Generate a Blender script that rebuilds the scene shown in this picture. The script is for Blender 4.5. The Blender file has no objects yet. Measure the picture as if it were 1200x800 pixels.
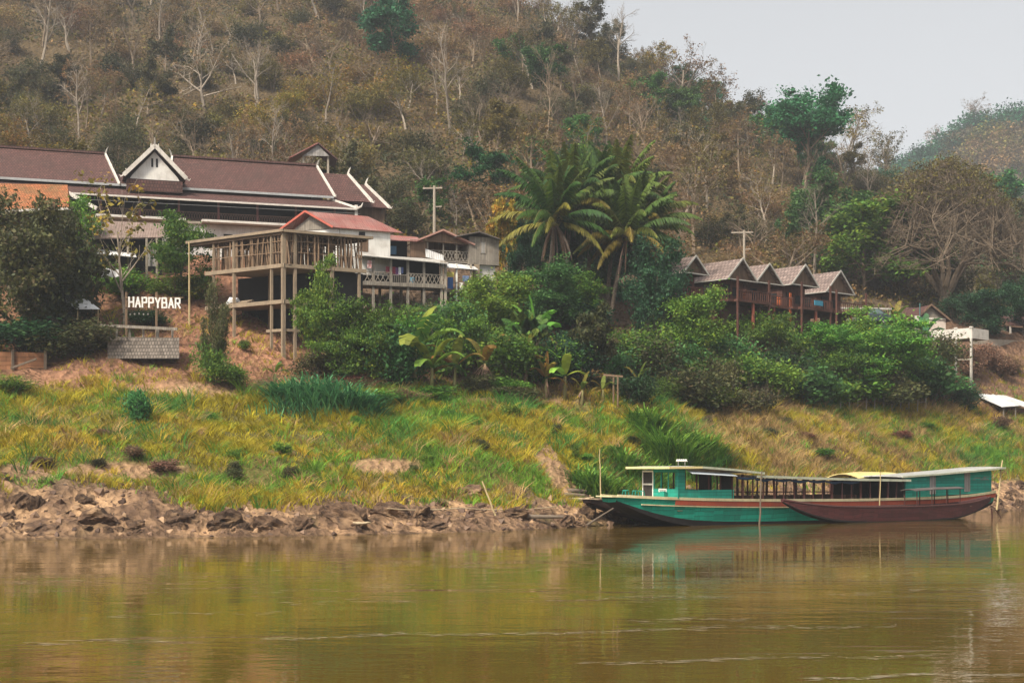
import bpy, math, random
import numpy as np
from mathutils import Vector, Matrix

S = bpy.context.scene
COL = S.collection
F, HY, CZ = 1700.0, 549.0, 3.4          # focal length in survey pixels, eye-level row, eye height (m)
R = math.radians


def P(px, py, Y):
    """world point Y metres out that was sighted at survey pixel px, py"""
    return Vector(((px - 600) / F * Y, Y, CZ + (HY - py) / F * Y))


# ------------------------------------------------------------------ noise
def _hash(ix, iy, seed):
    n = (ix.astype(np.int64) * 374761393 + iy.astype(np.int64) * 668265263 + seed * 1442695041) & 0xFFFFFFFF
    n = ((n ^ (n >> 13)) * 1274126177) & 0xFFFFFFFF
    return ((n ^ (n >> 16)) & 0xFFFF) / 65535.0


def vnoise(x, y, seed=0):
    x = np.asarray(x, float); y = np.asarray(y, float)
    ix = np.floor(x).astype(np.int64); iy = np.floor(y).astype(np.int64)
    fx = x - ix; fy = y - iy
    fx = fx * fx * (3 - 2 * fx); fy = fy * fy * (3 - 2 * fy)
    a = _hash(ix, iy, seed); b = _hash(ix + 1, iy, seed)
    c = _hash(ix, iy + 1, seed); d = _hash(ix + 1, iy + 1, seed)
    return (a * (1 - fx) + b * fx) * (1 - fy) + (c * (1 - fx) + d * fx) * fy


def fbm(x, y, seed=0, oct=4, ridged=False):
    t = 0; amp = 0.5; s = 0
    for o in range(oct):
        n = vnoise(np.asarray(x) * 2 ** o, np.asarray(y) * 2 ** o, seed + o * 17)
        if ridged:
            n = 1 - np.abs(2 * n - 1)
        t = t + amp * n; s += amp; amp *= 0.5
    return t / s


def sstep(a, b, x):
    t = np.clip((x - a) / (b - a), 0, 1)
    return t * t * (3 - 2 * t)


# ------------------------------------------------------------------ objects
def tag(o, label=None, cat=None, group=None, kind=None):
    for k, v in (('label', label), ('category', cat), ('group', group), ('kind', kind)):
        if v:
            o[k] = v
    return o


def thing(name, loc, label, cat, group=None):
    o = bpy.data.objects.new(name, None)
    o.empty_display_size = 0.3
    o.location = loc
    COL.objects.link(o)
    return tag(o, label, cat, group)


def root_loc(o):
    v = Vector((0, 0, 0))
    while o is not None:
        v += o.location
        o = o.parent
    return v


def raw_mesh(name, verts, nper, cols=None, smooth=False):
    """verts (N*nper,3): N separate faces of nper corners; cols (N,3) per face"""
    verts = np.asarray(verts, np.float32).reshape(-1, 3)
    n = len(verts) // nper
    me = bpy.data.meshes.new(name)
    me.vertices.add(len(verts)); me.vertices.foreach_set('co', verts.ravel())
    me.loops.add(len(verts)); me.loops.foreach_set('vertex_index', np.arange(len(verts), dtype=np.int32))
    me.polygons.add(n); me.polygons.foreach_set('loop_start', np.arange(0, len(verts), nper, dtype=np.int32))
    if cols is not None:
        a = me.attributes.new('Col', 'FLOAT_COLOR', 'FACE')
        c = np.ones((n, 4), np.float32); c[:, :3] = cols
        a.data.foreach_set('color', c.ravel())
    me.update(calc_edges=True)
    if smooth:
        me.shade_smooth()
    return me


def link(name, me, mat=None, parent=None, loc=None):
    o = bpy.data.objects.new(name, me)
    COL.objects.link(o)
    if parent is not None:
        o.parent = parent
    if loc is not None:
        o.location = loc
    if mat is not None:
        if me.materials:
            me.materials[0] = mat
        else:
            me.materials.append(mat)
    return o


class MB:
    """collects shapes in world coordinates; build() links them as ONE mesh with metric UVs"""

    def __init__(s):
        s.v = []; s.f = []; s.m = []; s.mi = 0

    def poly(s, pts):
        i = len(s.v); s.v += [Vector(p) for p in pts]; s.f.append(tuple(range(i, i + len(pts)))); s.m.append(s.mi); return s

    def hexa(s, p):
        """8 points: bottom 0-3 ccw, top 4-7"""
        i = len(s.v); s.v += [Vector(q) for q in p]
        for f in ((3, 2, 1, 0), (4, 5, 6, 7), (0, 1, 5, 4), (1, 2, 6, 5), (2, 3, 7, 6), (3, 0, 4, 7)):
            s.f.append(tuple(i + k for k in f)); s.m.append(s.mi)
        return s

    def box(s, M, x0, x1, y0, y1, z0, z1):
        return s.hexa([M(x, y, z) for z in (z0, z1) for x, y in ((x0, y0), (x1, y0), (x1, y1), (x0, y1))])

    def bar(s, p, q, w, h=None, up=(0, 0, 1)):
        h = h or w
        p = Vector(p); q = Vector(q); d = (q - p).normalized(); up = Vector(up)
        if abs(d.dot(up)) > 0.95:
            up = Vector((0.83, 0.55, 0))
        a = d.cross(up).normalized() * (w / 2); b = a.cross(d).normalized() * (h / 2)
        return s.hexa([p - a - b, p + a - b, p + a + b, p - a + b, q - a - b, q + a - b, q + a + b, q - a + b])

    def tube(s, pts, rad, n=6):
        pts = [Vector(p) for p in pts]
        rad = rad if isinstance(rad, (list, tuple)) else [rad] * len(pts)
        i0 = len(s.v)
        for k, p in enumerate(pts):
            d = (pts[min(k + 1, len(pts) - 1)] - pts[max(k - 1, 0)]).normalized()
            a = d.cross(Vector((0.3, 0.2, 1)) if abs(d.z) < 0.9 else Vector((1, 0.2, 0))).normalized(); b = d.cross(a)
            for j in range(n):
                t = 2 * math.pi * j / n
                s.v.append(p + (a * math.cos(t) + b * math.sin(t)) * rad[k])
        for k in range(len(pts) - 1):
            for j in range(n):
                s.f.append((i0 + k * n + j, i0 + k * n + (j + 1) % n, i0 + (k + 1) * n + (j + 1) % n, i0 + (k + 1) * n + j)); s.m.append(s.mi)
        s.f.append(tuple(i0 + j for j in reversed(range(n)))); s.m.append(s.mi)
        s.f.append(tuple(i0 + (len(pts) - 1) * n + j for j in range(n))); s.m.append(s.mi)
        return s

    def slab(s, pts, t):
        """closed plate: polygon pts, thickness t downwards along the normal"""
        pts = [Vector(p) for p in pts]
        n = (pts[1] - pts[0]).cross(pts[2] - pts[0]).normalized() * t
        if n.z < 0:
            n = -n
        lo = [p - n for p in pts]
        i = len(s.v); k = len(pts); s.v += pts + lo
        s.f.append(tuple(range(i, i + k))); s.m.append(s.mi)
        s.f.append(tuple(reversed(range(i + k, i + 2 * k)))); s.m.append(s.mi)
        for j in range(k):
            s.f.append((i + j, i + k + j, i + k + (j + 1) % k, i + (j + 1) % k)); s.m.append(s.mi)
        return s

    def prism(s, pts, vec):
        """polygon pts pushed along vec"""
        pts = [Vector(p) for p in pts]; vec = Vector(vec)
        i = len(s.v); k = len(pts); s.v += pts + [p + vec for p in pts]
        s.f.append(tuple(range(i, i + k))); s.m.append(s.mi)
        s.f.append(tuple(reversed(range(i + k, i + 2 * k)))); s.m.append(s.mi)
        for j in range(k):
            s.f.append((i + j, i + k + j, i + k + (j + 1) % k, i + (j + 1) % k)); s.m.append(s.mi)
        return s

    def grid(s, rows):
        """rows of points -> quads"""
        i = len(s.v); w = len(rows[0])
        for r in rows:
            s.v += [Vector(p) for p in r]
        for a in range(len(rows) - 1):
            for b in range(w - 1):
                s.f.append((i + a * w + b, i + a * w + b + 1, i + (a + 1) * w + b + 1, i + (a + 1) * w + b)); s.m.append(s.mi)
        return s

    def build(s, name, mat, parent=None, smooth=False, label=None, origin=None):
        off = root_loc(parent) if parent is not None else (Vector(origin) if origin is not None else Vector((0, 0, 0)))
        me = bpy.data.meshes.new(name)
        me.from_pydata([v - off for v in s.v], [], s.f)
        mats = mat if isinstance(mat, (list, tuple)) else [mat]
        for m in mats:
            me.materials.append(m)
        if len(mats) > 1:
            me.polygons.foreach_set('material_index', np.array(s.m, np.int32))
        uv = me.uv_layers.new(name='UVMap')
        Z = Vector((0, 0, 1))
        for p in me.polygons:
            n = p.normal
            u = Vector((1, 0, 0)) if abs(n.z) > 0.985 else Z.cross(n).normalized()
            v = n.cross(u)
            for li in p.loop_indices:
                c = s.v[me.loops[li].vertex_index]
                uv.data[li].uv = (c.dot(u), c.dot(v))
        if smooth:
            me.shade_smooth()
        o = bpy.data.objects.new(name, me)
        COL.objects.link(o)
        if parent is not None:
            o.parent = parent
        elif origin is not None:
            o.location = origin
        if label:
            o['label'] = label
        return o


def axes(origin, deg):
    """local frame: x along deg from world +X, y to the back, z up from the origin"""
    o = Vector(origin); a = R(deg); ex = Vector((math.cos(a), math.sin(a), 0)); ey = Vector((-math.sin(a), math.cos(a), 0))
    return lambda x, y, z: o + ex * x + ey * y + Vector((0, 0, z))


# ------------------------------------------------------------------ materials
_M = {}


def nodes(name):
    m = bpy.data.materials.new(name); m.use_nodes = True
    nt = m.node_tree
    return m, nt, nt.nodes['Principled BSDF']


def N(nt, typ, ins=None, **kw):
    n = nt.nodes.new(typ)
    for k, v in kw.items():
        setattr(n, k, v)
    for k, v in (ins or {}).items():
        if hasattr(v, 'is_linked'):
            nt.links.new(v, n.inputs[k])
        else:
            n.inputs[k].default_value = v
    return n


def c4(c):
    return (c[0], c[1], c[2], 1)


def mixc(nt, fac, a, b, mode='MIX'):
    n = nt.nodes.new('ShaderNodeMix'); n.data_type = 'RGBA'; n.blend_type = mode
    for sock, v in ((n.inputs[0], fac), (n.inputs[6], a), (n.inputs[7], b)):
        if hasattr(v, 'is_linked'):
            nt.links.new(v, sock)
        elif isinstance(v, (int, float)):
            sock.default_value = v
        else:
            sock.default_value = c4(v)
    return n.outputs[2]


def ramp(nt, fac, a, b):
    n = nt.nodes.new('ShaderNodeMapRange'); n.inputs[1].default_value = a; n.inputs[2].default_value = b
    nt.links.new(fac, n.inputs[0]); n.clamp = True
    return n.outputs[0]


def surf(name, base, worn=None, wear=0.5, kind='plain', rough=0.8, period=0.2, depth=0.02, nscale=1.3, spec=0.25, dark=None):
    """painted / wooden / tiled surface with stains. kind: plain, planks, boards, tiles, corrugated"""
    if name in _M:
        return _M[name]
    m, nt, b = nodes(name)
    worn = worn or tuple(x * 0.55 for x in base)
    uv = N(nt, 'ShaderNodeTexCoord').outputs['UV']
    n1 = N(nt, 'ShaderNodeTexNoise', {'Vector': uv, 'Scale': nscale, 'Detail': 6.0, 'Roughness': 0.65})
    st = ramp(nt, n1.outputs[0], 0.62 - wear * 0.3, 0.78 - wear * 0.1)
    col = mixc(nt, st, base, worn)
    mp = N(nt, 'ShaderNodeMapping', {'Vector': uv, 'Scale': (6.0, 0.5, 1.0)})
    n2 = N(nt, 'ShaderNodeTexNoise', {'Vector': mp.outputs[0], 'Scale': 1.5, 'Detail': 4.0})
    col = mixc(nt, ramp(nt, n2.outputs[0], 0.5, 0.8), col, dark or tuple(x * 0.7 for x in base))
    height = n1.outputs[0]; dist = 0.01
    if kind in ('planks', 'boards', 'tiles'):
        rot = (0, 0, R(90)) if kind == 'boards' else (0, 0, 0)
        mp2 = N(nt, 'ShaderNodeMapping', {'Vector': uv, 'Rotation': rot})
        bt = N(nt, 'ShaderNodeTexBrick', {'Vector': mp2.outputs[0], 'Scale': 1.0, 'Mortar Size': period * (0.06 if kind != 'tiles' else 0.1), 'Mortar Smooth': 0.3,
               'Brick Width': 3.0 if kind != 'tiles' else period * 0.8, 'Row Height': period, 'Color1': (0.75, 0.75, 0.75, 1), 'Color2': (1.15, 1.15, 1.15, 1), 'Mortar': (0.45, 0.45, 0.45, 1)})
        col = mixc(nt, 1.0, col, bt.outputs[0], 'MULTIPLY')
        height = N(nt, 'ShaderNodeMath', {0: 1.0, 1: bt.outputs['Fac']}, operation='SUBTRACT').outputs[0]; dist = depth
    elif kind == 'corrugated':
        w = N(nt, 'ShaderNodeTexWave', {'Vector': uv, 'Scale': 0.314 / period, 'Distortion': 0.0}, wave_type='BANDS', bands_direction='X', wave_profile='SIN')
        height = w.outputs['Fac']; dist = depth
        sh = N(nt, 'ShaderNodeTexBrick', {'Vector': uv, 'Scale': 1.0, 'Mortar Size': 0.012, 'Brick Width': 0.9, 'Row Height': 1.9, 'Color1': (0.82, 0.82, 0.82, 1), 'Color2': (1.1, 1.1, 1.1, 1), 'Mortar': (0.6, 0.6, 0.6, 1)})
        col = mixc(nt, 1.0, col, sh.outputs[0], 'MULTIPLY')
    bp = N(nt, 'ShaderNodeBump', {'Height': height, 'Distance': dist, 'Strength': 0.8})
    nt.links.new(bp.outputs[0], b.inputs['Normal'])
    nt.links.new(col, b.inputs['Base Color'])
    b.inputs['Roughness'].default_value = rough
    b.inputs['Specular IOR Level'].default_value = spec
    _M[name] = m
    return m


def leaf_material(name='leaf', trans=0.35, hue=0.03, val=0.35, sat=1.0):
    if name in _M:
        return _M[name]
    m, nt, b = nodes(name)
    at = N(nt, 'ShaderNodeAttribute', attribute_name='Col')
    oi = N(nt, 'ShaderNodeObjectInfo')
    h = N(nt, 'ShaderNodeMapRange', {0: oi.outputs['Random'], 3: 0.5 - hue * 1.3, 4: 0.5 + hue * 0.2})
    r2 = N(nt, 'ShaderNodeMath', {0: oi.outputs['Random'], 1: 7.31}, operation='MULTIPLY')
    r3 = N(nt, 'ShaderNodeMath', {0: r2.outputs[0]}, operation='FRACT')
    v = N(nt, 'ShaderNodeMapRange', {0: r3.outputs[0], 3: 1 - val, 4: 1 + val})
    hs = N(nt, 'ShaderNodeHueSaturation', {'Hue': h.outputs[0], 'Value': v.outputs[0], 'Saturation': sat, 'Color': at.outputs['Color']})
    b.inputs['Roughness'].default_value = 0.6
    b.inputs['Specular IOR Level'].default_value = 0.2
    nt.links.new(hs.outputs[0], b.inputs['Base Color'])
    if trans:
        tr = N(nt, 'ShaderNodeBsdfTranslucent')
        nt.links.new(hs.outputs[0], tr.inputs[0])
        mx = N(nt, 'ShaderNodeMixShader', {0: trans, 1: b.outputs[0], 2: tr.outputs[0]})
        nt.links.new(mx.outputs[0], nt.nodes['Material Output'].inputs[0])
    _M[name] = m
    return m
# ------------------------------------------------------------------ the land: surveyed sections, one per column
SEC = {   # px: (shore Y, [(Y, py) from beach top inland])
    -420: (60, [(65, 552), (76, 500), (85, 450), (92, 425), (112, 300), (132, 245), (196, 95), (255, -10), (300, -80)]),
    0:    (69.6, [(75, 562), (85, 512), (95, 457), (101, 428), (119, 318), (140, 262), (200, 115), (255, 0), (300, -60)]),
    200:  (71.4, [(77, 582), (86, 518), (95, 464), (102, 425), (119, 318), (142, 262), (202, 120), (255, 5), (300, -60)]),
    300:  (72.6, [(78.5, 588), (87, 520), (96, 468), (104, 432), (121, 325), (146, 262), (203, 120), (255, 5), (300, -60)]),
    400:  (74.1, [(80, 590), (88, 522), (98, 470), (107, 428), (125, 330), (150, 265), (205, 125), (255, 5), (300, -60)]),
    600:  (79.2, [(84.5, 588), (92, 525), (103, 475), (112, 428), (130, 345), (150, 295), (205, 150), (258, 40), (300, -5)]),
    700:  (86.5, [(90.5, 588), (98, 520), (108, 472), (118, 425), (134, 350), (152, 310), (205, 180), (256, 90), (295, 55)]),
    800:  (95, [(98.5, 572), (106, 520), (116, 470), (126, 420), (140, 365), (155, 328), (205, 215), (250, 140), (285, 118)]),
    900:  (101, [(105, 568), (112, 515), (122, 475), (132, 430), (144, 378), (162, 340), (207, 250), (242, 195), (272, 172)]),
    1000: (107, [(111, 568), (118, 525), (128, 482), (138, 432), (150, 385), (170, 350), (210, 285), (240, 222), (265, 196)]),
    1100: (112, [(117, 572), (125, 530), (134, 490), (144, 445), (157, 393), (180, 355), (216, 310), (242, 268), (268, 245)]),
    1200: (118, [(125, 568), (133, 538), (142, 504), (151, 462), (165, 395), (190, 362), (225, 335), (250, 318), (275, 306)]),
    1620: (150, [(158, 568), (166, 530), (176, 497), (186, 450), (200, 405), (225, 385), (260, 380), (290, 375), (320, 368)]),
}
_cols = sorted(SEC)
_u = np.array([(c - 600) / F for c in _cols])
_KY, _KZ = [], []
for c in _cols:
    sh, ks = SEC[c]
    Y = [sh - 40, sh - 8, sh] + [k[0] for k in ks]
    Z = [-3.0, -1.6, -0.02] + [CZ + (HY - k[1]) / F * k[0] for k in ks]
    Y += [Y[-1] + 50, Y[-1] + 190]; Z += [Z[-1] - 12, Z[-1] - 60]
    _KY.append(Y); _KZ.append(Z)
_KY = np.array(_KY); _KZ = np.array(_KZ); NK = _KY.shape[1]
NU = 520
GU = np.linspace(_u[0], _u[-1], NU)
GY = np.concatenate([np.arange(24, 66, 2.0), np.arange(66, 132, 0.34), np.arange(132, 300, 0.9), np.arange(300, 470, 5.0)])
NY = len(GY)


def _smooth(a, n, axis):
    k = np.hanning(2 * n + 3)[1:-1]; k /= k.sum()
    pad = [(0, 0)] * a.ndim; pad[axis] = (n, n)
    b = np.pad(a, pad, mode='edge')
    return np.apply_along_axis(lambda v: np.convolve(v, k, 'valid'), axis, b)


_ky = _smooth(np.stack([np.interp(GU, _u, _KY[:, k]) for k in range(NK)], 1), 16, 0)
_kz = _smooth(np.stack([np.interp(GU, _u, _KZ[:, k]) for k in range(NK)], 1), 16, 0)
GZ = np.zeros((NU, NY)); GK = np.zeros((NU, NY))
for i in range(NU):
    GZ[i] = np.interp(GY, _ky[i], _kz[i]); GK[i] = np.interp(GY, _ky[i], np.arange(NK) - 2.0)   # 0 shore, 1 beach top, 2 mid grass, 3 grass top, 4 terrace toe, 5 terrace, 6 hill foot, 7, 8, 9 crest
_zs = _smooth(GZ, 4, 1); wS = sstep(0.4, 1.4, GK); GZ = GZ * (1 - wS) + _zs * wS
GX = GU[:, None] * GY[None, :]; GYY = np.broadcast_to(GY, GX.shape)
rocky = sstep(-0.15, 0.2, GK) * (1 - sstep(0.85, 1.35, GK))
rk = fbm(GX / 3.1, GYY / 2.4, 3, 5, True)
rn = fbm(GX / 0.9, GYY / 0.8, 9, 3, True)
leftish = sstep(-0.02, -0.12, GU)[:, None] * 0.25 + 0.55
GZ = GZ + rocky * leftish * ((rk - 0.55) * 1.15 + (rn - 0.5) * 0.75)
grassy = sstep(0.9, 1.3, GK) * (1 - sstep(3.2, 3.8, GK))
GZ = GZ + grassy * ((fbm(GX / 5, GYY / 4, 21, 4) - 0.5) * 2.0 + (fbm(GX / 1.9, GYY / 1.6, 23, 3) - .5) * .8)
bankz = sstep(3.2, 3.7, GK) * (1 - sstep(5.6, 6.2, GK))
GZ = GZ + bankz * ((fbm(GX / 4, GYY / 4, 31, 4, True) - 0.6) * 1.6)
hillz = sstep(6.0, 6.8, GK)
GZ = GZ + hillz * ((fbm(GX / 26, GYY / 26, 41, 4) - 0.5) * 10)


def _bil(G, x, y):
    u = x / y
    fu = (u - GU[0]) / (GU[1] - GU[0]); iu = int(min(max(math.floor(fu), 0), NU - 2)); fu -= iu
    iy = int(min(max(np.searchsorted(GY, y) - 1, 0), NY - 2)); fy = (y - GY[iy]) / (GY[iy + 1] - GY[iy])
    return (G[iu, iy] * (1 - fy) + G[iu, iy + 1] * fy) * (1 - fu) + (G[iu + 1, iy] * (1 - fy) + G[iu + 1, iy + 1] * fy) * fu


def land(x, y):
    return float(_bil(GZ, x, y))


def zone(x, y):
    return float(_bil(GK, x, y))


def land_arr(G, x, y):
    u = x / y
    fu = (u - GU[0]) / (GU[1] - GU[0]); iu = np.clip(np.floor(fu).astype(int), 0, NU - 2); fu = fu - iu
    iy = np.clip(np.searchsorted(GY, y) - 1, 0, NY - 2); fy = (y - GY[iy]) / (GY[iy + 1] - GY[iy])
    return (G[iu, iy] * (1 - fy) + G[iu, iy + 1] * fy) * (1 - fu) + (G[iu + 1, iy] * (1 - fy) + G[iu + 1, iy + 1] * fy) * fu


def ground(px, py, y0=60):
    """the point of the land sighted at survey pixel px, py"""
    u = (px - 600) / F
    fu = (u - GU[0]) / (GU[1] - GU[0]); iu = int(min(max(fu, 0), NU - 2)); fu -= iu
    prof = GZ[iu] * (1 - fu) + GZ[iu + 1] * fu
    ray = CZ + (HY - py) / F * GY
    ok = np.nonzero((prof >= ray) & (GY >= y0))[0]
    j = ok[0] if len(ok) else int(np.argmax((prof - CZ) / GY))
    if j > 0 and len(ok):
        a = ray[j - 1] - prof[j - 1]; b = prof[j] - ray[j]; t = a / (a + b + 1e-9) if a > 0 else 1
        Y = GY[j - 1] + (GY[j] - GY[j - 1]) * t
    else:
        Y = GY[j]
    return Vector((u * Y, Y, land(u * Y, Y)))


def pix(v):
    return 600 + F * v[0] / v[1], HY - F * (v[2] - CZ) / v[1]


# colours of the bare land
def _lerp(a, b, t):
    return a * (1 - t[..., None]) + np.array(b) * t[..., None]


nn = fbm(GX / 2.2, GYY / 2.2, 51, 4); nb = fbm(GX / 9, GYY / 9, 61, 3)
cl = np.zeros(GX.shape + (3,)) + np.array((0.10, 0.075, 0.05))
sandy = np.zeros(GX.shape + (3,)) + np.array((0.40, 0.25, 0.14))
rockc = np.array((0.12, 0.073, 0.048))
rmask = sstep(0.5, 0.62, rk * 0.6 + rn * 0.25 + nn * 0.3 - 0.05)
rmask = np.maximum(rmask * 0.9, sstep(0.25, 0.0, GK) * 0.6)
fine = fbm(GX / .55, GYY / .45, 77, 3)
rmask = np.clip(rmask * .8 + (fine - .5) * 1.1, 0, 1)
shorec = _lerp(sandy, rockc, rmask)
shorec = _lerp(shorec, (0.10, 0.085, 0.03), sstep(0.58, 0.66, fbm(GX / 3.5, GYY / 3.5, 71, 3)) * 0.6)
cl = _lerp(cl, (0.13, 0.115, 0.035), sstep(0.9, 1.3, GK) * (1 - sstep(3.0, 3.5, GK)))


def bare_soil(px, py):
    """worn paths and slips where the grass of the bank is missing"""
    t = 0
    for cx, cy, rx, ry, a in ((150, 553, 85, 11, 1.0), (455, 546, 48, 9, 1.0), (640, 535, 12, 14, 1.2), (655, 556, 12, 12, 1.2), (678, 576, 24, 8, 1.2), (740, 545, 20, 16, .9), (30, 552, 40, 10, .8), (225, 456, 90, 8, 1.2), (40, 442, 60, 10, .9), (1185, 572, 40, 10, 1.0), (930, 564, 80, 7, .6), (560, 500, 26, 5, .6), (330, 530, 22, 5, .6), (590, 470, 120, 5, .6), (80, 500, 22, 5, .5), (420, 505, 14, 5, .5)):
        t = t + a * np.exp(-(((px - cx) / rx) ** 2 + ((py - cy) / ry) ** 2))
    return t


_bs = bare_soil(600 + F * GX / GYY, HY - F * (GZ - CZ) / GYY) * (.55 + .9 * fbm(GX / 1.4, GYY / 1.2, 87, 3))
cl = _lerp(cl, (0.33, 0.205, 0.115), sstep(.25, .6, _bs) * sstep(.9, 1.2, GK) * (1 - sstep(3.6, 4, GK)))
redd = sstep(3.0, 3.4, GK) * (1 - sstep(5.3, 6.0, GK))
pxg = 600 + GU * F
redw = np.interp(pxg, [-400, 0, 180, 200, 330, 370, 430, 520, 700, 1000, 1100, 1150, 1300], [0.8, 0.8, 0.8, 1, 1, 0.5, 0.15, 0.2, 0.3, 0.3, 0.35, 0.45, 0.45])[:, None]
redc = np.array((0.25, 0.125, 0.075)) * (0.72 + 0.6 * nn[..., None])
cl = cl * (1 - (redd * redw)[..., None]) + redc * (redd * redw)[..., None]
cl = _lerp(cl, (0.10, 0.07, 0.036), sstep(5.7, 6.3, GK))
sh_w = (1 - sstep(0.8, 1.3, GK + (nn - 0.5) * 0.6))
cl = cl * (1 - sh_w[..., None]) + shorec * sh_w[..., None]
cl = cl * (0.8 + 0.4 * nb[..., None])
wet = 1 - sstep(-0.02, 0.10, GK)
cl = cl * (1 - 0.45 * wet[..., None])

verts = np.stack([GX, GYY, GZ], -1).reshape(-1, 3)
idx = np.arange(NU * NY).reshape(NU, NY)
q = np.stack([idx[:-1, :-1], idx[1:, :-1], idx[1:, 1:], idx[:-1, 1:]], -1).reshape(-1, 4)
me = bpy.data.meshes.new('ground')
me.vertices.add(len(verts)); me.vertices.foreach_set('co', verts.astype(np.float32).ravel())
me.loops.add(q.size); me.loops.foreach_set('vertex_index', q.astype(np.int32).ravel())
me.polygons.add(len(q)); me.polygons.foreach_set('loop_start', np.arange(0, q.size, 4, dtype=np.int32))
a = me.attributes.new('Col', 'FLOAT_COLOR', 'POINT')
cc = np.ones((NU * NY, 4), np.float32); cc[:, :3] = cl.reshape(-1, 3); a.data.foreach_set('color', cc.ravel())
me.update(calc_edges=True); me.shade_smooth()


def earth_material():
    m, nt, b = nodes('earth')
    at = N(nt, 'ShaderNodeAttribute', attribute_name='Col')
    co = N(nt, 'ShaderNodeTexCoord').outputs['Object']
    n1 = N(nt, 'ShaderNodeTexNoise', {'Vector': co, 'Scale': 1.6, 'Detail': 8.0, 'Roughness': 0.7})
    n2 = N(nt, 'ShaderNodeTexVoronoi', {'Vector': co, 'Scale': 2.3}, feature='F1')
    g = N(nt, 'ShaderNodeMapRange', {0: n1.outputs[0], 1: 0.3, 2: 0.7, 3: 0.6, 4: 1.4})
    col = mixc(nt, 1.0, at.outputs['Color'], g.outputs[0], 'MULTIPLY')
    nt.links.new(col, b.inputs['Base Color'])
    b.inputs['Roughness'].default_value = 0.95; b.inputs['Specular IOR Level'].default_value = 0.1
    h = N(nt, 'ShaderNodeMath', {0: n1.outputs[0], 1: n2.outputs[0]}, operation='ADD')
    bp = N(nt, 'ShaderNodeBump', {'Height': h.outputs[0], 'Distance': 0.4, 'Strength': 1.0})
    nt.links.new(bp.outputs[0], b.inputs['Normal'])
    return m


EARTH = earth_material()
tag(link('ground', me, EARTH), kind='structure')

# far ridge on the right, beyond the valley
FU = np.linspace(-0.05, 0.75, 160); FYs = np.concatenate([np.linspace(380, 700, 90), np.linspace(720, 900, 10)])
crest = np.interp(600 + FU * F, [500, 700, 850, 950, 1010, 1060, 1100, 1150, 1200, 1290, 1400, 1900], [350, 325, 300, 275, 240, 205, 182, 162, 146, 118, 110, 150])
fz = np.zeros((len(FU), len(FYs)))
for i in range(len(FU)):
    zt = CZ + (HY - crest[i]) / F * 640
    fz[i] = np.interp(FYs, [380, 430, 520, 640, 700, 900], [-5, 25 + 0.1 * zt, 0.52 * zt, zt, zt - 6, zt - 70])
FX = FU[:, None] * FYs[None, :]; FYY = np.broadcast_to(FYs, FX.shape)
fz = fz + (fbm(FX / 60, FYY / 60, 81, 4, True) - 0.6) * 22 * sstep(380, 480, FYY)
verts = np.stack([FX, FYY, fz], -1).reshape(-1, 3)
idx = np.arange(fz.size).reshape(fz.shape)
q = np.stack([idx[:-1, :-1], idx[1:, :-1], idx[1:, 1:], idx[:-1, 1:]], -1).reshape(-1, 4)
me = bpy.data.meshes.new('hills'); me.from_pydata(verts.tolist(), [], q.tolist())
a = me.attributes.new('Col', 'FLOAT_COLOR', 'POINT')
cc = np.ones((fz.size, 4), np.float32); cc[:, :3] = np.array((0.10, 0.085, 0.055)); a.data.foreach_set('color', cc.ravel())
me.shade_smooth()
tag(link('hills', me, EARTH), kind='structure')


def far_land(x, y):
    fu = (x / y - FU[0]) / (FU[1] - FU[0]); iu = int(min(max(fu, 0), len(FU) - 2)); fu -= iu
    iy = int(min(max(np.searchsorted(FYs, y) - 1, 0), len(FYs) - 2)); fy = (y - FYs[iy]) / (FYs[iy + 1] - FYs[iy])
    return (fz[iu, iy] * (1 - fy) + fz[iu, iy + 1] * fy) * (1 - fu) + (fz[iu + 1, iy] * (1 - fy) + fz[iu + 1, iy + 1] * fy) * fu


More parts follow.
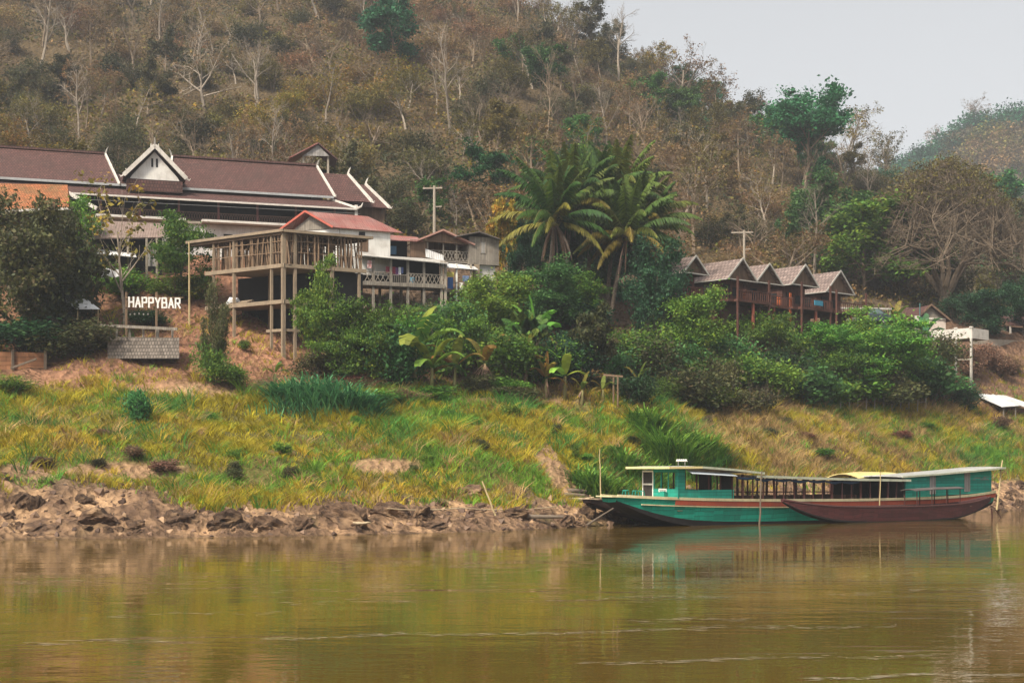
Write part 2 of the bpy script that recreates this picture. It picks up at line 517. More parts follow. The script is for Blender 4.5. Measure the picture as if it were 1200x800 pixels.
# ------------------------------------------------------------------ river
def water_material():
    m, nt, b = nodes('river_water')
    co = N(nt, 'ShaderNodeTexCoord').outputs['Object']
    b.inputs['Base Color'].default_value = (0.088, 0.054, 0.009, 1)
    b.inputs['Roughness'].default_value = 0.012
    b.inputs['IOR'].default_value = 1.33
    b.inputs['Specular IOR Level'].default_value = 0.5

    def wav(sc, scl, det, rot=0.0):
        mp = N(nt, 'ShaderNodeMapping', {'Vector': co, 'Scale': sc, 'Rotation': (0, 0, R(rot))})
        return N(nt, 'ShaderNodeTexNoise', {'Vector': mp.outputs[0], 'Scale': scl, 'Detail': det, 'Roughness': 0.55}).outputs[0]
    small = wav((0.55, 1.0, 1), 2.6, 3.0, 8)
    big = wav((0.16, 0.55, 1), 0.9, 2.0, 5)
    patch = wav((0.03, 0.09, 1), 1.0, 3.0, 4)
    streak = wav((0.045, 0.75, 1), 1.0, 3.0, 3)
    # long-crested little wakes where the current meets: thin ridges
    rid = N(nt, 'ShaderNodeMath', {0: streak, 1: 0.5}, operation='SUBTRACT')
    rid = N(nt, 'ShaderNodeMath', {0: rid.outputs[0]}, operation='ABSOLUTE')
    ridge = ramp(nt, rid.outputs[0], 0.012, 0.0)
    pm = ramp(nt, patch, 0.50, 0.62)
    rr = N(nt, 'ShaderNodeMath', {0: ridge, 1: pm}, operation='MULTIPLY')
    h = N(nt, 'ShaderNodeMath', {0: small, 1: 0.11}, operation='MULTIPLY')
    h = N(nt, 'ShaderNodeMath', {0: big, 1: 0.26, 2: h.outputs[0]}, operation='MULTIPLY_ADD')
    pg = N(nt, 'ShaderNodeMapRange', {0: patch, 1: 0.35, 2: 0.65, 3: 0.35, 4: 1.5})
    h = N(nt, 'ShaderNodeMath', {0: h.outputs[0], 1: pg.outputs[0]}, operation='MULTIPLY')
    h = N(nt, 'ShaderNodeMath', {0: rr.outputs[0], 1: 0.75, 2: h.outputs[0]}, operation='MULTIPLY_ADD')
    bp = N(nt, 'ShaderNodeBump', {'Height': h.outputs[0], 'Distance': 0.06, 'Strength': 1.0})
    nt.links.new(bp.outputs[0], b.inputs['Normal'])
    return m


me = bpy.data.meshes.new('river')
me.from_pydata([(-260, -120, 0), (330, -120, 0), (330, 240, 0), (-260, 240, 0)], [], [(0, 1, 2, 3)])
tag(link('river', me, water_material()), kind='structure')


# thin lines of pale froth flecks painted in for the glints on the current
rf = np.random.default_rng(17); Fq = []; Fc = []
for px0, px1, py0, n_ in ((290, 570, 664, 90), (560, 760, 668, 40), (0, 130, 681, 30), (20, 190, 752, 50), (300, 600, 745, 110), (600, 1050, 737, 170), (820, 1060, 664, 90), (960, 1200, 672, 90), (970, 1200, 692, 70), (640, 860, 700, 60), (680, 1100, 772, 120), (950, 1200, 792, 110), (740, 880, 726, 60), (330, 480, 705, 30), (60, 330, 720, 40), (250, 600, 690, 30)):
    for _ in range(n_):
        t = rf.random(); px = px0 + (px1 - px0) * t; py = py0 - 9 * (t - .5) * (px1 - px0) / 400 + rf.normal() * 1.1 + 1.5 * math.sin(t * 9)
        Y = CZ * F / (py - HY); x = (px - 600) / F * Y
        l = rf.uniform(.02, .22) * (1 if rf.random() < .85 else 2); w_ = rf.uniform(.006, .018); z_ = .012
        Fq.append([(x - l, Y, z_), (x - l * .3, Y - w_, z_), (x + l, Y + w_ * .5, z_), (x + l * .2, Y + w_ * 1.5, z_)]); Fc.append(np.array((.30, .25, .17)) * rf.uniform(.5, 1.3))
GLINT_Q, GLINT_C = np.array(Fq), np.array(Fc)
# ------------------------------------------------------------------ plant kit
LEAF = leaf_material('leaf', 0.35)
DRYLEAF = leaf_material('dry_leaf', 0.25, 0.015, 0.25)
GRASSM = leaf_material('grass_blade', 0.3, 0.0, 0.0)


def bark_material(name, a, b_):
    m, nt, b = nodes(name)
    co = N(nt, 'ShaderNodeTexCoord').outputs['Object']
    mp = N(nt, 'ShaderNodeMapping', {'Vector': co, 'Scale': (1, 1, 0.25)})
    n = N(nt, 'ShaderNodeTexNoise', {'Vector': mp.outputs[0], 'Scale': 5.0, 'Detail': 5.0})
    oi = N(nt, 'ShaderNodeObjectInfo')
    v = N(nt, 'ShaderNodeMapRange', {0: oi.outputs['Random'], 3: 0.65, 4: 1.45})
    col = mixc(nt, ramp(nt, n.outputs[0], 0.35, 0.65), a, b_)
    hs = N(nt, 'ShaderNodeHueSaturation', {'Value': v.outputs[0], 'Color': col})
    nt.links.new(hs.outputs[0], b.inputs['Base Color']); b.inputs['Roughness'].default_value = 0.9; b.inputs['Specular IOR Level'].default_value = 0.1
    return m


BARK_PALE = bark_material('pale_bark', (0.26, 0.215, 0.17), (0.16, 0.13, 0.10))
BARK_GREY = bark_material('grey_bark', (0.20, 0.15, 0.105), (0.12, 0.09, 0.062))
BARK_DARK = bark_material('dark_bark', (0.10, 0.08, 0.06), (0.06, 0.05, 0.04))


class Skel:
    """branching skeleton of a tree; segments grouped by level, tips for the leaves"""

    def __init__(s, seed):
        s.r = random.Random(seed); s.seg = {}; s.tips = []

    def grow(s, p, d, L, r, lev, kids, angs, ratio, top, wob, n=4, start=0.35, up=0.0):
        rg = s.r; pts = [p.copy()]; d = d.normalized()
        rad = [r]
        for k in range(n):
            d = (d + Vector((rg.gauss(0, wob), rg.gauss(0, wob), rg.gauss(0, wob) + up))).normalized()
            p = p + d * (L / n); pts.append(p.copy()); rad.append(max(r * (1 - (k + 1) / n * 0.72), 0.006))
        for k in range(n):
            s.seg.setdefault(lev, []).append((pts[k], pts[k + 1], rad[k], rad[k + 1]))
        if lev == top:
            s.tips += pts[1:]
            return
        nk = kids[lev]
        for j in range(nk):
            t = start + (1 - start) * (j + rg.random() * 0.9) / nk
            t = min(t, 0.999); k = int(t * n); f = t * n - k
            q = pts[k].lerp(pts[k + 1], f); dd = (pts[k + 1] - pts[k]).normalized()
            a = rg.random() * 6.283 if lev else j * 2.4 + rg.random()
            side = dd.cross(Vector((0.31, 0.17, 0.9) if abs(dd.z) < 0.9 else (1, 0, 0))).normalized()
            side = Matrix.Rotation(a, 3, dd) @ side
            ang = R(angs[lev] * rg.uniform(0.7, 1.25))
            nd = dd * math.cos(ang) + side * math.sin(ang)
            LL = L * ratio[lev] * rg.uniform(0.65, 1.15) * (1 - 0.45 * max(0, t - 0.4))
            rr = (rad[k] * (1 - f) + rad[k + 1] * f) * rg.uniform(0.45, 0.65)
            s.grow(q, nd, LL, max(rr, 0.012), lev + 1, kids, angs, ratio, top, wob * 1.15, 3 if lev < 2 else 2, 0.25, up)

    def mesh(s, name, levels, thick=1.0):
        segs = [(a, b, r0 * thick, r1 * thick, lv) for lv in levels for a, b, r0, r1 in s.seg.get(lv, [])]
        V = []
        for n_, sel in ((5, [g for g in segs if g[4] <= 1]), (3, [g for g in segs if g[4] > 1])):
            if not sel:
                continue
            A = np.array([g[0] for g in sel]); B = np.array([g[1] for g in sel]); r0 = np.array([g[2] for g in sel])[:, None]; r1 = np.array([g[3] for g in sel])[:, None]
            d = B - A; d /= np.linalg.norm(d, axis=1, keepdims=True) + 1e-9
            ref = np.where(np.abs(d[:, 2:3]) < 0.9, np.array([[0, 0, 1.0]]), np.array([[1.0, 0, 0]]))
            x = np.cross(d, ref); x /= np.linalg.norm(x, axis=1, keepdims=True); y = np.cross(d, x)
            for j in range(n_):
                t0 = 2 * math.pi * j / n_; t1 = 2 * math.pi * (j + 1) / n_
                c0 = x * math.cos(t0) + y * math.sin(t0); c1 = x * math.cos(t1) + y * math.sin(t1)
                V.append(np.stack([A + c0 * r0, A + c1 * r0, B + c1 * r1, B + c0 * r1], 1))
        return raw_mesh(name, np.concatenate(V).reshape(-1, 3), 4)


def leaf_quads(rng, C, size, aspect=0.55, flat=0.35, jit=0.4):
    """C (n,3) leaf centres -> diamond-ish leaf blades facing all ways, a little upward"""
    n = len(C)
    nrm = rng.normal(size=(n, 3)); nrm[:, 2] = np.abs(nrm[:, 2]) + flat; nrm /= np.linalg.norm(nrm, axis=1, keepdims=True)
    t = np.cross(nrm, rng.normal(size=(n, 3))); t /= np.linalg.norm(t, axis=1, keepdims=True) + 1e-9
    b = np.cross(nrm, t)
    s = size * (1 + jit * rng.normal(size=(n, 1))).clip(0.35, 2.2)
    return np.stack([C - t * s * 0.5, C + b * s * 0.5 * aspect + t * s * 0.05, C + t * s * 0.5, C - b * s * 0.5 * aspect + t * s * 0.05], 1).reshape(-1, 3)


def pick_cols(rng, pal, n, var=0.2):
    w = np.array([p[1] for p in pal], float); w /= w.sum()
    c = np.array([p[0] for p in pal])[rng.choice(len(pal), n, p=w)]
    return c * (1 + var * rng.normal(size=(n, 1))).clip(0.5, 1.6)


PAL = {
    'teal':   [((0.025, 0.115, 0.055), 5), ((0.04, 0.15, 0.065), 3), ((0.016, 0.065, 0.036), 3)],
    'green':  [((0.045, 0.13, 0.028), 5), ((0.075, 0.18, 0.035), 3), ((0.024, 0.07, 0.025), 3)],
    'bright': [((0.06, 0.145, 0.022), 5), ((0.10, 0.185, 0.025), 2), ((0.035, 0.10, 0.025), 3)],
    'dark':   [((0.018, 0.05, 0.032), 5), ((0.03, 0.07, 0.03), 2), ((0.05, 0.06, 0.025), 1)],
    'olive':  [((0.115, 0.11, 0.022), 5), ((0.165, 0.14, 0.024), 3), ((0.075, 0.07, 0.027), 3)],
    'yellow': [((0.19, 0.15, 0.018), 4), ((0.24, 0.135, 0.018), 2), ((0.11, 0.105, 0.02), 4)],
    'brown':  [((0.20, 0.13, 0.06), 5), ((0.26, 0.15, 0.055), 2), ((0.13, 0.095, 0.042), 3), ((0.145, 0.125, 0.026), 2)],
    'murky':  [((0.062, 0.07, 0.027), 5), ((0.095, 0.09, 0.033), 3), ((0.042, 0.05, 0.025), 3), ((0.12, 0.09, 0.045), 1.5)],
    'Fgreen': [((0.062, 0.18, 0.024), 5), ((0.115, 0.25, 0.03), 3), ((0.028, 0.085, 0.02), 3), ((0.17, 0.26, 0.025), 1)],
    'Fteal':  [((0.042, 0.15, 0.042), 5), ((0.07, 0.20, 0.05), 3), ((0.022, 0.08, 0.03), 3)],
    'Fdark':  [((0.022, 0.072, 0.034), 5), ((0.038, 0.10, 0.035), 3), ((0.014, 0.045, 0.024), 3)],
    'Fbright': [((0.10, 0.23, 0.03), 5), ((0.17, 0.29, 0.035), 3), ((0.05, 0.15, 0.03), 3), ((0.24, 0.26, 0.03), .6)],
    'Fmurky': [((0.07, 0.085, 0.028), 5), ((0.10, 0.105, 0.035), 3), ((0.04, 0.055, 0.025), 4), ((0.13, 0.10, 0.05), 1)],
    'Fyellow': [((0.30, 0.22, 0.025), 4), ((0.34, 0.18, 0.025), 2), ((0.13, 0.14, 0.03), 4)],
    'Fbrown': [((0.20, 0.13, 0.075), 5), ((0.25, 0.155, 0.08), 2), ((0.12, 0.09, 0.05), 3)],
    'Frust':  [((0.17, 0.08, 0.04), 4), ((0.11, 0.06, 0.04), 3)],
    'rust':   [((0.13, 0.065, 0.035), 4), ((0.09, 0.05, 0.035), 3)],
}


def clumps(rng, tips, n_clump, per, sig, flatz=0.7, fill=None):
    """leaf centres in clumps round chosen tips"""
    tips = np.array(tips)
    c = tips[rng.choice(len(tips), n_clump, replace=n_clump > len(tips))]
    sg = sig * rng.uniform(0.6, 1.4, size=(n_clump, 1, 1))
    pts = c[:, None, :] + rng.normal(size=(n_clump, per, 3)) * sg * np.array([1, 1, flatz])
    return pts.reshape(-1, 3), np.repeat(np.arange(n_clump), per)


def clump_cols(rng, pal, ids, per_var=0.18, clump_var=0.22):
    n = len(ids); base = pick_cols(rng, pal, ids.max() + 1, clump_var)
    leafc = pick_cols(rng, pal, n, per_var)
    return base[ids] * 0.6 + leafc * 0.4


def proto_bare(seed, h, kind='tall', leafy=0.0, pal='brown'):
    """leafless tree: (trunk mesh, crown mesh of limbs and twigs [+ a few dry leaves])"""
    s = Skel(seed); rg = s.r
    if kind == 'tall':
        s.grow(Vector((0, 0, -0.6)), Vector((rg.gauss(0, .06), rg.gauss(0, .06), 1)), h * 0.93, h * 0.017, 0, (11, 7, 5, 4), (42, 40, 40, 40), (0.36, 0.5, 0.55, 0.6), 3, 0.09, 6, 0.38, 0.05)
    elif kind == 'fork':
        s.grow(Vector((0, 0, -0.6)), Vector((rg.gauss(0, .1), rg.gauss(0, .1), 1)), h * 0.55, h * 0.021, 0, (6, 8, 6, 4), (33, 38, 40, 42), (0.85, 0.42, 0.5, 0.6), 3, 0.09, 5, 0.45, 0.06)
    else:      # spreading
        s.grow(Vector((0, 0, -0.6)), Vector((rg.gauss(0, .1), rg.gauss(0, .1), 1)), h * 0.5, h * 0.024, 0, (8, 8, 6, 4), (55, 45, 42, 42), (0.85, 0.5, 0.5, 0.6), 3, 0.12, 5, 0.4, 0.04)
    trunk = s.mesh('trunk', (0,)); 
    crown = s.mesh('crown', (1, 2, 3), 1.0)
    leaves = None
    if leafy:
        rng = np.random.default_rng(seed)
        pts, ids = clumps(rng, s.tips, int(260 * leafy), 9, h * 0.02)
        leaves = raw_mesh('leaves', leaf_quads(rng, pts, 0.20), 4, clump_cols(rng, PAL[pal], ids))
    return trunk, crown, leaves


def proto_leafy(seed, h, wid, pal, dens=1.0, leaf=0.3, gap=0.5, levels=3, base=0.35, flat=0.6, sig=None, trunk_r=0.018, kids=(9, 6, 4)):
    """leafy tree: trunk + limbs mesh and crown mesh of leaf clumps, gaps between the clumps"""
    s = Skel(seed); rg = s.r; rng = np.random.default_rng(seed)
    s.grow(Vector((0, 0, -0.5)), Vector((rg.gauss(0, .08), rg.gauss(0, .08), 1)), h * 0.8, h * trunk_r, 0, kids, (55, 45, 45), (wid / h * 0.62, 0.5, 0.5), min(levels, 2), 0.1, 5, base, 0.03)
    ncl = int(150 * dens * (1 + 0.0 * gap))
    sg = sig or wid * 0.05
    pts, ids = clumps(rng, s.tips, ncl, 26, sg, flat)
    keep = pts[:, 2] > 0.1
    pts = pts[keep]; ids = ids[keep]
    crown = raw_mesh('crown', leaf_quads(rng, pts, leaf), 4, clump_cols(rng, PAL[pal], ids))
    return s.mesh('trunk', (0, 1, 2)), crown


def proto_bush(seed, wid, h, pal, n=70, per=26, leaf=0.26, twig=True, sig=0.09):
    """bush or scrub mound: stems + leaf clumps with an uneven outline; one mesh pair"""
    rng = np.random.default_rng(seed); rg = random.Random(seed)
    lob = [(rg.uniform(-.32, .32) * wid, rg.uniform(-.32, .32) * wid, rg.uniform(.35, .75) * h, rg.uniform(.22, .42)) for _ in range(6)]
    C = []
    for _ in range(n):
        lx, ly, lz, lr = rg.choice(lob)
        v = Vector((rg.gauss(0, 1), rg.gauss(0, 1), rg.gauss(0, 1))).normalized() * rg.uniform(.45, 1.0)
        C.append((lx + v.x * lr * wid, ly + v.y * lr * wid, max(lz + v.z * lr * h * 1.05, 0.08 * h)))
    pts, ids = clumps(rng, C, n, per, wid * sig, 0.75)
    pts[:, 2] = np.maximum(pts[:, 2], -0.2)
    crown = raw_mesh('crown', leaf_quads(rng, pts, leaf), 4, clump_cols(rng, PAL[pal], ids))
    s = Skel(seed + 5)
    for k in range(6):
        a = k * 1.05 + rg.random()
        s.grow(Vector((math.cos(a) * .1, math.sin(a) * .1, -0.4)), Vector((math.cos(a) * .5, math.sin(a) * .5, 1)), h * rg.uniform(.8, 1.2), h * 0.014, 1, (0, 5, 4), (0, 40, 45), (0, .5, .5), 3, 0.12, 3, .3, .03)
    return s.mesh('stems', (1, 2, 3)), crown


NTREE = {}


def plant(kind, proto, loc, scale, rot, label, cat, group, mats, names=('trunk', 'crown', 'leaves'), lean=0.0, sz=1.0):
    """one plant: an Empty with its own trunk and crown objects (mesh data shared between repeats)"""
    t = thing(kind, loc, label, cat, group)
    t.rotation_euler = (lean, lean * 0.6, rot); t.scale = (scale, scale, scale * sz)
    for nm, me, m in zip(names, proto, mats):
        if me is None:
            continue
        o = bpy.data.objects.new(nm, me); COL.objects.link(o); o.parent = t
        if not me.materials:
            me.materials.append(m)
    return t
# ------------------------------------------------------------------ the wooded hillside
rg = random.Random(77)
bare = [proto_bare(100 + i, 10, k, lf, p) for i, (k, lf, p) in enumerate([
    ('tall', 0, ''), ('fork', 0, ''), ('spread', 0, ''), ('tall', .8, 'brown'), ('fork', .7, 'olive'), ('spread', .9, 'brown'), ('tall', .5, 'yellow'), ('fork', 0, '')])]
BARE_M = (BARK_GREY, BARK_GREY, DRYLEAF)
scrub = {
    'brown': [proto_bush(200 + i, 6, 4.6, 'brown', 150, 24, .25) for i in range(4)],
    'olive': [proto_bush(210 + i, 6, 4.6, 'olive', 160, 26, .26) for i in range(4)],
    'yellow': [proto_bush(220 + i, 6, 4.4, 'yellow', 150, 24, .26) for i in range(3)],
    'murky': [proto_bush(230 + i, 6, 4.8, 'murky', 170, 26, .27) for i in range(4)],
    'teal': [proto_bush(240 + i, 6, 5.2, 'teal', 170, 26, .29) for i in range(3)],
}
scrub['brown'] += [proto_bush(250 + i, 6, 5, 'brown', 60, 16, .2) for i in range(2)]
leafy = {
    'teal': [proto_leafy(300 + i, 10, 8, 'teal', 2.6, .32) for i in range(3)],
    'green': [proto_leafy(310 + i, 10, 8, 'green', 2.6, .32) for i in range(3)],
    'olive': [proto_leafy(320 + i, 10, 7, 'olive', 2.0, .28) for i in range(3)],
    'murky': [proto_leafy(330 + i, 10, 7, 'murky', 2.0, .28) for i in range(2)],
}
LM = (BARK_GREY, LEAF)
SM = (BARK_GREY, LEAF)


def where(px, py):
    if py < 60 and 560 < px:
        return 'near the skyline of the hill'
    if px < 190:
        return 'far up the slope above the long brown roof' if py < 130 else 'right behind the long brown roof'
    if px < 430:
        return 'high above the white gable' if py < 120 else 'behind the white gable and the lookout'
    if px < 620:
        return 'high above the wooden stilt house' if py < 130 else 'behind the wooden stilt house'
    if px < 800:
        return 'high above the coconut palms' if py < 150 else 'behind the coconut palms'
    if px < 1000:
        return 'up the slope above the row of chalets' if py < 220 else 'right behind the row of chalets'
    return 'behind the wide rain tree'


placed = []


def near(v, d):
    return any((v[0] - a) ** 2 + (v[1] - b) ** 2 < (d + e) ** 2 * 0.25 for a, b, e in placed)


# trees one can tell apart, sighted one by one: kind, mesh, foot px/py, top py, width factor, label
def single(px, py, top, proto, label, kind='broadleaf_tree', mats=LM, cat='tree', group=None, wf=1.0, y0=60, rot=None, base_h=10.0, lean=0):
    v = ground(px, py, y0)
    h = (py - top) / F * v.y
    s = h / base_h
    placed.append((v.x, v.y, 5))
    t = plant(kind, proto, v, s, rg.random() * 6.28 if rot is None else rot, label, cat, group, mats, lean=lean)
    t.scale = (s * wf, s * wf, s)
    return t


PM = (BARK_PALE, BARK_PALE, DRYLEAF)
single(468, 92, -8, proto_leafy(401, 10, 8, 'teal', 2.4, .34, base=.3), 'tall dense teal green tree standing alone at the top edge of the hillside', wf=1.0)
single(548, 238, 165, proto_leafy(402, 10, 9, 'teal', 1.8, .34, base=.25), 'bright green tree on the slope to the upper right of the utility pole', wf=1.15)
single(492, 262, 205, proto_leafy(403, 10, 9, 'green', 1.6, .4, base=.2), 'low green tree growing just left of the utility pole', wf=1.1)
single(690, 75, -12, proto_leafy(404, 10, 6, 'murky', 1.6, .26, base=.2), 'dark narrow tree at the skyline left of the pale bare crowns')
single(940, 228, 103, proto_leafy(405, 12, 11, 'teal', 3.0, .36, base=.5, flat=.4, kids=(11, 7, 4)), 'tall teal tree with a broad flat crown rising above the ridge line', base_h=12, wf=1.05)
single(946, 225, 150, proto_leafy(406, 10, 6, 'teal', 1.6, .33, base=.2), 'narrow green tree under the broad flat crowned ridge tree')
single(842, 130, 88, proto_leafy(407, 10, 9, 'teal', 1.2, .34), 'small dark round tree on the skyline right of the bare ridge tree')
single(885, 175, 105, proto_leafy(408, 10, 9, 'murky', 2.0, .27, base=.2), 'olive rounded tree on the ridge left of the broad teal crown', wf=1.05)
single(828, 180, 108, proto_leafy(409, 10, 9, 'olive', 1.6, .27, base=.2), 'yellowish olive tree on the ridge under the tall bare crown', wf=1.0)
single(826, 205, 178, proto_leafy(410, 10, 12, 'bright', 1.2, .4, base=.2), 'small bright yellow green tree on the slope above the chalets')
single(798, 130, 20, proto_bare(411, 10, 'spread', .8, 'brown'), 'tall bare tree with a wide twiggy crown on the skyline', 'bare_tree', PM, wf=0.9)
single(755, 110, 35, proto_bare(412, 10, 'fork', .9, 'yellow'), 'half bare skyline tree with yellowing leaves', 'bare_tree', BARE_M)
single(1038, 200, 115, proto_bare(413, 10, 'spread', 1.2, 'murky'), 'grey leafless tree alone on the low ridge right of the teal tree', 'bare_tree', BARE_M, wf=.8)
single(1000, 200, 140, proto_bare(414, 10, 'fork', 0, ''), 'small bare tree on the ridge just right of the broad teal crown', 'bare_tree', BARE_M)
single(302, 122, 15, proto_bare(415, 10, 'fork', 0, ''), 'pale leafless tree forking low on the slope above the white gable', 'bare_tree', PM, wf=1.1)
single(240, 130, 8, proto_bare(416, 10, 'spread', 0.3, 'brown'), 'wide bare tree with a tangled crown left of the pale forked tree', 'bare_tree', PM, wf=1.0)
single(82, 62, -25, proto_bare(417, 10, 'fork', 0, ''), 'pale trunked bare tree with a long limb at the upper left', 'bare_tree', PM, wf=1.2)
single(46, 85, -30, proto_bare(418, 10, 'tall', 0, ''), 'slender pale tree trunk near the top left corner', 'bare_tree', PM)
single(713, 195, 82, proto_bare(419, 10, 'tall', 0, ''), 'dead pale tree with a straight trunk above the coconut palms', 'bare_tree', PM, wf=.75)
single(528, 158, 20, proto_bare(420, 10, 'tall', 0, ''), 'tall bare trunk on the hill above the stilt house', 'bare_tree', PM, wf=.8)
single(905, 215, 130, proto_bare(421, 10, 'fork', .5, 'brown'), 'brown twiggy tree with pale forked limbs below the ridge', 'bare_tree', PM)
single(640, 180, 60, proto_bare(422, 10, 'tall', 0, ''), 'thin bare tree standing upslope of the leftmost palm', 'bare_tree', BARE_M, wf=.7)
for k, (px, py, top, wf, pal, lab) in enumerate([
        (1012, 345, 228, 1.35, 'Fgreen', 'big green tree behind the right end of the chalets'),
        (1062, 342, 258, 1.5, 'Fgreen', 'round green tree left of the wide rain tree trunk'),
        (978, 322, 212, 1.15, 'Fteal', 'tall green tree on the slope above the last chalet'),
        (935, 292, 246, 1.2, 'Fteal', 'small dark green tree above the middle chalets'),
        (1165, 262, 190, 1.2, 'Fteal', 'dark green tree showing above the right side of the rain tree'),
        (1195, 300, 215, 1.0, 'murky', 'dull green tree at the right edge above the rain tree'),
        (20, 250, 190, 1.0, 'murky', 'dull olive tree behind the left end of the long brown roof')]):
    single(px, py, top, proto_leafy(440 + k, 10, 9, pal, 3.4, .32, base=.15, kids=(12, 6, 4)), lab, wf=wf)

# the great rain tree: low fork, long arching limbs, an umbrella of fine twigs with a thin olive top
rn_ = np.random.default_rng(900)
v = ground(1106, 364, 120)
RX, RZ0, RZ1 = 12.2, 4.2, (HY - 193) / F * v.y + CZ - v.z
s = Skel(900)
segs0 = s.seg.setdefault(0, []); segs1 = s.seg.setdefault(1, []); segs3 = s.seg.setdefault(3, [])
segs0.append((Vector((0, 0, -.8)), Vector((.1, 0, 1.6)), .75, .6))


def dome(a, r):
    w_ = 1 + .13 * math.sin(3 * a + 1) + .08 * math.sin(5 * a)
    return Vector((math.cos(a) * r * RX * w_, math.sin(a) * r * RX * .8 * w_, RZ0 + (RZ1 - RZ0) * (1 - r ** 2.3) * (1 + .06 * math.sin(4 * a + 7 * r))))


tops = []
mains = []
for k in range(8):
    a = k * .785 + s.r.gauss(0, .15); e = dome(a, .55 if k % 2 else .32); e.z = e.z * .62
    q0 = Vector((.1, 0, 1.3)); k1 = q0.lerp(e, .5) + Vector((s.r.gauss(0, .5), s.r.gauss(0, .5), s.r.gauss(.6, .4))); l_ = []
    for j in range(1, 7):
        t = j / 6; q1 = Vector((.1, 0, 1.3)) * (1 - t) ** 2 + k1 * 2 * t * (1 - t) + e * t * t + Vector((s.r.gauss(0, .15), s.r.gauss(0, .15), s.r.gauss(0, .12)))
        segs0.append((q0, q1, .36 - .04 * (j - 1), .36 - .04 * j)); q0 = q1; l_.append(q1)
    mains.append((a, l_))
for i in range(52):
    a = i * 2.399; r = math.sqrt((i + .7) / 52.5) * .96
    e = dome(a, r) * 1.0; e.z -= 1.5
    ma = min(mains, key=lambda q: (q[1][-1] - e).length + s.r.random() * 2)
    p = ma[1][s.r.randrange(2, 6)]; m = 6; q0 = p; k1 = p.lerp(e, .5) + Vector((s.r.gauss(0, .6), s.r.gauss(0, .6), s.r.gauss(.3, .4))); pts_ = []
    for j in range(1, m + 1):
        t = j / m; q1 = p * (1 - t) ** 2 + k1 * 2 * t * (1 - t) + e * t * t + Vector((s.r.gauss(0, .12), s.r.gauss(0, .12), s.r.gauss(0, .1)))
        segs1.append((q0, q1, .15 * (1 - .78 * (j - 1) / m) + .02, .15 * (1 - .78 * j / m) + .02)); q0 = q1; pts_.append(q1)
    for _ in range(26):
        b0 = s.r.choice(pts_[1:]); aa = a + s.r.gauss(0, .5); rr_ = min(max(r + s.r.gauss(0, .16), .02), 1.02); tp = dome(aa, rr_)
        if (tp - b0).length > 6.5:
            tp = b0.lerp(tp, 6.5 / (tp - b0).length)
        md = b0.lerp(tp, .55) + Vector((s.r.gauss(0, .25), s.r.gauss(0, .25), s.r.gauss(0, .2)))
        segs3.append((b0, md, .055, .038)); segs3.append((md, tp, .038, .018)); tops.append(tp)
        for _ in range(7):
            c0 = md.lerp(tp, s.r.random()); c1 = c0 + Vector((s.r.gauss(0, .55), s.r.gauss(0, .55), abs(s.r.gauss(.35, .3)))); segs3.append((c0, c1, .022, .01)); tops.append(c1)
tp_a = np.array([tuple(q) for q in tops]); hi = tp_a[tp_a[:, 2] > RZ1 * .66]
pts, ids = clumps(rn_, hi, 1300, 9, .4, .35)
plant('rain_tree', (s.mesh('trunk', (0,)), s.mesh('crown', (1, 3)), raw_mesh('leaves', leaf_quads(rn_, pts, .26), 4, clump_cols(rn_, PAL['olive'], ids))), v, 1, 0,
      'huge umbrella shaped rain tree of bare branches with a thin olive top', 'tree', None, (BARK_GREY, BARK_GREY, DRYLEAF))
placed.append((v.x, v.y, 14)); placed.append((v.x - 7, v.y, 10)); placed.append((v.x + 7, v.y, 10))

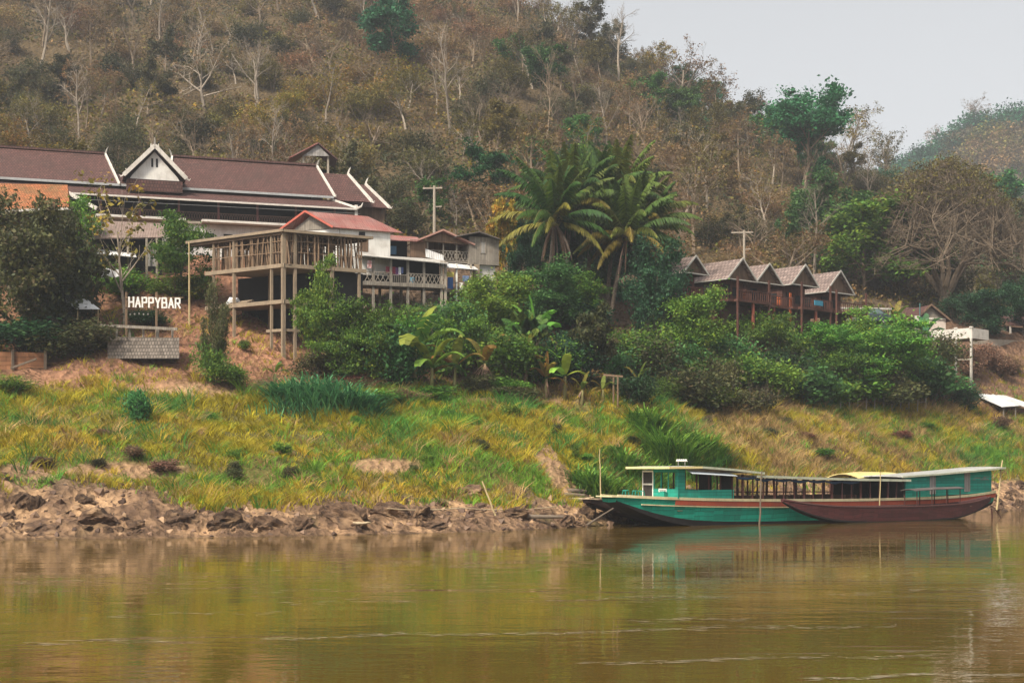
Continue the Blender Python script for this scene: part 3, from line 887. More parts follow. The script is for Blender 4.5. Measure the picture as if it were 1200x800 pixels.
# the rest of the wood, tree by tree
cells = []
tries = 0
n_b = n_s = n_l = 0
while tries < 12500:
    tries += 1
    Y = math.sqrt(rg.uniform(138 ** 2, 292 ** 2)); px = rg.uniform(-70, 1270) if tries < 9000 else rg.choice([rg.uniform(-300, -70), rg.uniform(1270, 1480)])
    x = (px - 600) / F * Y
    k = zone(x, Y)
    if k < 5.95 or k > 9.15:
        continue
    z = land(x, Y); py = HY - F * (z - CZ) / Y
    if py < -25 or (px > 1030 and Y < 178):
        continue
    d = 4.0 + 0.008 * (Y - 140) * 1.6
    dens = vnoise(x / 14, Y / 14, 5)
    typ = vnoise(x / 20 + 3, Y / 20, 8) + rg.gauss(0, .16)
    if near((x, Y), d):
        continue
    lowleft = (px < 560 and py > 95)
    rightmid = px > 820
    loc = Vector((x, Y, z))
    wz = where(px, py)
    r = rg.random()
    if r < 0.34 and n_b < (262 if tries < 9000 else 292):
        i = rg.randrange(8); pale = rg.random() < .3
        h = rg.uniform(7.5, 14)
        if lowleft:
            h *= .75
        plant('bare_tree', bare[i], loc, h / 10, rg.random() * 6.28, ('leafless grey brown tree ' if not bare[i][2] else 'thin tree with sparse dead leaves ') + wz,
              'tree', 'bare trees ' + wz, PM if i in (0, 4, 6) else BARE_M, lean=rg.gauss(0, .06))
        n_b += 1; placed.append((x, Y, 3.0))
    elif r < 0.48 and n_l < (170 if tries < 9000 else 200) and not (px < 600 and r < .44):
        pal = 'olive' if typ > .58 else ('murky' if typ > .5 else 'green')
        if px < 600 and pal == 'green':
            pal = 'murky' if rg.random() < .6 else 'olive'
        if py < 90 and px > 600 and pal == 'green':
            pal = 'murky'
        i = rg.randrange(len(leafy[pal]))
        h = rg.uniform(6, 9.5)
        plant('broadleaf_tree', leafy[pal][i], loc, h / 10, rg.random() * 6.28, {'olive': 'olive leaved tree ', 'murky': 'dull dark green tree ', 'green': 'mid green leafy tree '}[pal] + wz, 'tree', 'leafy trees ' + wz, LM)
        n_l += 1; placed.append((x, Y, 4.2))
    elif n_s < (272 if tries < 9000 else 300):
        if lowleft:
            pal = 'yellow' if typ > .6 else ('olive' if typ > .42 else 'murky')
        elif rightmid:
            pal = 'brown' if typ > .55 else ('olive' if typ > .45 else ('murky' if typ > .3 else 'teal'))
        else:
            pal = 'brown' if typ > .42 else ('murky' if typ > .3 else ('olive' if typ > .2 else 'teal'))
        if pal == 'teal' and rg.random() < .5:
            pal = 'murky'
        i = rg.randrange(len(scrub[pal]))
        plant('scrub_bush', scrub[pal][i], loc, rg.uniform(.65, 1.1), rg.random() * 6.28,
              {'brown': 'dry brown twiggy scrub bush ', 'olive': 'olive scrub bush ', 'yellow': 'yellowing scrub bush ', 'murky': 'dark dull green scrub bush ', 'teal': 'fresh green bush '}[pal] + wz,
              'bush', 'scrub ' + wz, SM, names=('stems', 'crown'))
        n_s += 1; placed.append((x, Y, 4.4))
print('hill', n_b, n_l, n_s, tries)

# undergrowth that nobody could count
rn = np.random.default_rng(5)
n = 290000
Y = np.sqrt(rn.uniform(138 ** 2, 300 ** 2, n)); px = rn.uniform(-340, 1520, n); x = (px - 600) / F * Y
k = land_arr(GK, x, Y); z = land_arr(GZ, x, Y)
dn = fbm(x / 5, Y / 5, 91, 3)
py = HY - F * (z - CZ) / Y
ok = (k > 5.75) & (k < 9.2) & (dn > .36) & (py > -30)
x, Y, z, dn, px, py = [q_[ok] for q_ in (x, Y, z, dn, px, py)]
hh = rn.random(len(x)) ** 1.6 * (0.8 + 4.2 * (dn - .36))
C = np.stack([x, Y, z + hh], 1)
tn = fbm(x / 12 + 9, Y / 12, 95, 3)
cb = pick_cols(rn, PAL['brown'], len(x)); co_ = pick_cols(rn, PAL['olive'], len(x)); cm = pick_cols(rn, PAL['murky'], len(x)); cy = pick_cols(rn, PAL['yellow'], len(x))
cols = np.where((tn > .52)[:, None], cb, np.where((tn > .42)[:, None], co_, cm))
ll = ((px < 560) & (py > 95) & (tn > .5))[:, None]
cols = np.where(ll & (rn.random((len(x), 1)) < .6), cy, cols)
me = raw_mesh('undergrowth', leaf_quads(rn, C, 0.42), 4, cols)
tag(link('undergrowth', me, GRASSM), kind='stuff')

# wood on the far ridge: one hazy mass, and the two bare trees that stand out on its crest
nc = 2600
Y = np.sqrt(rn.uniform(420 ** 2, 690 ** 2, nc)); px = rn.uniform(930, 1300, nc); x = (px - 600) / F * Y
z = np.array([far_land(a, b) for a, b in zip(x, Y)])
tn = fbm(x / 40, Y / 40, 98, 3) + rn.normal(size=nc) * .05
rad = rn.uniform(2.2, 5.0, nc); per = 150
d_ = rn.normal(size=(nc, per, 3)); d_ /= np.linalg.norm(d_, axis=2, keepdims=True); d_ *= rn.uniform(.55, 1.0, (nc, per, 1))
C = np.stack([x, Y, z + rad * .8], 1)[:, None] + d_ * rad[:, None, None] * np.array([1, 1, .95]) * (1 + .25 * rn.normal(size=(nc, per, 1)))
cc_ = np.where((tn > .72)[:, None], pick_cols(rn, PAL['brown'], nc), np.where((tn > .63)[:, None], pick_cols(rn, PAL['olive'], nc), np.where((tn > .55)[:, None], pick_cols(rn, PAL['murky'], nc), pick_cols(rn, PAL['teal'], nc))))
cols = np.repeat(cc_, per, 0) * (1 + .2 * rn.normal(size=(nc * per, 1))).clip(.5, 1.6)
tag(link('far_wood', raw_mesh('far_wood', leaf_quads(rn, C.reshape(-1, 3), 1.0), 4, cols), GRASSM), kind='stuff')
for px, h, lab in ((1090, 17, 'slim bare tree on the crest of the hazy far ridge'), (1137, 19, 'round twiggy bare tree on the hazy far ridge to the right')):
    Y = 640; x = (px - 600) / F * Y
    plant('bare_tree', proto_bare(500 + px, 10, 'fork' if px < 1100 else 'spread', .5, 'brown'), Vector((x, Y, far_land(x, Y) + 1)), h / 10, 0, lab, 'tree', None, (BARK_GREY, BARK_GREY, DRYLEAF))
# ------------------------------------------------------------------ river bank: grass, rocks, driftwood
rn = np.random.default_rng(11)
n = 1650000
x = rn.uniform(-72, 78, n); Y = rn.uniform(71, 160, n); px = 600 + F * x / Y
k = land_arr(GK, x, Y)
ok = (px > -360) & (px < 1480) & (k > .5) & (k < 4.6)
x, Y, px, k = x[ok], Y[ok], px[ok], k[ok]; z = land_arr(GZ, x, Y); py = HY - F * (z - CZ) / Y
m1 = fbm(x / 3.2, Y / 2.2, 101, 4); m2 = fbm(x / 1.3, Y / 1.1, 103, 3); m3 = fbm(x / 7, Y / 4, 107, 3)


def blob(cx, cy, rx, ry):
    return np.exp(-(((px - cx) / rx) ** 2 + ((py - cy) / ry) ** 2))


bare_ = bare_soil(px, py) * (.55 + .9 * fbm(x / 1.4, Y / 1.2, 87, 3))
dens = sstep(.66, 1.15, k + (m1 - .5) * 1.0) * (1 - .85 * sstep(3.15, 3.55, k + (m1 - .5) * .5)) * (1 - .96 * sstep(.22, .5, bare_)) * (.25 + .75 * sstep(.27, .42, m1 * .6 + m2 * .4))
ok = rn.random(len(x)) < dens
x, Y, px, py, z, k, m1, m2, m3 = [q_[ok] for q_ in (x, Y, px, py, z, k, m1, m2, m3)]
n = len(x)
G = lambda *c: np.array(c)
wl = {
    'yel': (G(.31, .255, .016), .75 + .6 * (px < 420) + .5 * blob(440, 500, 70, 30) + .5 * blob(720, 480, 60, 30)),
    'gold': (G(.40, .275, .03), .3 + .5 * blob(450, 488, 60, 22) + .5 * blob(740, 500, 40, 40) + .4 * blob(300, 580, 120, 14)),
    'grn': (G(.125, .24, .022), .45 + 1.3 * blob(600, 500, 110, 32) + 1.4 * blob(580, 560, 90, 24) + .8 * blob(270, 550, 60, 18) + 1.0 * blob(1110, 520, 70, 30) + .5 * blob(200, 480, 120, 14)),
    'deep': (G(.062, .18, .028), .12 + 2.6 * blob(790, 520, 38, 60) + .7 * blob(700, 560, 35, 40) + .6 * blob(545, 490, 60, 14) + .8 * blob(170, 475, 25, 22) + .7 * blob(1130, 530, 60, 18)),
    'straw': (G(.36, .235, .095), .10 + 2.0 * blob(940, 510, 80, 55) + 1.0 * blob(1175, 515, 45, 22) + .6 * sstep(3.0, 3.5, k) + .5 * blob(770, 510, 25, 35)),
    'brn': (G(.24, .145, .06), .08 + 1.1 * blob(980, 530, 80, 40) + .9 * sstep(3.1, 3.6, k) + .5 * blob(620, 470, 100, 8)),
}
names = list(wl); W = np.stack([wl[q_][1] for q_ in names], 1)
nz = np.stack([fbm(x / 3.6 + 31 * i, Y / 2.6, 120 + i, 3) for i in range(len(names))], 1)
W = W ** 1.25 * np.exp((nz - .5) * 10)
W /= W.sum(1, keepdims=True)
ch = (rn.random((n, 1)) > np.cumsum(W, 1)).sum(1).clip(0, len(names) - 1)
cols = np.array([wl[q_][0] for q_ in names])[ch] * (1 + .22 * rn.normal(size=(n, 1))).clip(.5, 1.6)
L = (.22 + .75 * m1 ** 1.6 + .28 * rn.random(n)) * (1 + .5 * (ch == 3) + .3 * (ch == 4))
L *= 1 - .35 * sstep(3.2, 3.6, k)
ang = rn.uniform(0, 6.283, n); lean = rn.uniform(.1, .75, n)
wdt = rn.uniform(.014, .034, n)
flowx = (vnoise(x / .7, Y / .7, 130) - .5) * .7
# two thirds of the blades stand in tufts that share a foot, a tint and a height
nt_ = 15000
ti = rn.integers(0, n, nt_); own = rn.integers(0, nt_, n); tuf = rn.random(n) < .62
ctr = np.stack([x[ti], Y[ti]], 1)
from_t = ctr[own]; near_ = np.hypot(*(rn.normal(size=(2, n)) * .12))
x = np.where(tuf, from_t[:, 0] + np.cos(ang) * near_, x); Y = np.where(tuf, from_t[:, 1] + np.sin(ang) * near_, Y)
z = land_arr(GZ, x, Y)
th_ = rn.uniform(.55, 1.5, nt_); L = np.where(tuf, L[ti][own] * th_[own], L * .72)
tint = cols[ti] * (1 + .25 * rn.normal(size=(nt_, 1))).clip(.5, 1.7)
cols = np.where(tuf[:, None], tint[own] * .75 + cols[ti][own] * .25, cols) * (1 + .12 * rn.normal(size=(n, 1)))
cols = cols.clip(.01, .6)
base = np.stack([x, Y, z - .04], 1)
sd = np.stack([np.cos(ang), np.sin(ang) * .5, np.zeros(n)], 1) * wdt[:, None]
dr = np.stack([np.cos(ang + .5) * lean + flowx, np.sin(ang + .5) * lean - .1, np.ones(n)], 1)
mid = base + dr * (L * .55)[:, None] * .9
tip = base + np.stack([dr[:, 0] * 1.5, dr[:, 1] * 1.5, dr[:, 2] * .85], 1) * L[:, None]
tri1 = np.stack([base - sd, base + sd, mid + sd * .8, mid - sd * .8], 1)
tri2 = np.stack([mid - sd * .8, mid + sd * .8, tip + sd * .12, tip - sd * .12], 1)
me = raw_mesh('grass', np.concatenate([tri1, tri2], 1).reshape(-1, 3), 4, np.repeat(cols, 2, 0))
tag(link('grass', me, GRASSM), kind='stuff')
print('grass', n)


def rock_material():
    m, nt, b = nodes('rock')
    co = N(nt, 'ShaderNodeTexCoord').outputs['Object']
    oi = N(nt, 'ShaderNodeObjectInfo')
    n1 = N(nt, 'ShaderNodeTexNoise', {'Vector': co, 'Scale': 3.2, 'Detail': 10.0, 'Roughness': .75})
    n2 = N(nt, 'ShaderNodeTexNoise', {'Vector': co, 'Scale': .8, 'Detail': 4.0})
    col = mixc(nt, ramp(nt, n1.outputs[0], .35, .68), (.055, .034, .024), (.215, .13, .078))
    col = mixc(nt, ramp(nt, n2.outputs[0], .52, .66), col, (.33, .21, .12))
    hs = N(nt, 'ShaderNodeHueSaturation', {'Value': N(nt, 'ShaderNodeMapRange', {0: oi.outputs['Random'], 3: .65, 4: 1.3}).outputs[0], 'Color': col})
    nt.links.new(hs.outputs[0], b.inputs['Base Color']); b.inputs['Roughness'].default_value = .9; b.inputs['Specular IOR Level'].default_value = .2
    bp = N(nt, 'ShaderNodeBump', {'Height': n1.outputs[0], 'Distance': .35, 'Strength': 1.0}); nt.links.new(bp.outputs[0], b.inputs['Normal'])
    return m


ROCK = rock_material()


def rock_mesh(seed, sub=4):
    import bmesh
    bm = bmesh.new(); bmesh.ops.create_icosphere(bm, subdivisions=sub, radius=1)
    rg_ = random.Random(seed); pl = []
    for _ in range(11):   # broken planes
        d = Vector((rg_.gauss(0, 1), rg_.gauss(0, 1), rg_.gauss(0, .8))).normalized(); pl.append((d, rg_.uniform(.5, .85)))
    co = np.array([v.co for v in bm.verts]); o = seed * 3.7
    d1 = fbm(co[:, 0] * 1.6 + o + co[:, 2] * 1.1, co[:, 1] * 1.6 + co[:, 2] * 1.9, seed, 6, True)
    for v, a in zip(bm.verts, d1):
        p = v.co.copy()
        for d, h in pl:
            t = p.dot(d) - h
            if t > 0:
                p -= d * t * .85
        v.co = p * (1 + (a - .6) * .9)
    me = bpy.data.meshes.new('boulder'); bm.to_mesh(me); bm.free(); me.materials.append(ROCK)
    return me


rocks = [rock_mesh(i + 1) for i in range(7)]
rg = random.Random(4)


def boulder(px, py, w, h, label, i, rot=None, group=None, y0=60):
    v = ground(px, py, y0)
    sc = v.y / F
    o = bpy.data.objects.new('boulder', rocks[i % 7]); COL.objects.link(o)
    o.location = v + Vector((0, w * sc * .18, 0)); o.scale = (w * sc * .36, w * sc * .32, h * sc * .46); o.rotation_euler = (rg.gauss(0, .15), rg.gauss(0, .15), rg.random() * 6.28 if rot is None else rot)
    o.rotation_euler.z = (rg.random() - .5) * .7 + (3.14 if rg.random() < .5 else 0)
    return tag(o, label, 'boulder', group)


for i, (px, py, w, h, lab) in enumerate([
        (18, 590, 44, 26, 'dark rounded boulder at the left edge of the bank above the sand'),
        (42, 596, 30, 30, 'brown upright boulder near the left end of the bank'),
        (40, 622, 80, 26, 'low wide rock at the waterline below the two left boulders'),
        (118, 612, 70, 30, 'mossy brown outcrop at the waterline under the yellow grass'),
        (158, 618, 50, 26, 'dark cracked rock right of the mossy outcrop'),
        (205, 612, 76, 34, 'pale ribbed sandstone outcrop left of the big dark boulder'),
        (262, 614, 70, 34, 'brown layered outcrop beside the pale ribbed sandstone'),
        (318, 620, 60, 26, 'low dark rock under the strip of dry grass'),
        (352, 618, 46, 24, 'small brown rock just left of the big dark boulder'),
        (408, 612, 92, 42, 'big dark brown boulder at the waterline left of the leaning stick'),
        (452, 604, 70, 34, 'dark boulder touching the right side of the biggest boulder'),
        (492, 606, 56, 34, 'grey brown rock left of the leaning stick'),
        (548, 584, 90, 34, 'broad dark rock just behind the leaning stick'),
        (602, 604, 60, 20, 'low pale rock at the foot of the leaning stick'),
        (655, 612, 40, 18, 'small rounded stone left of the moored bow'),
        (690, 606, 34, 28, 'grey boulder beside the gangpole under the bow'),
        (716, 606, 46, 34, 'dark upright boulder right under the brown bow'),
        (742, 606, 44, 28, 'grey boulder hidden partly behind the bow of the brown boat'),
        (765, 610, 36, 18, 'low dark stone behind the green hull at the bow'),
        (95, 588, 40, 20, 'tan rock half buried in dry grass near the left'),
        (232, 586, 40, 18, 'small tan rock on the grass edge above the ribbed sandstone'),
        (500, 618, 70, 14, 'flat dark rock lying in the water left of the stick')]):
    boulder(px, py, w, h, lab, i)
for i in range(46):
    px = rg.choice([rg.uniform(0, 560), rg.uniform(0, 760), rg.uniform(1165, 1200)])
    sh = 632 - 16 * px / 760
    boulder(px, sh - abs(rg.gauss(0, 14)) - 2, rg.uniform(12, 30), rg.uniform(8, 18), 'small loose brown rock lying among the bigger rocks of the bank', rg.randrange(7), group='small rocks along the waterline')
# rubble
n = 30000
x = rn.uniform(-40, 50, n); Y = rn.uniform(69, 128, n); px = 600 + F * x / Y; k = land_arr(GK, x, Y)
ok = (k > .02) & (k < 1.25) & (px > -30) & (px < 1230); x, Y = x[ok], Y[ok]; z = land_arr(GZ, x, Y); n = len(x)
r = .04 + .26 * rn.random(n) ** 3.4
octv = np.array([(1, 0, 0), (0, 1, 0), (-1, 0, 0), (0, -1, 0), (0, 0, .8), (0, 0, -.6)])
pv = octv[None] * r[:, None, None] * rn.uniform(.6, 1.4, (n, 6, 1)); a = rn.uniform(0, 6.28, n)
qv = rn.normal(size=(n, 3, 3)); e1 = qv[:, 0] / np.linalg.norm(qv[:, 0], axis=1, keepdims=True); e2 = np.cross(e1, qv[:, 1]); e2 /= np.linalg.norm(e2, axis=1, keepdims=True); e3 = np.cross(e1, e2)
pv = pv[..., :1] * e1[:, None] + pv[..., 1:2] * e2[:, None] + pv[..., 2:] * e3[:, None] + np.stack([x, Y, z], 1)[:, None]
tri = np.array([(0, 1, 4), (1, 2, 4), (2, 3, 4), (3, 0, 4), (1, 0, 5), (2, 1, 5), (3, 2, 5), (0, 3, 5)])
me = raw_mesh('rubble', pv[:, tri].reshape(-1, 3), 3, np.repeat(pick_cols(rn, [((.16, .10, .065), 5), ((.28, .18, .105), 2), ((.08, .05, .036), 3)], n), 8, 0))
tag(link('rubble', me, leaf_material('stone_bits', 0, 0, 0)), kind='stuff')

glint_foam = raw_mesh('glint_foam', GLINT_Q.reshape(-1, 3), 4, GLINT_C)
tag(link('glint_foam', glint_foam, leaf_material('glint_foam_white', 0, 0, 0)), kind='stuff')
# ------------------------------------------------------------------ boats
TEAL = surf('teal_paint', (.010, .27, .19), (.02, .17, .13), .35, 'planks', .6, .28, .006, 1.1)
TEALW = surf('teal_boards', (.016, .28, .21), (.03, .20, .155), .4, 'planks', .65, .2, .006, 1.3)
CREAM = surf('cream_paint', (.62, .54, .33), (.40, .33, .2), .45, 'plain', .6)
PALEG = surf('grey_green_roof_edge', (.42, .44, .33), (.25, .25, .2), .5)
REDP = surf('red_paint', (.36, .075, .04), (.22, .06, .045), .5)
MAROON = surf('maroon_paint', (.085, .026, .026), (.05, .023, .022), .5, 'planks', .6, .25, .005)
MAROONP = surf('maroon_post', (.075, .028, .024), None, .4)
DARKHULL = surf('dark_hull', (.055, .034, .03), (.03, .022, .02), .5, 'planks', .75, .25, .006)
BLACKP = surf('black_pitch', (.02, .018, .018), (.035, .03, .028), .4)
DECK = surf('deck_wood', (.25, .19, .12), (.16, .12, .08), .5, 'planks', .8, .18)
TIN = surf('tin_roof', (.42, .42, .40), (.27, .24, .2), .5, 'corrugated', .5, .12, .02)
GREYW = surf('grey_shutter', (.30, .28, .26), (.2, .18, .17), .5, 'boards', .8, .15)
BAMBOO = surf('bamboo', (.40, .31, .16), (.24, .18, .1), .5)
DRIFT = surf('drift_wood', (.15, .115, .085), (.085, .065, .05), .5)
WHITEP = surf('white_paint', (.72, .70, .64), (.5, .47, .42), .4)
TARP = surf('blue_tarp', (.03, .06, .12), (.05, .08, .13), .4)
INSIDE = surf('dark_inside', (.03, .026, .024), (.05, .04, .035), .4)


def hull_mesh(mb, M, st, yc, mats_z, inner=0.12):
    """st: (x, half width, gunwale z, keel z); outer skin in paint bands (slot per band), inner skin, rim"""
    xs = np.linspace(st[0][0], st[-1][0], 46); s_ = np.array(st)
    w = np.interp(xs, s_[:, 0], s_[:, 1]); g = np.interp(xs, s_[:, 0], s_[:, 2]); kz = np.interp(xs, s_[:, 0], s_[:, 3])
    ker = np.array([.25, .5, .25])
    for _ in range(3):
        for arr in (w, g, kz):
            arr[1:-1] = np.convolve(arr, ker, 'valid')
    nb = len(mats_z)
    for side in (-1, 1):
        prev = None
        lv = [[0.0] * len(xs)]
        for b in range(nb + 1):
            f = [0.0, *mats_z][b] if b <= nb else 1
            row = []
            for i, X in enumerate(xs):
                h = g[i] - kz[i]
                t = f
                ww = w[i] * (.80 + .20 * t ** .8)
                row.append(M(X, yc + side * ww, kz[i] + h * (.10 + .90 * t)))
            if prev is not None:
                mb.mi = b - 1
                mb.grid([prev, row] if side < 0 else [row, prev])
            prev = row
            if b == 0:
                keel = [M(X, yc, kz[i]) for i, X in enumerate(xs)]
                mb.mi = 0
                mb.grid([keel, row] if side < 0 else [row, keel])
        mb.mi = nb
        inn = [M(X, yc + side * max(w[i] - inner, .05), g[i]) for i, X in enumerate(xs)]
        inl = [M(X, yc + side * max(w[i] * .8 - inner, .05), g[i] - min(.9, (g[i] - kz[i]) * .6)) for i, X in enumerate(xs)]
        mb.grid([prev, inn] if side < 0 else [inn, prev]); mb.grid([inn, inl] if side < 0 else [inl, inn])
    mb.grid([[M(X, yc - max(w[i] * .8 - inner, .05), g[i] - min(.9, (g[i] - kz[i]) * .6)) for i, X in enumerate(xs)], [M(X, yc + max(w[i] * .8 - inner, .05), g[i] - min(.9, (g[i] - kz[i]) * .6)) for i, X in enumerate(xs)]])
    mb.mi = 1
    for i, fl in ((0, 1), (len(xs) - 1, 0)):   # transoms
        p = [M(xs[i], yc - w[i], g[i]), M(xs[i], yc - w[i] * .8, kz[i] + .1 * (g[i] - kz[i])), M(xs[i], yc, kz[i]), M(xs[i], yc + w[i] * .8, kz[i] + .1 * (g[i] - kz[i])), M(xs[i], yc + w[i], g[i])]
        mb.poly(p if fl else p[::-1])
    return xs, w, g, kz


def band(M, xs, w, g, yc, dz0, dz1, out, x0, x1, name, mat, par):
    """a strake along each side"""
    sel = [i for i in range(len(xs)) if x0 <= xs[i] <= x1]
    for side in (-1, 1):
        mb = MB()
        for i, j in zip(sel, sel[1:]):
            q_ = []
            for dz in (dz0, dz1):
                for (k_, o) in ((i, -.02), (j, -.02), (j, out), (i, out)):
                    hh = (g[k_] + dz)
                    q_.append(M(xs[k_], yc + side * (w[k_] * (1 + .1 * dz) + o), hh))
            mb.hexa(q_)
        mb.build(name, mat, par)


def roof_strip(mb, M, pts, y0, y1, th, camber=.05, mi_edge=None):
    """cambered boat roof: pts (x, z)"""
    for (xa, za), (xb, zb) in zip(pts, pts[1:]):
        ny = 8
        for j in range(ny):
            ta, tb = j / ny, (j + 1) / ny
            ya, yb = y0 + (y1 - y0) * ta, y0 + (y1 - y0) * tb
            ca, cb = camber * (1 - (2 * ta - 1) ** 2), camber * (1 - (2 * tb - 1) ** 2)
            mb.hexa([M(xa, ya, za - th + ca), M(xb, ya, zb - th + ca), M(xb, yb, zb - th + cb), M(xa, yb, za - th + cb), M(xa, ya, za + ca), M(xb, ya, zb + ca), M(xb, yb, zb + cb), M(xa, yb, za + cb)])


BO = Vector((5.81, 82.4, 0)); MA = axes(BO, 35.0); YC = 1.7
A = thing('river_boat', BO, 'long teal green wooden river boat with red stripe and open sided cabin', 'boat')
hb = MB()
xs, w, g, kz = hull_mesh(hb, MA, [(1.0, .75, 1.80, 1.45), (2.1, 1.08, 1.74, .95), (3.3, 1.35, 1.67, .42), (4.8, 1.55, 1.61, .02), (7, 1.68, 1.53, -.3), (12, 1.7, 1.42, -.42), (20, 1.7, 1.34, -.42), (28, 1.66, 1.37, -.36), (31.5, 1.55, 1.47, -.1), (33.8, 1.4, 1.62, .35), (35, 1.3, 1.74, .8)], YC, [.235, .80, 1.0])
hull = hb.build('hull', [BLACKP, TEAL, TEAL, DECK], A)
band(MA, xs, w, g, YC, -.34, -.06, .05, 4.4, 35, 'rubbing_strake', REDP, A)
band(MA, xs, w, g, YC, -.04, .12, .07, .0, 35, 'gunwale', CREAM, A)
band(MA, xs, w, g, YC, -.42, -.36, .06, 2.2, 34.5, 'moulding', CREAM, A)
# bow platform
b = MB(); b.slab([MA(.6, YC - .75, 1.84), MA(5.2, YC - 1.6, 1.66), MA(5.2, YC + 1.6, 1.66), MA(.6, YC + .75, 1.84)], .07); b.build('bow_deck', CREAM, A)
b = MB(); b.slab([MA(5, YC - 1.45, .95), MA(34, YC - 1.3, .95), MA(34, YC + 1.3, .95), MA(5, YC + 1.45, .95)], .05); b.build('cabin_floor', DECK, A)
# wheelhouse
x0, x1, yn, yf, zt = 4.85, 9.4, YC - 1.58, YC + 1.58, 3.42
wh = MB()
wh.box(MA, x0, x0 + .06, yn + .05, yf - 1.0, 1.66, 2.22)          # front below the windows
wh.box(MA, x0, x0 + .06, yn + .05, yf - 1.0, 3.18, 3.44)
for yy in (yn, yf - .34):
    wh.box(MA, x0 + .07, x0 + .45, yy, yy + .06, 1.6, 3.4)
wh.box(MA, x0 + .001, x0 + .10, yn - .06, yn + .10, 1.66, 3.42)
wh.box(MA, x0 - .004, x0 + .60, yn - .02, yn + .05, 1.66, 3.40)
for yy in (yn, yf - .06):
    wh.box(MA, x0 + .46, x1, yy, yy + .055, 1.6, 2.14)
whs = wh.build('wheelhouse', TEALW, A)
b = MB()
for yy in np.linspace(yn + .18, yf - 1.05, 4):
    b.box(MA, x0 + .01, x0 + .05, yy - .035, yy + .035, 2.23, 3.17)
b.build('window_frame', TEALW, A)
d = MB(); d.box(MA, x0 + .005, x0 + .05, yf - .93, yf - .07, 1.72, 3.2); do = d.build('door', INSIDE, A, label='dark door in a white frame')
b = MB()
for (ya, yb, za, zb) in ((yf - 1.0, yf - .93, 1.66, 3.3), (yf - .07, yf, 1.66, 3.3), (yf - .93, yf - .07, 3.2, 3.3), (yf - .93, yf - .07, 2.42, 2.52), (yf - .93, yf - .07, 1.66, 1.74)):
    b.box(MA, x0 - .02, x0 + .06, ya, yb, za, zb)
b.build('door_frame', WHITEP, do)
b = MB(); b.box(MA, x0 - .035, x0 - .006, 1.05, 1.75, 2.02, 2.22); npl = b.build('number_plate', WHITEP, A)
b = MB()
for j, yy in enumerate((1.13, 1.24, 1.38, 1.49, 1.60)):
    b.box(MA, x0 - .04, x0 - .036, yy, yy + .06, 2.06, 2.17)
b.build('lettering', BLACKP, npl)
b = MB(); b.box(MA, x0 - .3, x0 - .01, .95, 1.5, 1.68, 2.0); b.box(MA, x0 - .25, x0 - .06, 1.05, 1.4, 2.0, 2.06); b.build('locker', TEALW, A)
for k_ in range(5):
    X = x0 + .62 + k_ * .95
    for yy in (yn, yf):
        b = MB(); b.bar(MA(X, yy + .03, 2.14 if k_ < 4 else 1.5), MA(X, yy + .03, 3.36 - (X - x0) * .06), .07); b.build('window_post', MAROONP, A)
b = MB(); b.slab([MA(5.6, yn - .02, 3.3), MA(9.2, yn - .02, 3.12), MA(9.2, yn - .55, 2.96), MA(5.6, yn - .55, 3.12)], .025); b.build('awning', surf('awning_cloth', (.40, .44, .47), (.3, .33, .36), .4), A)
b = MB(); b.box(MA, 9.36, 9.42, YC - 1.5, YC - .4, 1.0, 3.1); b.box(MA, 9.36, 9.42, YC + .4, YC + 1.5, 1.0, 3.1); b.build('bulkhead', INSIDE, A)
# roofs
b = MB(); roof_strip(b, MA, [(3.9, 3.50), (6.5, 3.52), (9, 3.38), (11.6, 3.16)], YC - 1.95, YC + 1.95, .07); fr = b.build('front_roof', TIN, A)
b = MB(); b.bar(MA(3.88, YC - 1.97, 3.46), MA(3.88, YC + 1.97, 3.46), .06, .13)
b.bar(MA(3.88, YC - 1.97, 3.46), MA(6.5, YC - 1.97, 3.48), .06, .13); b.build('fascia', surf('yellow_cream', (.66, .56, .27), (.5, .42, .22), .4), fr)
b = MB(); b.bar(MA(6.5, YC - 1.97, 3.48), MA(9, YC - 1.97, 3.34), .06, .13); b.bar(MA(9, YC - 1.97, 3.34), MA(11.6, YC - 1.97, 3.12), .06, .13); b.build('fascia', PALEG, fr)
b = MB(); roof_strip(b, MA, [(11.0, 2.98), (15, 2.86), (20, 2.74), (25.2, 2.66)], YC - 1.9, YC + 1.9, .06); mr = b.build('middle_roof', TIN, A)
b = MB()
for (xa, za), (xb, zb) in zip([(11.0, 2.94), (15, 2.82), (20, 2.70)], [(15, 2.82), (20, 2.70), (25.2, 2.62)]):
    b.bar(MA(xa, YC - 1.92, za), MA(xb, YC - 1.92, zb), .06, .15)
b.build('fascia', PALEG, mr)
b = MB(); roof_strip(b, MA, [(24.4, 2.90), (28, 3.06), (32, 3.28), (35.4, 3.50)], YC - 1.85, YC + 1.85, .07); rr = b.build('rear_roof', TIN, A)
b = MB()
for (xa, za), (xb, zb) in zip([(24.4, 2.86), (28, 3.02), (32, 3.24)], [(28, 3.02), (32, 3.24), (35.4, 3.46)]):
    b.bar(MA(xa, YC - 1.87, za), MA(xb, YC - 1.87, zb), .06, .12)
b.build('fascia', PALEG, rr)
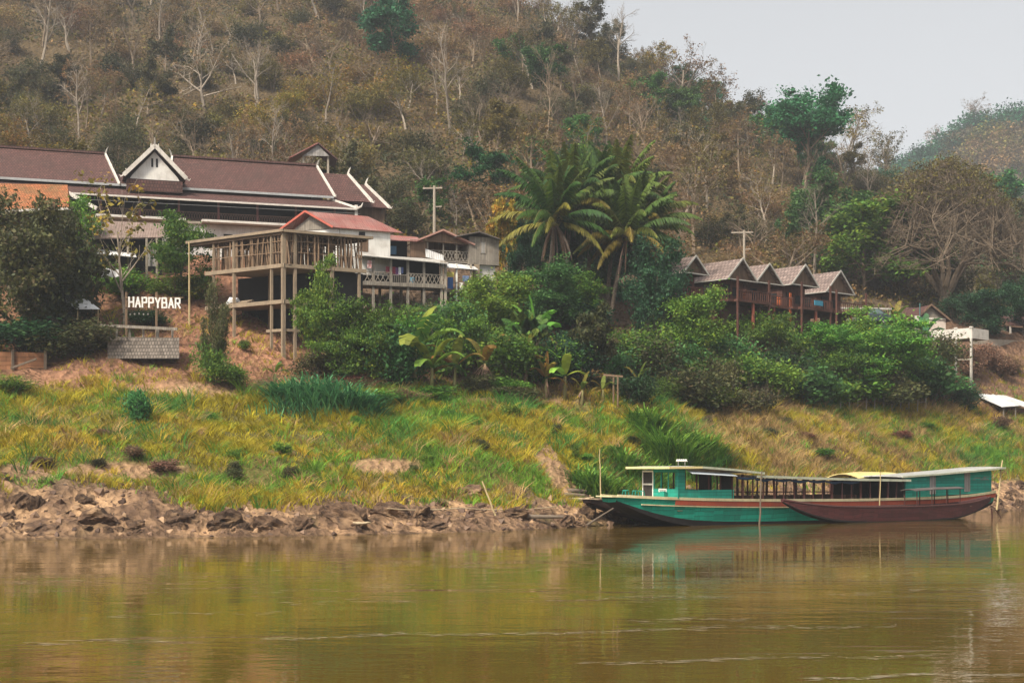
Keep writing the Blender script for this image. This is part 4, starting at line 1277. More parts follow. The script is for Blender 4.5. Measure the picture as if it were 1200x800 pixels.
# posts of the open cabin
rp = random.Random(3)
for i in range(17):
    X = 10.1 + i * .88
    for yy in (YC - 1.6, YC + 1.6):
        zz = np.interp(X, [9, 11, 15, 20, 25.2], [3.2, 2.96, 2.82, 2.70, 2.62])
        b = MB(); b.bar(MA(X + rp.gauss(0, .06), yy, 1.35), MA(X, yy, zz), .07 if i % 3 else .11); b.build('post', MAROONP, A)
b = MB(); b.bar(MA(9.5, YC + 1.62, 1.95), MA(22, YC + 1.62, 1.85), .05, .07); b.build('far_rail', MAROONP, A)
b = MB()
for i in range(10):
    X = 10.6 + i * 1.05
    for yy in (YC - .95, YC + .95):
        b.box(MA, X, X + .42, yy - .45, yy + .45, 1.0, 1.32); b.box(MA, X + .36, X + .44, yy - .45, yy + .45, 1.32, 1.72)
b.build('seats', surf('seat_brown', (.09, .05, .035), None, .4), A)
b = MB()
for i in range(7):
    X0, X1 = 9.6 + i * 1.55, 11.1 + i * 1.55
    z0 = np.interp((X0 + X1) / 2, [9, 11, 15, 20, 25.2], [3.05, 2.9, 2.76, 2.64, 2.56])
    b.tube([MA(X0, YC - 1.66, z0 - .1), MA((X0 + X1) / 2, YC - 1.68, z0 - .16 - .03 * (i % 2)), MA(X1, YC - 1.66, z0 - .1)], [.07, .1, .07], 6)
b.build('rolled_tarpaulin', TARP, A)
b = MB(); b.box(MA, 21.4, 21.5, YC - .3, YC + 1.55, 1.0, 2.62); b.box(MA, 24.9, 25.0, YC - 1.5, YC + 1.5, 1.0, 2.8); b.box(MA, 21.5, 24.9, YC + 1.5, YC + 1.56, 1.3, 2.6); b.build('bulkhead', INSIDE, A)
# rear cabin
rc = MB()
for yy, sgn in ((YC - 1.6, 1), (YC + 1.55, 1)):
    rc.hexa([MA(25.05, yy, 1.45), MA(34.5, yy + .25, 1.75), MA(34.5, yy + .31, 1.75), MA(25.05, yy + .06, 1.45), MA(25.05, yy, 2.88), MA(34.5, yy + .25, 3.38), MA(34.5, yy + .31, 3.38), MA(25.05, yy + .06, 2.88)])
rc.box(MA, 34.5, 34.56, YC - 1.3, YC + 1.3, 1.75, 3.4)
rcab = rc.build('rear_cabin', TEALW, A)
for X in (27.6, 31.4):
    t = (X - 25.05) / 9.45; yy = YC - 1.6 + .25 * t
    b = MB(); b.hexa([MA(X, yy - .03, 1.6 + .3 * t), MA(X + .62, yy - .015, 1.62 + .3 * t), MA(X + .62, yy + .03, 1.62 + .3 * t), MA(X, yy + .02, 1.6 + .3 * t), MA(X, yy - .03, 2.78 + .5 * t), MA(X + .62, yy - .015, 2.8 + .5 * t), MA(X + .62, yy + .03, 2.8 + .5 * t), MA(X, yy + .02, 2.78 + .5 * t)]); b.build('shutter', GREYW, rcab)
STAIN = surf('worn_grey_paint', (.16, .22, .2), (.1, .16, .14), .5)
b = MB()
for X0, X1, z0, z1 in ((32.5, 33.3, 2.72, 2.80), (33.2, 34.2, 2.62, 2.72), (33.5, 33.9, 2.72, 2.86), (32.3, 32.7, 2.62, 2.68), (33.7, 34.3, 2.80, 2.85)):
    ta, tb = (X0 - 25.05) / 9.45, (X1 - 25.05) / 9.45
    b.hexa([MA(X0, YC - 1.6 + .25 * ta - .006, z0), MA(X1, YC - 1.6 + .25 * tb - .006, z0), MA(X1, YC - 1.6 + .25 * tb + .01, z0), MA(X0, YC - 1.6 + .25 * ta + .01, z0), MA(X0 + .1, YC - 1.6 + .25 * ta - .006, z1), MA(X1 - .1, YC - 1.6 + .25 * tb - .006, z1), MA(X1 - .1, YC - 1.6 + .25 * tb + .01, z1), MA(X0 + .1, YC - 1.6 + .25 * ta + .01, z1)])
b.build('worn_patch', STAIN, rcab)
b = MB(); b.bar(MA(34.7, YC - 1.2, .6), MA(34.9, YC - 1.2, -.8), .07); b.build('rudder_post', MAROONP, A)

# name board on the roof, bench things on the bow
sg = thing('roof_sign', MA(6.0, 1.0, 3.62), 'small white lettered board standing on the front roof of the green boat', 'sign')
b = MB(); [b.box(MA, 5.95, 6.0, .55 + i * .19, .68 + i * .19, 3.86, 3.97) for i in range(5)]; b.bar(MA(5.99, .5, 3.85), MA(5.99, 1.5, 3.85), .03); b.build('lettering', WHITEP, sg)
b = MB(); b.bar(MA(5.975, .7, 3.6), MA(5.975, .7, 3.86), .03); b.bar(MA(5.975, 1.3, 3.6), MA(5.975, 1.3, 3.86), .03); b.build('bracket', GREYW, sg)
for i, (X, yy, lab) in enumerate(((1.9, 1.3, 'teal plastic stool nearest the bow tip on the cream bow deck'), (2.9, 1.6, 'middle teal plastic stool on the cream bow deck'), (3.6, 1.9, 'teal plastic stool beside the wheelhouse door'))):
    zz = 1.83 - X * .035
    st_ = thing('stool', MA(X, yy, zz), lab, 'stool', 'teal stools on the bow')
    b = MB(); b.tube([MA(X, yy, zz + .36), MA(X, yy, zz + .40)], [.19, .18], 10); b.build('seat', TEALW, st_)
    for dx, dy in ((.15, .15), (-.15, .15), (.15, -.15), (-.15, -.15)):
        b = MB(); b.bar(MA(X + dx, yy + dy, zz), MA(X + dx * .7, yy + dy * .7, zz + .36), .035); b.build('leg', TEALW, st_)

# brown boat behind
BO2 = MA(1.6, 4.6, 0); MB2 = axes(BO2, 35.0)
B_ = thing('river_boat', BO2, 'dark brown wooden river boat moored behind the green boat with its bow sticking out', 'boat')
hb = MB()
xs2, w2, g2, kz2 = hull_mesh(hb, MB2, [(0, .45, 1.60, 1.35), (1.5, .8, 1.5, .8), (3.2, 1.15, 1.42, .35), (5, 1.3, 1.3, -.02), (8, 1.4, 1.2, -.35), (18, 1.4, 1.12, -.4), (26, 1.35, 1.2, -.3), (30, 1.0, 1.5, .3)], 0, [.3, .8, 1.0])
hb.build('hull', [DARKHULL, DARKHULL, DARKHULL, DECK], B_)
band(MB2, xs2, w2, g2, 0, -.02, .08, .05, 0, 30, 'gunwale', surf('worn_brown_rim', (.22, .16, .11), (.15, .1, .07), .5), B_)
b = MB(); b.slab([MB2(-.2, -.5, 1.64), MB2(4, -1.15, 1.40), MB2(4, 1.15, 1.40), MB2(-.2, .5, 1.64)], .06); b.build('bow_deck', surf('pale_bow', (.42, .33, .22), (.3, .22, .15), .5), B_)
b = MB(); roof_strip(b, MB2, [(22.3, 2.78), (24, 2.9), (27.0, 2.86)], -1.5, 1.5, .06, .3); ro = b.build('cabin_roof', surf('yellow_roof', (.60, .49, .2), (.42, .34, .16), .45, 'corrugated', .6, .12), B_)
for X in (22.5, 24.5, 26.5):
    for yy in (-1.3, 1.3):
        b = MB(); b.bar(MB2(X, yy, 1.1), MB2(X, yy, 2.85), .08); b.build('post', MAROONP, B_)
b = MB(); b.box(MB2, 22.5, 26.5, -1.28, -1.22, 1.1, 1.9); b.box(MB2, 22.5, 26.5, 1.22, 1.28, 1.1, 2.8); b.build('cabin_wall', MAROON, B_)

# slender maroon boat alongside
MC = axes(MA(0, -1.05, 0), 35.0); CO = MA(22, -1.05, 0)
Cn = thing('longboat', CO, 'slender maroon longboat with upturned ends lying alongside the green boat', 'boat')
hb = MB()
xs3, w3, g3, kz3 = hull_mesh(hb, MC, [(12.3, .10, 1.52, 1.36), (13.4, .32, 1.34, .82), (15, .5, 1.15, .3), (17, .62, 1.03, -.05), (20, .7, .96, -.2), (25, .7, .95, -.2), (28.5, .62, 1.02, -.05), (30.5, .45, 1.16, .35), (32.3, .2, 1.46, 1.1)], 0, [.12, .8, 1.0], .07)
hb.build('hull', [BLACKP, MAROON, MAROON, MAROON], Cn)
band(MC, xs3, w3, g3, 0, -.02, .06, .03, 12, 33, 'gunwale', surf('maroon_rim', (.13, .06, .055), (.09, .04, .04), .5), Cn)
can = MB(); roof_strip(can, MC, [(23.9, 1.98), (26, 2.06), (28.9, 2.1)], -.62, .62, .05, .1); cano = can.build('canopy', surf('dark_canopy', (.07, .06, .055), (.13, .11, .1), .5), Cn)
for X in (24.2, 25.7, 27.2, 28.6):
    for yy in (-.5, .5):
        b = MB(); b.bar(MC(X, yy, .8), MC(X, yy, 1.98 + (X - 24) * .02), .045); b.build('canopy_post', MAROONP, Cn)
for X in (15.5, 18, 20.5, 22.8, 29.6):
    b = MB(); b.box(MC, X, X + .22, -.5, .5, .86, .90); b.build('thwart', DECK, Cn)
b = MB(); b.tube([MC(31.5, -.05, 1.25), MC(32.8, -.1, .7), MC(33.8, -.15, -.3)], .03, 5); b.build('rudder_pole', MAROONP, Cn)


def pole(p, q, r, label, mat=BAMBOO, name='mooring_pole', cat='pole'):
    b = MB(); p = Vector(p); q = Vector(q)
    n_ = 7; rr = random.Random(int(p.x * 100))
    b.tube([p.lerp(q, i / n_) + Vector((rr.gauss(0, .012), rr.gauss(0, .012), 0)) for i in range(n_ + 1)], [r * (1 - .35 * i / n_) for i in range(n_ + 1)], 7)
    return tag(b.build(name, mat, origin=p), label, cat)


pole(MA(11.15, -.28, -1.2), MA(11.3, -.28, 3.25), .065, 'weathered grey mooring pole standing in the water against the green hull', DRIFT)
pole(MA(21.9, -.35, -.9), MA(22.1, -.3, 3.2), .05, 'tan bamboo pole standing between the longboat and the green boat', BAMBOO)
pole(MA(34.2, -.3, .5), MA(35.6, .25, 4.0), .07, 'pale bamboo pole leaning on the stern of the green boat', BAMBOO)
pole(MB2(1.0, -.1, 1.6), MB2(1.0, 0, 4.6), .045, 'thin upright bamboo pole on the bow of the brown boat', BAMBOO)
v = ground(687, 613); pole(v + Vector((0, -.3, -.1)), MB2(1.6, -.75, 1.1), .07, 'long brown pole leaning from the shore stones to the brown bow', DRIFT, 'gang_pole')
v = ground(586, 609); pole(v - Vector((0, 0, .4)), v + Vector((-1.0, .3, 2.15)), .06, 'straight tan stick planted leaning left among the shore rocks', BAMBOO, 'leaning_stick', 'stick')
# mooring ropes
ROPE = surf('rope_fibre', (.42, .33, .21), (.3, .23, .15), .5)


def rope(pts, r, label):
    b = MB(); o = Vector(pts[0]); out = []
    for a, c_ in zip(pts, pts[1:]):
        a = Vector(a); c_ = Vector(c_); L_ = (c_ - a).length
        for i in range(6):
            t = i / 6; out.append(a.lerp(c_, t) - Vector((0, 0, 4 * t * (1 - t) * L_ * .02)))
    out.append(Vector(pts[-1]))
    b.tube(out, r, 5)
    return tag(b.build('mooring_rope', ROPE, origin=o), label, 'rope')


rope([MB2(.3, -.3, 1.7), ground(790 - 120, 588) + Vector((0, 0, .25))], .035, 'pale mooring rope running from the brown bow up the bank')
rope([ground(455, 606) + Vector((0, -.6, .5)), ground(540, 604) + Vector((0, -.5, .45)), ground(652, 600) + Vector((0, -.3, .35))], .03, 'thin rope stretched along the shore rocks past the leaning stick')
o_ = ground(425, 617); rr = random.Random(9)
rope([o_ + Vector((math.cos(t * .9) * .45, -.5 + math.sin(t * .9) * .3 - .02 * t, .22 + .02 * (t % 3))) for t in range(16)], .04, 'coil of pale rope lying on the rock at the waterline')
# log pile on the grass above the bow
for i, (px, py, L_, lab) in enumerate(((672, 577, 1.6, 'topmost grey log of the small pile on the bank above the bow'), (668, 582, 1.8, 'middle grey log of the small pile on the bank'), (676, 588, 1.5, 'lowest brown log of the small pile on the bank'))):
    v = ground(px, py) + Vector((0, 0, .12)); b = MB(); b.tube([v + Vector((-L_ / 2, .1, .03 * i)), v + Vector((0, 0, .02)), v + Vector((L_ / 2, .12, -.03))], [.12, .13, .1], 8); tag(b.build('log', DRIFT, origin=v), lab, 'log', 'logs stacked on the bank')
v = ground(625, 608) + Vector((0, -.2, .15)); b = MB(); b.tube([v + Vector((-1.2, 0, .1)), v, v + Vector((1.7, .15, -.02))], [.1, .13, .09], 8); tag(b.build('driftwood', DRIFT, origin=v), 'dark driftwood trunk lying along the shore left of the bow', 'driftwood')
# ------------------------------------------------------------------ buildings
TILE = surf('brown_roof_tiles', (.108, .052, .045), (.075, .044, .037), .55, 'tiles', .75, .3, .03, .5)
WHITE = surf('white_trim', (.56, .52, .47), (.36, .32, .28), .5)
PLASTER = surf('white_plaster', (.62, .60, .56), (.40, .36, .32), .45, nscale=.7)
PINKW = surf('pinkish_wall', (.52, .44, .38), (.36, .3, .25), .45, nscale=.7)
ORANGET = surf('orange_roof_tiles', (.36, .125, .05), (.15, .105, .045), .8, 'tiles', .8, .25, .03, .9)
REDTIN = surf('red_tin_roof', (.26, .09, .075), (.25, .165, .145), .75, 'corrugated', .6, .2, .03, .6)
GREYTIN = surf('grey_tin_roof', (.40, .38, .35), (.24, .21, .18), .5, 'corrugated', .6, .2, .03, .6)
WHITETIN = surf('white_tin_roof', (.62, .61, .60), (.44, .42, .4), .4, 'corrugated', .5, .2, .03, .6)
CHTILE = surf('chalet_roof', (.235, .175, .155), (.14, .105, .095), .55, 'tiles', .85, .5, .03, .8)
CONC = surf('concrete', (.31, .265, .21), (.2, .165, .13), .5, nscale=1.0)
CONCW = surf('warm_concrete', (.25, .19, .13), (.15, .115, .085), .5, nscale=1.0)
DARKV = surf('dark_interior', (.014, .013, .014), (.024, .021, .021), .4)  # near black: the shade inside gaps and openings is put into the colour
OLDWOOD = surf('old_grey_boards', (.23, .20, .165), (.15, .125, .1), .55, 'boards', .85, .16, .01)
BROWNW = surf('brown_boards', (.16, .10, .065), (.10, .07, .05), .5, 'boards', .85, .16, .01)
MAROONW = surf('maroon_boards', (.10, .04, .028), (.065, .03, .024), .5, 'boards', .8, .18, .01)
ORANGEP = surf('orange_panel', (.42, .10, .03), (.26, .08, .03), .5, 'boards', .7, .25, .006)
POLEW = surf('prop_wood', (.20, .13, .08), (.11, .075, .05), .5)
STONE = surf('stone_wall', (.19, .16, .135), (.11, .09, .075), .7, 'tiles', .95, .26, .05, 2.4)
BRICKW = surf('orange_board_wall', (.30, .14, .07), (.2, .1, .05), .5, 'planks', .9, .3, .01)
COLRED = surf('red_brown_column', (.12, .05, .045), None, .4)


def lx(o, deg, px, y):
    a = R(deg); c_, s_ = math.cos(a), math.sin(a); u = (px - 600) / F
    return (u * (o[1] + y * c_) - o[0] + y * s_) / (c_ - u * s_)


def zat(py, Y):
    return CZ + (HY - py) / F * Y


def gable_finial(mb, p0, p1, tipdir, w=.16, h=.2):
    """bargeboard from p0 (eave) to p1 (ridge) with a small raised tip at both ends"""
    p0 = Vector(p0); p1 = Vector(p1)
    mb.bar(p0, p1, w, h)
    d = (p1 - p0).normalized()
    mb.tube([p1, p1 + Vector((0, 0, .45)) + tipdir * .15, p1 + Vector((0, 0, .7)) + tipdir * .28], [.11, .07, .02], 5)
    mb.tube([p0, p0 - d * .35 + Vector((0, 0, .1)), p0 - d * .5 + Vector((0, 0, .38))], [.10, .07, .02], 5)


# ---- the long hall
HO, HD = (-43.06, 122.0), 18.0
H = axes((HO[0], HO[1], 0), HD)
h = lambda px, y: lx(HO, HD, px, y)
hall = thing('long_hall', H(9, 6, 21), 'long hall under a dark brown tiled roof with a white gable and white roof edges', 'building')
XL, XR = -13.0, 30.5
b = MB()
b.slab([H(XL, 0, 26.95), H(XR, 0, 26.95), H(XR - 1.9, 2.1, 27.98), H(XL, 2.1, 27.98)], .12)
b.slab([H(XL, 11.8, 26.95), H(XR, 11.8, 26.95), H(XR - 1.9, 9.7, 27.98), H(XL, 9.7, 27.98)], .12)
sk = b.build('skirt_roof', TILE, hall)
b = MB(); b.bar(H(XL, -.05, 26.86), H(XR, -.05, 26.88), .1, .15); b.build('eave_board', WHITE, sk)
b = MB(); b.bar(H(XR, 0, 27.0), H(XR - 1.95, 2.15, 28.05), .2, .22); b.tube([H(XR, 0, 26.95), H(XR + .35, -.2, 27.1), H(XR + .5, -.3, 27.45)], [.13, .1, .03], 5); b.build('bargeboard', WHITE, sk)
xa_e, xa_r = h(138, 1.7), h(122, 5.9); xc_r, xc_e = h(203, 5.9), h(200, 1.7); xd_r, xd_e = h(370, 5.9), h(391, 1.7)


def upper(x0e, x1e, x0r, x1r, zr, nm):
    b = MB()
    b.slab([H(x0e, 1.7, 28.22), H(x1e, 1.7, 28.22), H(x1r, 5.9, zr), H(x0r, 5.9, zr)], .14)
    b.slab([H(x0e, 10.1, 28.22), H(x1e, 10.1, 28.22), H(x1r, 5.9, zr + .003), H(x0r, 5.9, zr + .003)], .14)
    b.mi = 1
    xm0, xm1 = (x0e + x0r) / 2 + .4, (x1e + x1r) / 2 - .4
    b.poly([H(xm1, 2.2, 28.1), H(xm1, 9.6, 28.1), H(xm1, 5.9, zr - .35)])
    return b.build(nm, [TILE, PLASTER], hall)


ul = upper(XL, xa_e, XL, xa_r, 31.6, 'left_roof')
ur = upper(xc_e, xd_e, xc_r, xd_r, 31.75, 'right_roof')
um = upper(xa_e - .4, xc_e + .4, xa_r, xc_r, 29.9, 'middle_roof')
b = MB(); b.bar(H(XL, 1.62, 28.14), H(xd_e, 1.62, 28.14), .1, .2); b.build('gutter', surf('grey_gutter', (.33, .34, .34), (.22, .22, .22), .4), hall)
b = MB(); b.bar(H(XL, 5.9, 31.72), H(xa_r, 5.9, 31.72), .3, .2); b.build('ridge_cap', TILE, ul)
b = MB(); b.bar(H(xc_r, 5.9, 31.87), H(xd_r, 5.9, 31.87), .3, .2); b.build('ridge_cap', TILE, ur)
for (xe, xr, zr, par, sgn) in ((xa_e, xa_r, 31.65, ul, 1), (xc_e, xc_r, 31.8, ur, -1), (xd_e, xd_r, 31.8, ur, 1)):
    for yy in (1.7, 10.1):
        b = MB(); gable_finial(b, H(xe + .1 * sgn, yy, 28.3), H(xr + .1 * sgn, 5.9, zr), (H(sgn, 0, 0) - H(0, 0, 0))); b.build('bargeboard', WHITE, par)
# the white cross gable
yd = .7
xg0, xg1, xga = h(144.5, yd), h(218, yd), h(181, yd)
Yg = H(xga, yd, 0).y
za, zf = zat(172.5, Yg), zat(209, Yg)
b = MB()
for xf in (xg0, xg1):
    b.slab([H(xf, yd - .35, zf), H(xga, yd - .35, za), H(xga, 6.4, za + .02), H(xf, 6.4, zf + .0)], .14)
dr = b.build('cross_roof', TILE, hall)
b = MB(); b.prism([H(xg0 + .55, yd, zf - .12), H(xg1 - .55, yd, zf - .12), H(xg1 - .75, yd, zf + .2), H(xga, yd, za - .4), H(xg0 + .75, yd, zf + .2)], H(0, .12, 0) - H(0, 0, 0)); gw = b.build('gable_wall', PLASTER, hall)
b = MB()
for dx in (-.28, .12):
    b.box(H, xga + dx, xga + dx + .18, yd - .02, yd + .02, za - 1.75, za - 1.0)
b.build('gable_window', DARKV, gw)
for xf, s_ in ((xg0, -1), (xg1, 1)):
    b = MB(); gable_finial(b, H(xf, yd - .42, zf + .05), H(xga, yd - .42, za + .05), H(0, -.3, 0) - H(0, 0, 0), .2, .34); b.build('bargeboard', WHITE, dr)
    b = MB(); gable_finial(b, H(xga + (xf - xga) * .8, yd - .3, zf + .62), H(xga + (xf - xga) * .12, yd - .3, za - .45), H(0, -.3, 0) - H(0, 0, 0), .1, .16); b.build('inner_bargeboard', WHITE, dr)
b = MB(); b.box(H, xg0 + .3, xg1 - .3, yd - .1, yd + 1.2, 27.55, zf - .14); b.build('gable_base', TILE, hall)
# verandah
for px in (30, 75, 118, 164, 209.6, 256, 301.6, 346.7, 392):
    X = h(px, .9); b = MB(); b.box(H, X - .09, X + .09, .8, .98, 25.2, 26.95); b.build('column', COLRED, hall)
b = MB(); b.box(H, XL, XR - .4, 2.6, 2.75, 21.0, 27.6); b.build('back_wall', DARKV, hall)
b = MB(); b.box(H, XL, XR - .4, .72, 2.6, 24.95, 25.18); fl = b.build('verandah_floor', CONC, hall)
b = MB(); b.box(H, h(112, .3), h(217, .3), -.3, .71, 25.02, 25.22); b.box(H, h(236, .3), h(342, .3), -.3, .71, 25.02, 25.22); b.build('ledge', WHITE, fl)
b = MB()
b.bar(H(XL, .86, 25.98), H(XR - .5, .86, 25.98), .07, .07); b.bar(H(XL, .86, 25.3), H(XR - .5, .86, 25.3), .06, .06)
nx = int((XR - XL) / .22)
for i in range(nx):
    X = XL + i * .22; b.bar(H(X, .86, 25.3), H(X + .2, .86, 25.97), .035); b.bar(H(X + .2, .86, 25.3), H(X, .86, 25.97), .035)
b.build('balustrade', surf('brown_lattice', (.10, .06, .045), None, .5), hall)
b = MB(); b.box(H, XL, XR - .6, .95, 1.1, 20.0, 24.95); b.build('lower_wall', PLASTER, hall)
for px in (240, 262, 286, 310, 150, 170):
    b = MB(); X = h(px, .95); b.box(H, X, X + .8, .92, .951, 22.9, 24.2); b.build('lower_window', DARKV, hall)
b = MB(); b.bar(H(XL, -1.4, 26.1), H(XR, -1.4, 26.25), .03); b.build('wire', surf('wire_grey', (.2, .2, .2), None, .3), hall)

# rear wing roofs to the right of the hall
rw = thing('rear_wing', H(33, 9, 24), 'stepped brown roofs with white edges behind the right end of the long hall', 'building')
b = MB()
x0 = XR - 1.5
b.slab([H(x0, 3.2, 28.2), H(x0 + 3.6, 3.2, 28.2), H(x0 + 1.9, 6.0, 31.2), H(x0 - 1.5, 6.0, 31.2)], .14)
b.slab([H(x0 + 1.8, 4.6, 28.0), H(x0 + 5.6, 4.6, 28.0), H(x0 + 3.9, 7.4, 30.6), H(x0 + .2, 7.4, 30.6)], .14)
b.slab([H(x0 + 1.0, 9, 31.4), H(x0 + 6.2, 9, 29.5), H(x0 + 6.2, 12, 30.6), H(x0 + 1, 12, 32.4)], .14)
wr = b.build('roof', TILE, rw)
for (e, r_) in ((H(x0 + 3.6, 3.15, 28.25), H(x0 + 1.9, 6, 31.25)), (H(x0 + 5.6, 4.55, 28.05), H(x0 + 3.9, 7.4, 30.65))):
    b = MB(); gable_finial(b, e, r_, H(1, 0, 0) - H(0, 0, 0), .18, .26); b.build('bargeboard', WHITE, wr)
b = MB(); b.box(H, x0, x0 + 5, 5.2, 11, 22, 28.1); b.build('wall', BROWNW, rw)
b = MB(); b.box(H, XR - .15, XR + .1, .1, .35, 22.5, 27.3); b.build('corner_post', WHITE, rw)
lr = thing('back_house', P(443, 245, 150), 'small low brown roofed house behind the right end of the hall', 'building')
b = MB(); b.slab([P(433, 241, 148), P(450, 243, 149), P(449, 234, 152), P(436, 233, 151)], .15); b.build('roof', TILE, lr)
b = MB(); b.box(lambda x, y, z: P(441, 250, 150) + Vector((x, y, z)), -.7, .9, -.6, 1, -2, .6); b.build('wall', BROWNW, lr)

# ---- lookout pavilion above the roofs
LO = P(370, 205, 143); lz = LO.z
lk = thing('lookout_pavilion', Vector((LO.x, LO.y, land(LO.x, LO.y))), 'open lookout pavilion on grey posts with a red tin roof', 'pavilion')
Lk = axes((LO.x, LO.y, 0), 8)
zap, ze = zat(168, 143), zat(186.5, 143)
b = MB(); b.slab([Lk(-2.55, -.6, ze), Lk(.25, -.6, zap), Lk(-.2, 3.4, zap), Lk(-3.0, 3.4, ze)], .1); b.build('roof', REDTIN, lk, label='faded red left roof slope')
b = MB(); b.slab([Lk(.25, -.6, zap), Lk(2.15, -.6, ze - .05), Lk(1.9, 3.4, ze - .05), Lk(-.2, 3.4, zap)], .1); b.build('roof', surf('dark_red_roof', (.10, .045, .04), None, .4, 'corrugated', .7, .2, .03), lk)
b = MB(); b.prism([Lk(-1.2, -.3, ze + .25), Lk(1.35, -.3, ze + .25), Lk(.2, -.3, zap - .2)], Lk(0, .08, 0) - Lk(0, 0, 0)); b.build('gable_panel', GREYW, lk)
gz = land(LO.x, LO.y)
for X, yy in ((-1.2, 0), (1.2, 0), (-1.2, 2.6), (1.2, 2.6)):
    b = MB(); b.box(Lk, X - .1, X + .1, yy - .1, yy + .1, gz - 1, ze + .3); b.build('post', CONC, lk)
b = MB(); b.box(Lk, -1.4, 1.4, -.3, 2.9, zat(212, 143) - .3, zat(212, 143) - .12); b.build('floor', CONC, lk)
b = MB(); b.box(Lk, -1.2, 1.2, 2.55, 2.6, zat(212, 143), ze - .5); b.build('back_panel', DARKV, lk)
b = MB(); b.bar(Lk(-1.2, -.05, zat(204, 143)), Lk(1.2, -.05, zat(204, 143)), .1, .1)
for i in range(9):
    b.bar(Lk(-1.2 + i * .3, -.05, zat(212, 143)), Lk(-1.2 + i * .3, -.05, zat(204, 143)), .07)
b.build('railing', CREAM, lk)

# ---- orange roofed shed at the left edge
so_ = thing('shed', P(30, 270, 113), 'shed with a mossy orange tiled roof at the left edge below the hall', 'shed')
b = MB(); b.slab([P(-60, 248, 111), P(82, 243, 113), P(79, 216.5, 116), P(-60, 214, 114)], .12); b.slab([P(-60, 214, 114.05), P(79, 216.5, 116.05), P(85, 243, 120), P(-60, 248, 118)], .12); b.build('roof', ORANGET, so_)
b = MB(); b.bar(P(-60, 249.5, 110.9), P(83, 244.5, 112.9), .08, .18); b.build('eave_board', WHITE, so_)
b = MB()
for px, D in ((-40, 112), (10, 112.5), (45, 113), (76, 113.4)):
    p = P(px, 246, D); b.bar(p, Vector((p.x, p.y, land(p.x, p.y) - .5)), .16)
    b.build('post', CONC, so_) ; b = MB()
b = MB(); b.hexa([P(-50, 330, 115.5), P(70, 326, 117), P(70, 326, 117.2), P(-50, 330, 115.7), P(-50, 249, 115.5), P(70, 246, 117), P(70, 246, 117.2), P(-50, 249, 115.7)]); b.build('back_wall', BROWNW, so_)
b = MB(); b.slab([P(80, 226, 118), P(113, 244, 117.2), P(112, 244, 121), P(80, 224, 121)], .12); l2 = b.build('side_roof', GREYTIN, so_); b = MB(); b.bar(P(79, 225.5, 117.9), P(113.5, 244.3, 117.1), .12, .3); b.build('bargeboard', WHITE, l2)

# ---- tin roofed house half hidden below the hall
tr_ = thing('tin_house', P(150, 320, 117), 'low house with a brown rusty tin roof and white awning behind the thin yellow tree', 'house')
b = MB(); b.slab([P(100, 279, 115), P(192, 278, 116.5), P(196, 262, 119.5), P(104, 258, 118.5)], .1); b.build('roof', surf('rusty_tin', (.22, .16, .135), (.15, .10, .08), .5, 'corrugated', .7, .2, .03), tr_)
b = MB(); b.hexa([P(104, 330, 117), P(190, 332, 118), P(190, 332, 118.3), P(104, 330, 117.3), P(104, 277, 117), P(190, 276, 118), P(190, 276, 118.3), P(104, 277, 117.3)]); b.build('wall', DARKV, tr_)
for px in (108, 150, 172, 184):
    b = MB(); p = P(px, 279, 115.6); b.bar(p, p - Vector((0, 0, 3.6)), .14); b.build('post', CONC, tr_)
b = MB(); b.slab([P(106, 296, 113.6), P(160, 301, 114.2), P(158, 297, 116.5), P(108, 291, 116)], .05); b.build('awning', WHITETIN, tr_)
b = MB(); b.hexa([P(172, 312, 116), P(184, 312, 116), P(184, 312, 116.2), P(172, 312, 116.2), P(172, 288, 116), P(184, 288, 116), P(184, 288, 116.2), P(172, 288, 116.2)]); b.build('window', GREYW, tr_)


def cloth(name, pts, mat, label, cat, sag=.12, sub=8):
    """hanging or stretched sheet between four points, with folds and a real thickness"""
    p = [Vector(q_) for q_ in pts]; rows = []; rr = random.Random(len(name) + int(p[0].x * 10))
    ph = rr.random() * 6
    n_ = (p[1] - p[0]).cross(p[3] - p[0]).normalized()
    for off in (0, .015):
        rows = []
        for i in range(sub + 1):
            t = i / sub; r_ = []
            for j in range(sub + 1):
                s_ = j / sub
                q_ = p[0].lerp(p[1], s_).lerp(p[3].lerp(p[2], s_), t)
                q_ = q_ + n_ * (sag * math.sin(s_ * 9 + ph + t * 2) * (.3 + t) + off)
                r_.append(q_)
            rows.append(r_)
        if off == 0:
            b = MB(); b.grid(rows)
        else:
            b.grid([r_[::-1] for r_ in rows])
    return tag(b.build(name, mat, origin=p[0], smooth=True), label, cat)


CLW = surf('white_cloth', (.66, .66, .66), (.5, .5, .5), .4)
cloth('tarpaulin', [P(118, 313, 110), P(141, 316, 110.5), P(140, 324, 110.2), P(119, 325, 109.8)], CLW, 'white sheet hung under the tin roofed house left of the thin tree', 'tarpaulin')
tp = thing('tarpaulin_shelter', P(100, 375, 105), 'ragged white tarpaulin pitched as a slanting shelter beside the dark bush', 'shelter')
b = MB(); b.slab([P(84, 337, 106.5), P(117, 362, 104.5), P(90, 362, 103.5), P(72, 350, 105)], .03); b.build('sheet', CLW, tp)
for q_ in (P(115, 361, 104.7), P(91, 361, 103.8), P(85, 339, 106.3)):
    b = MB(); b.bar(q_, Vector((q_.x, q_.y, land(q_.x, q_.y) - .2)), .07); b.build('pole', BAMBOO, tp)

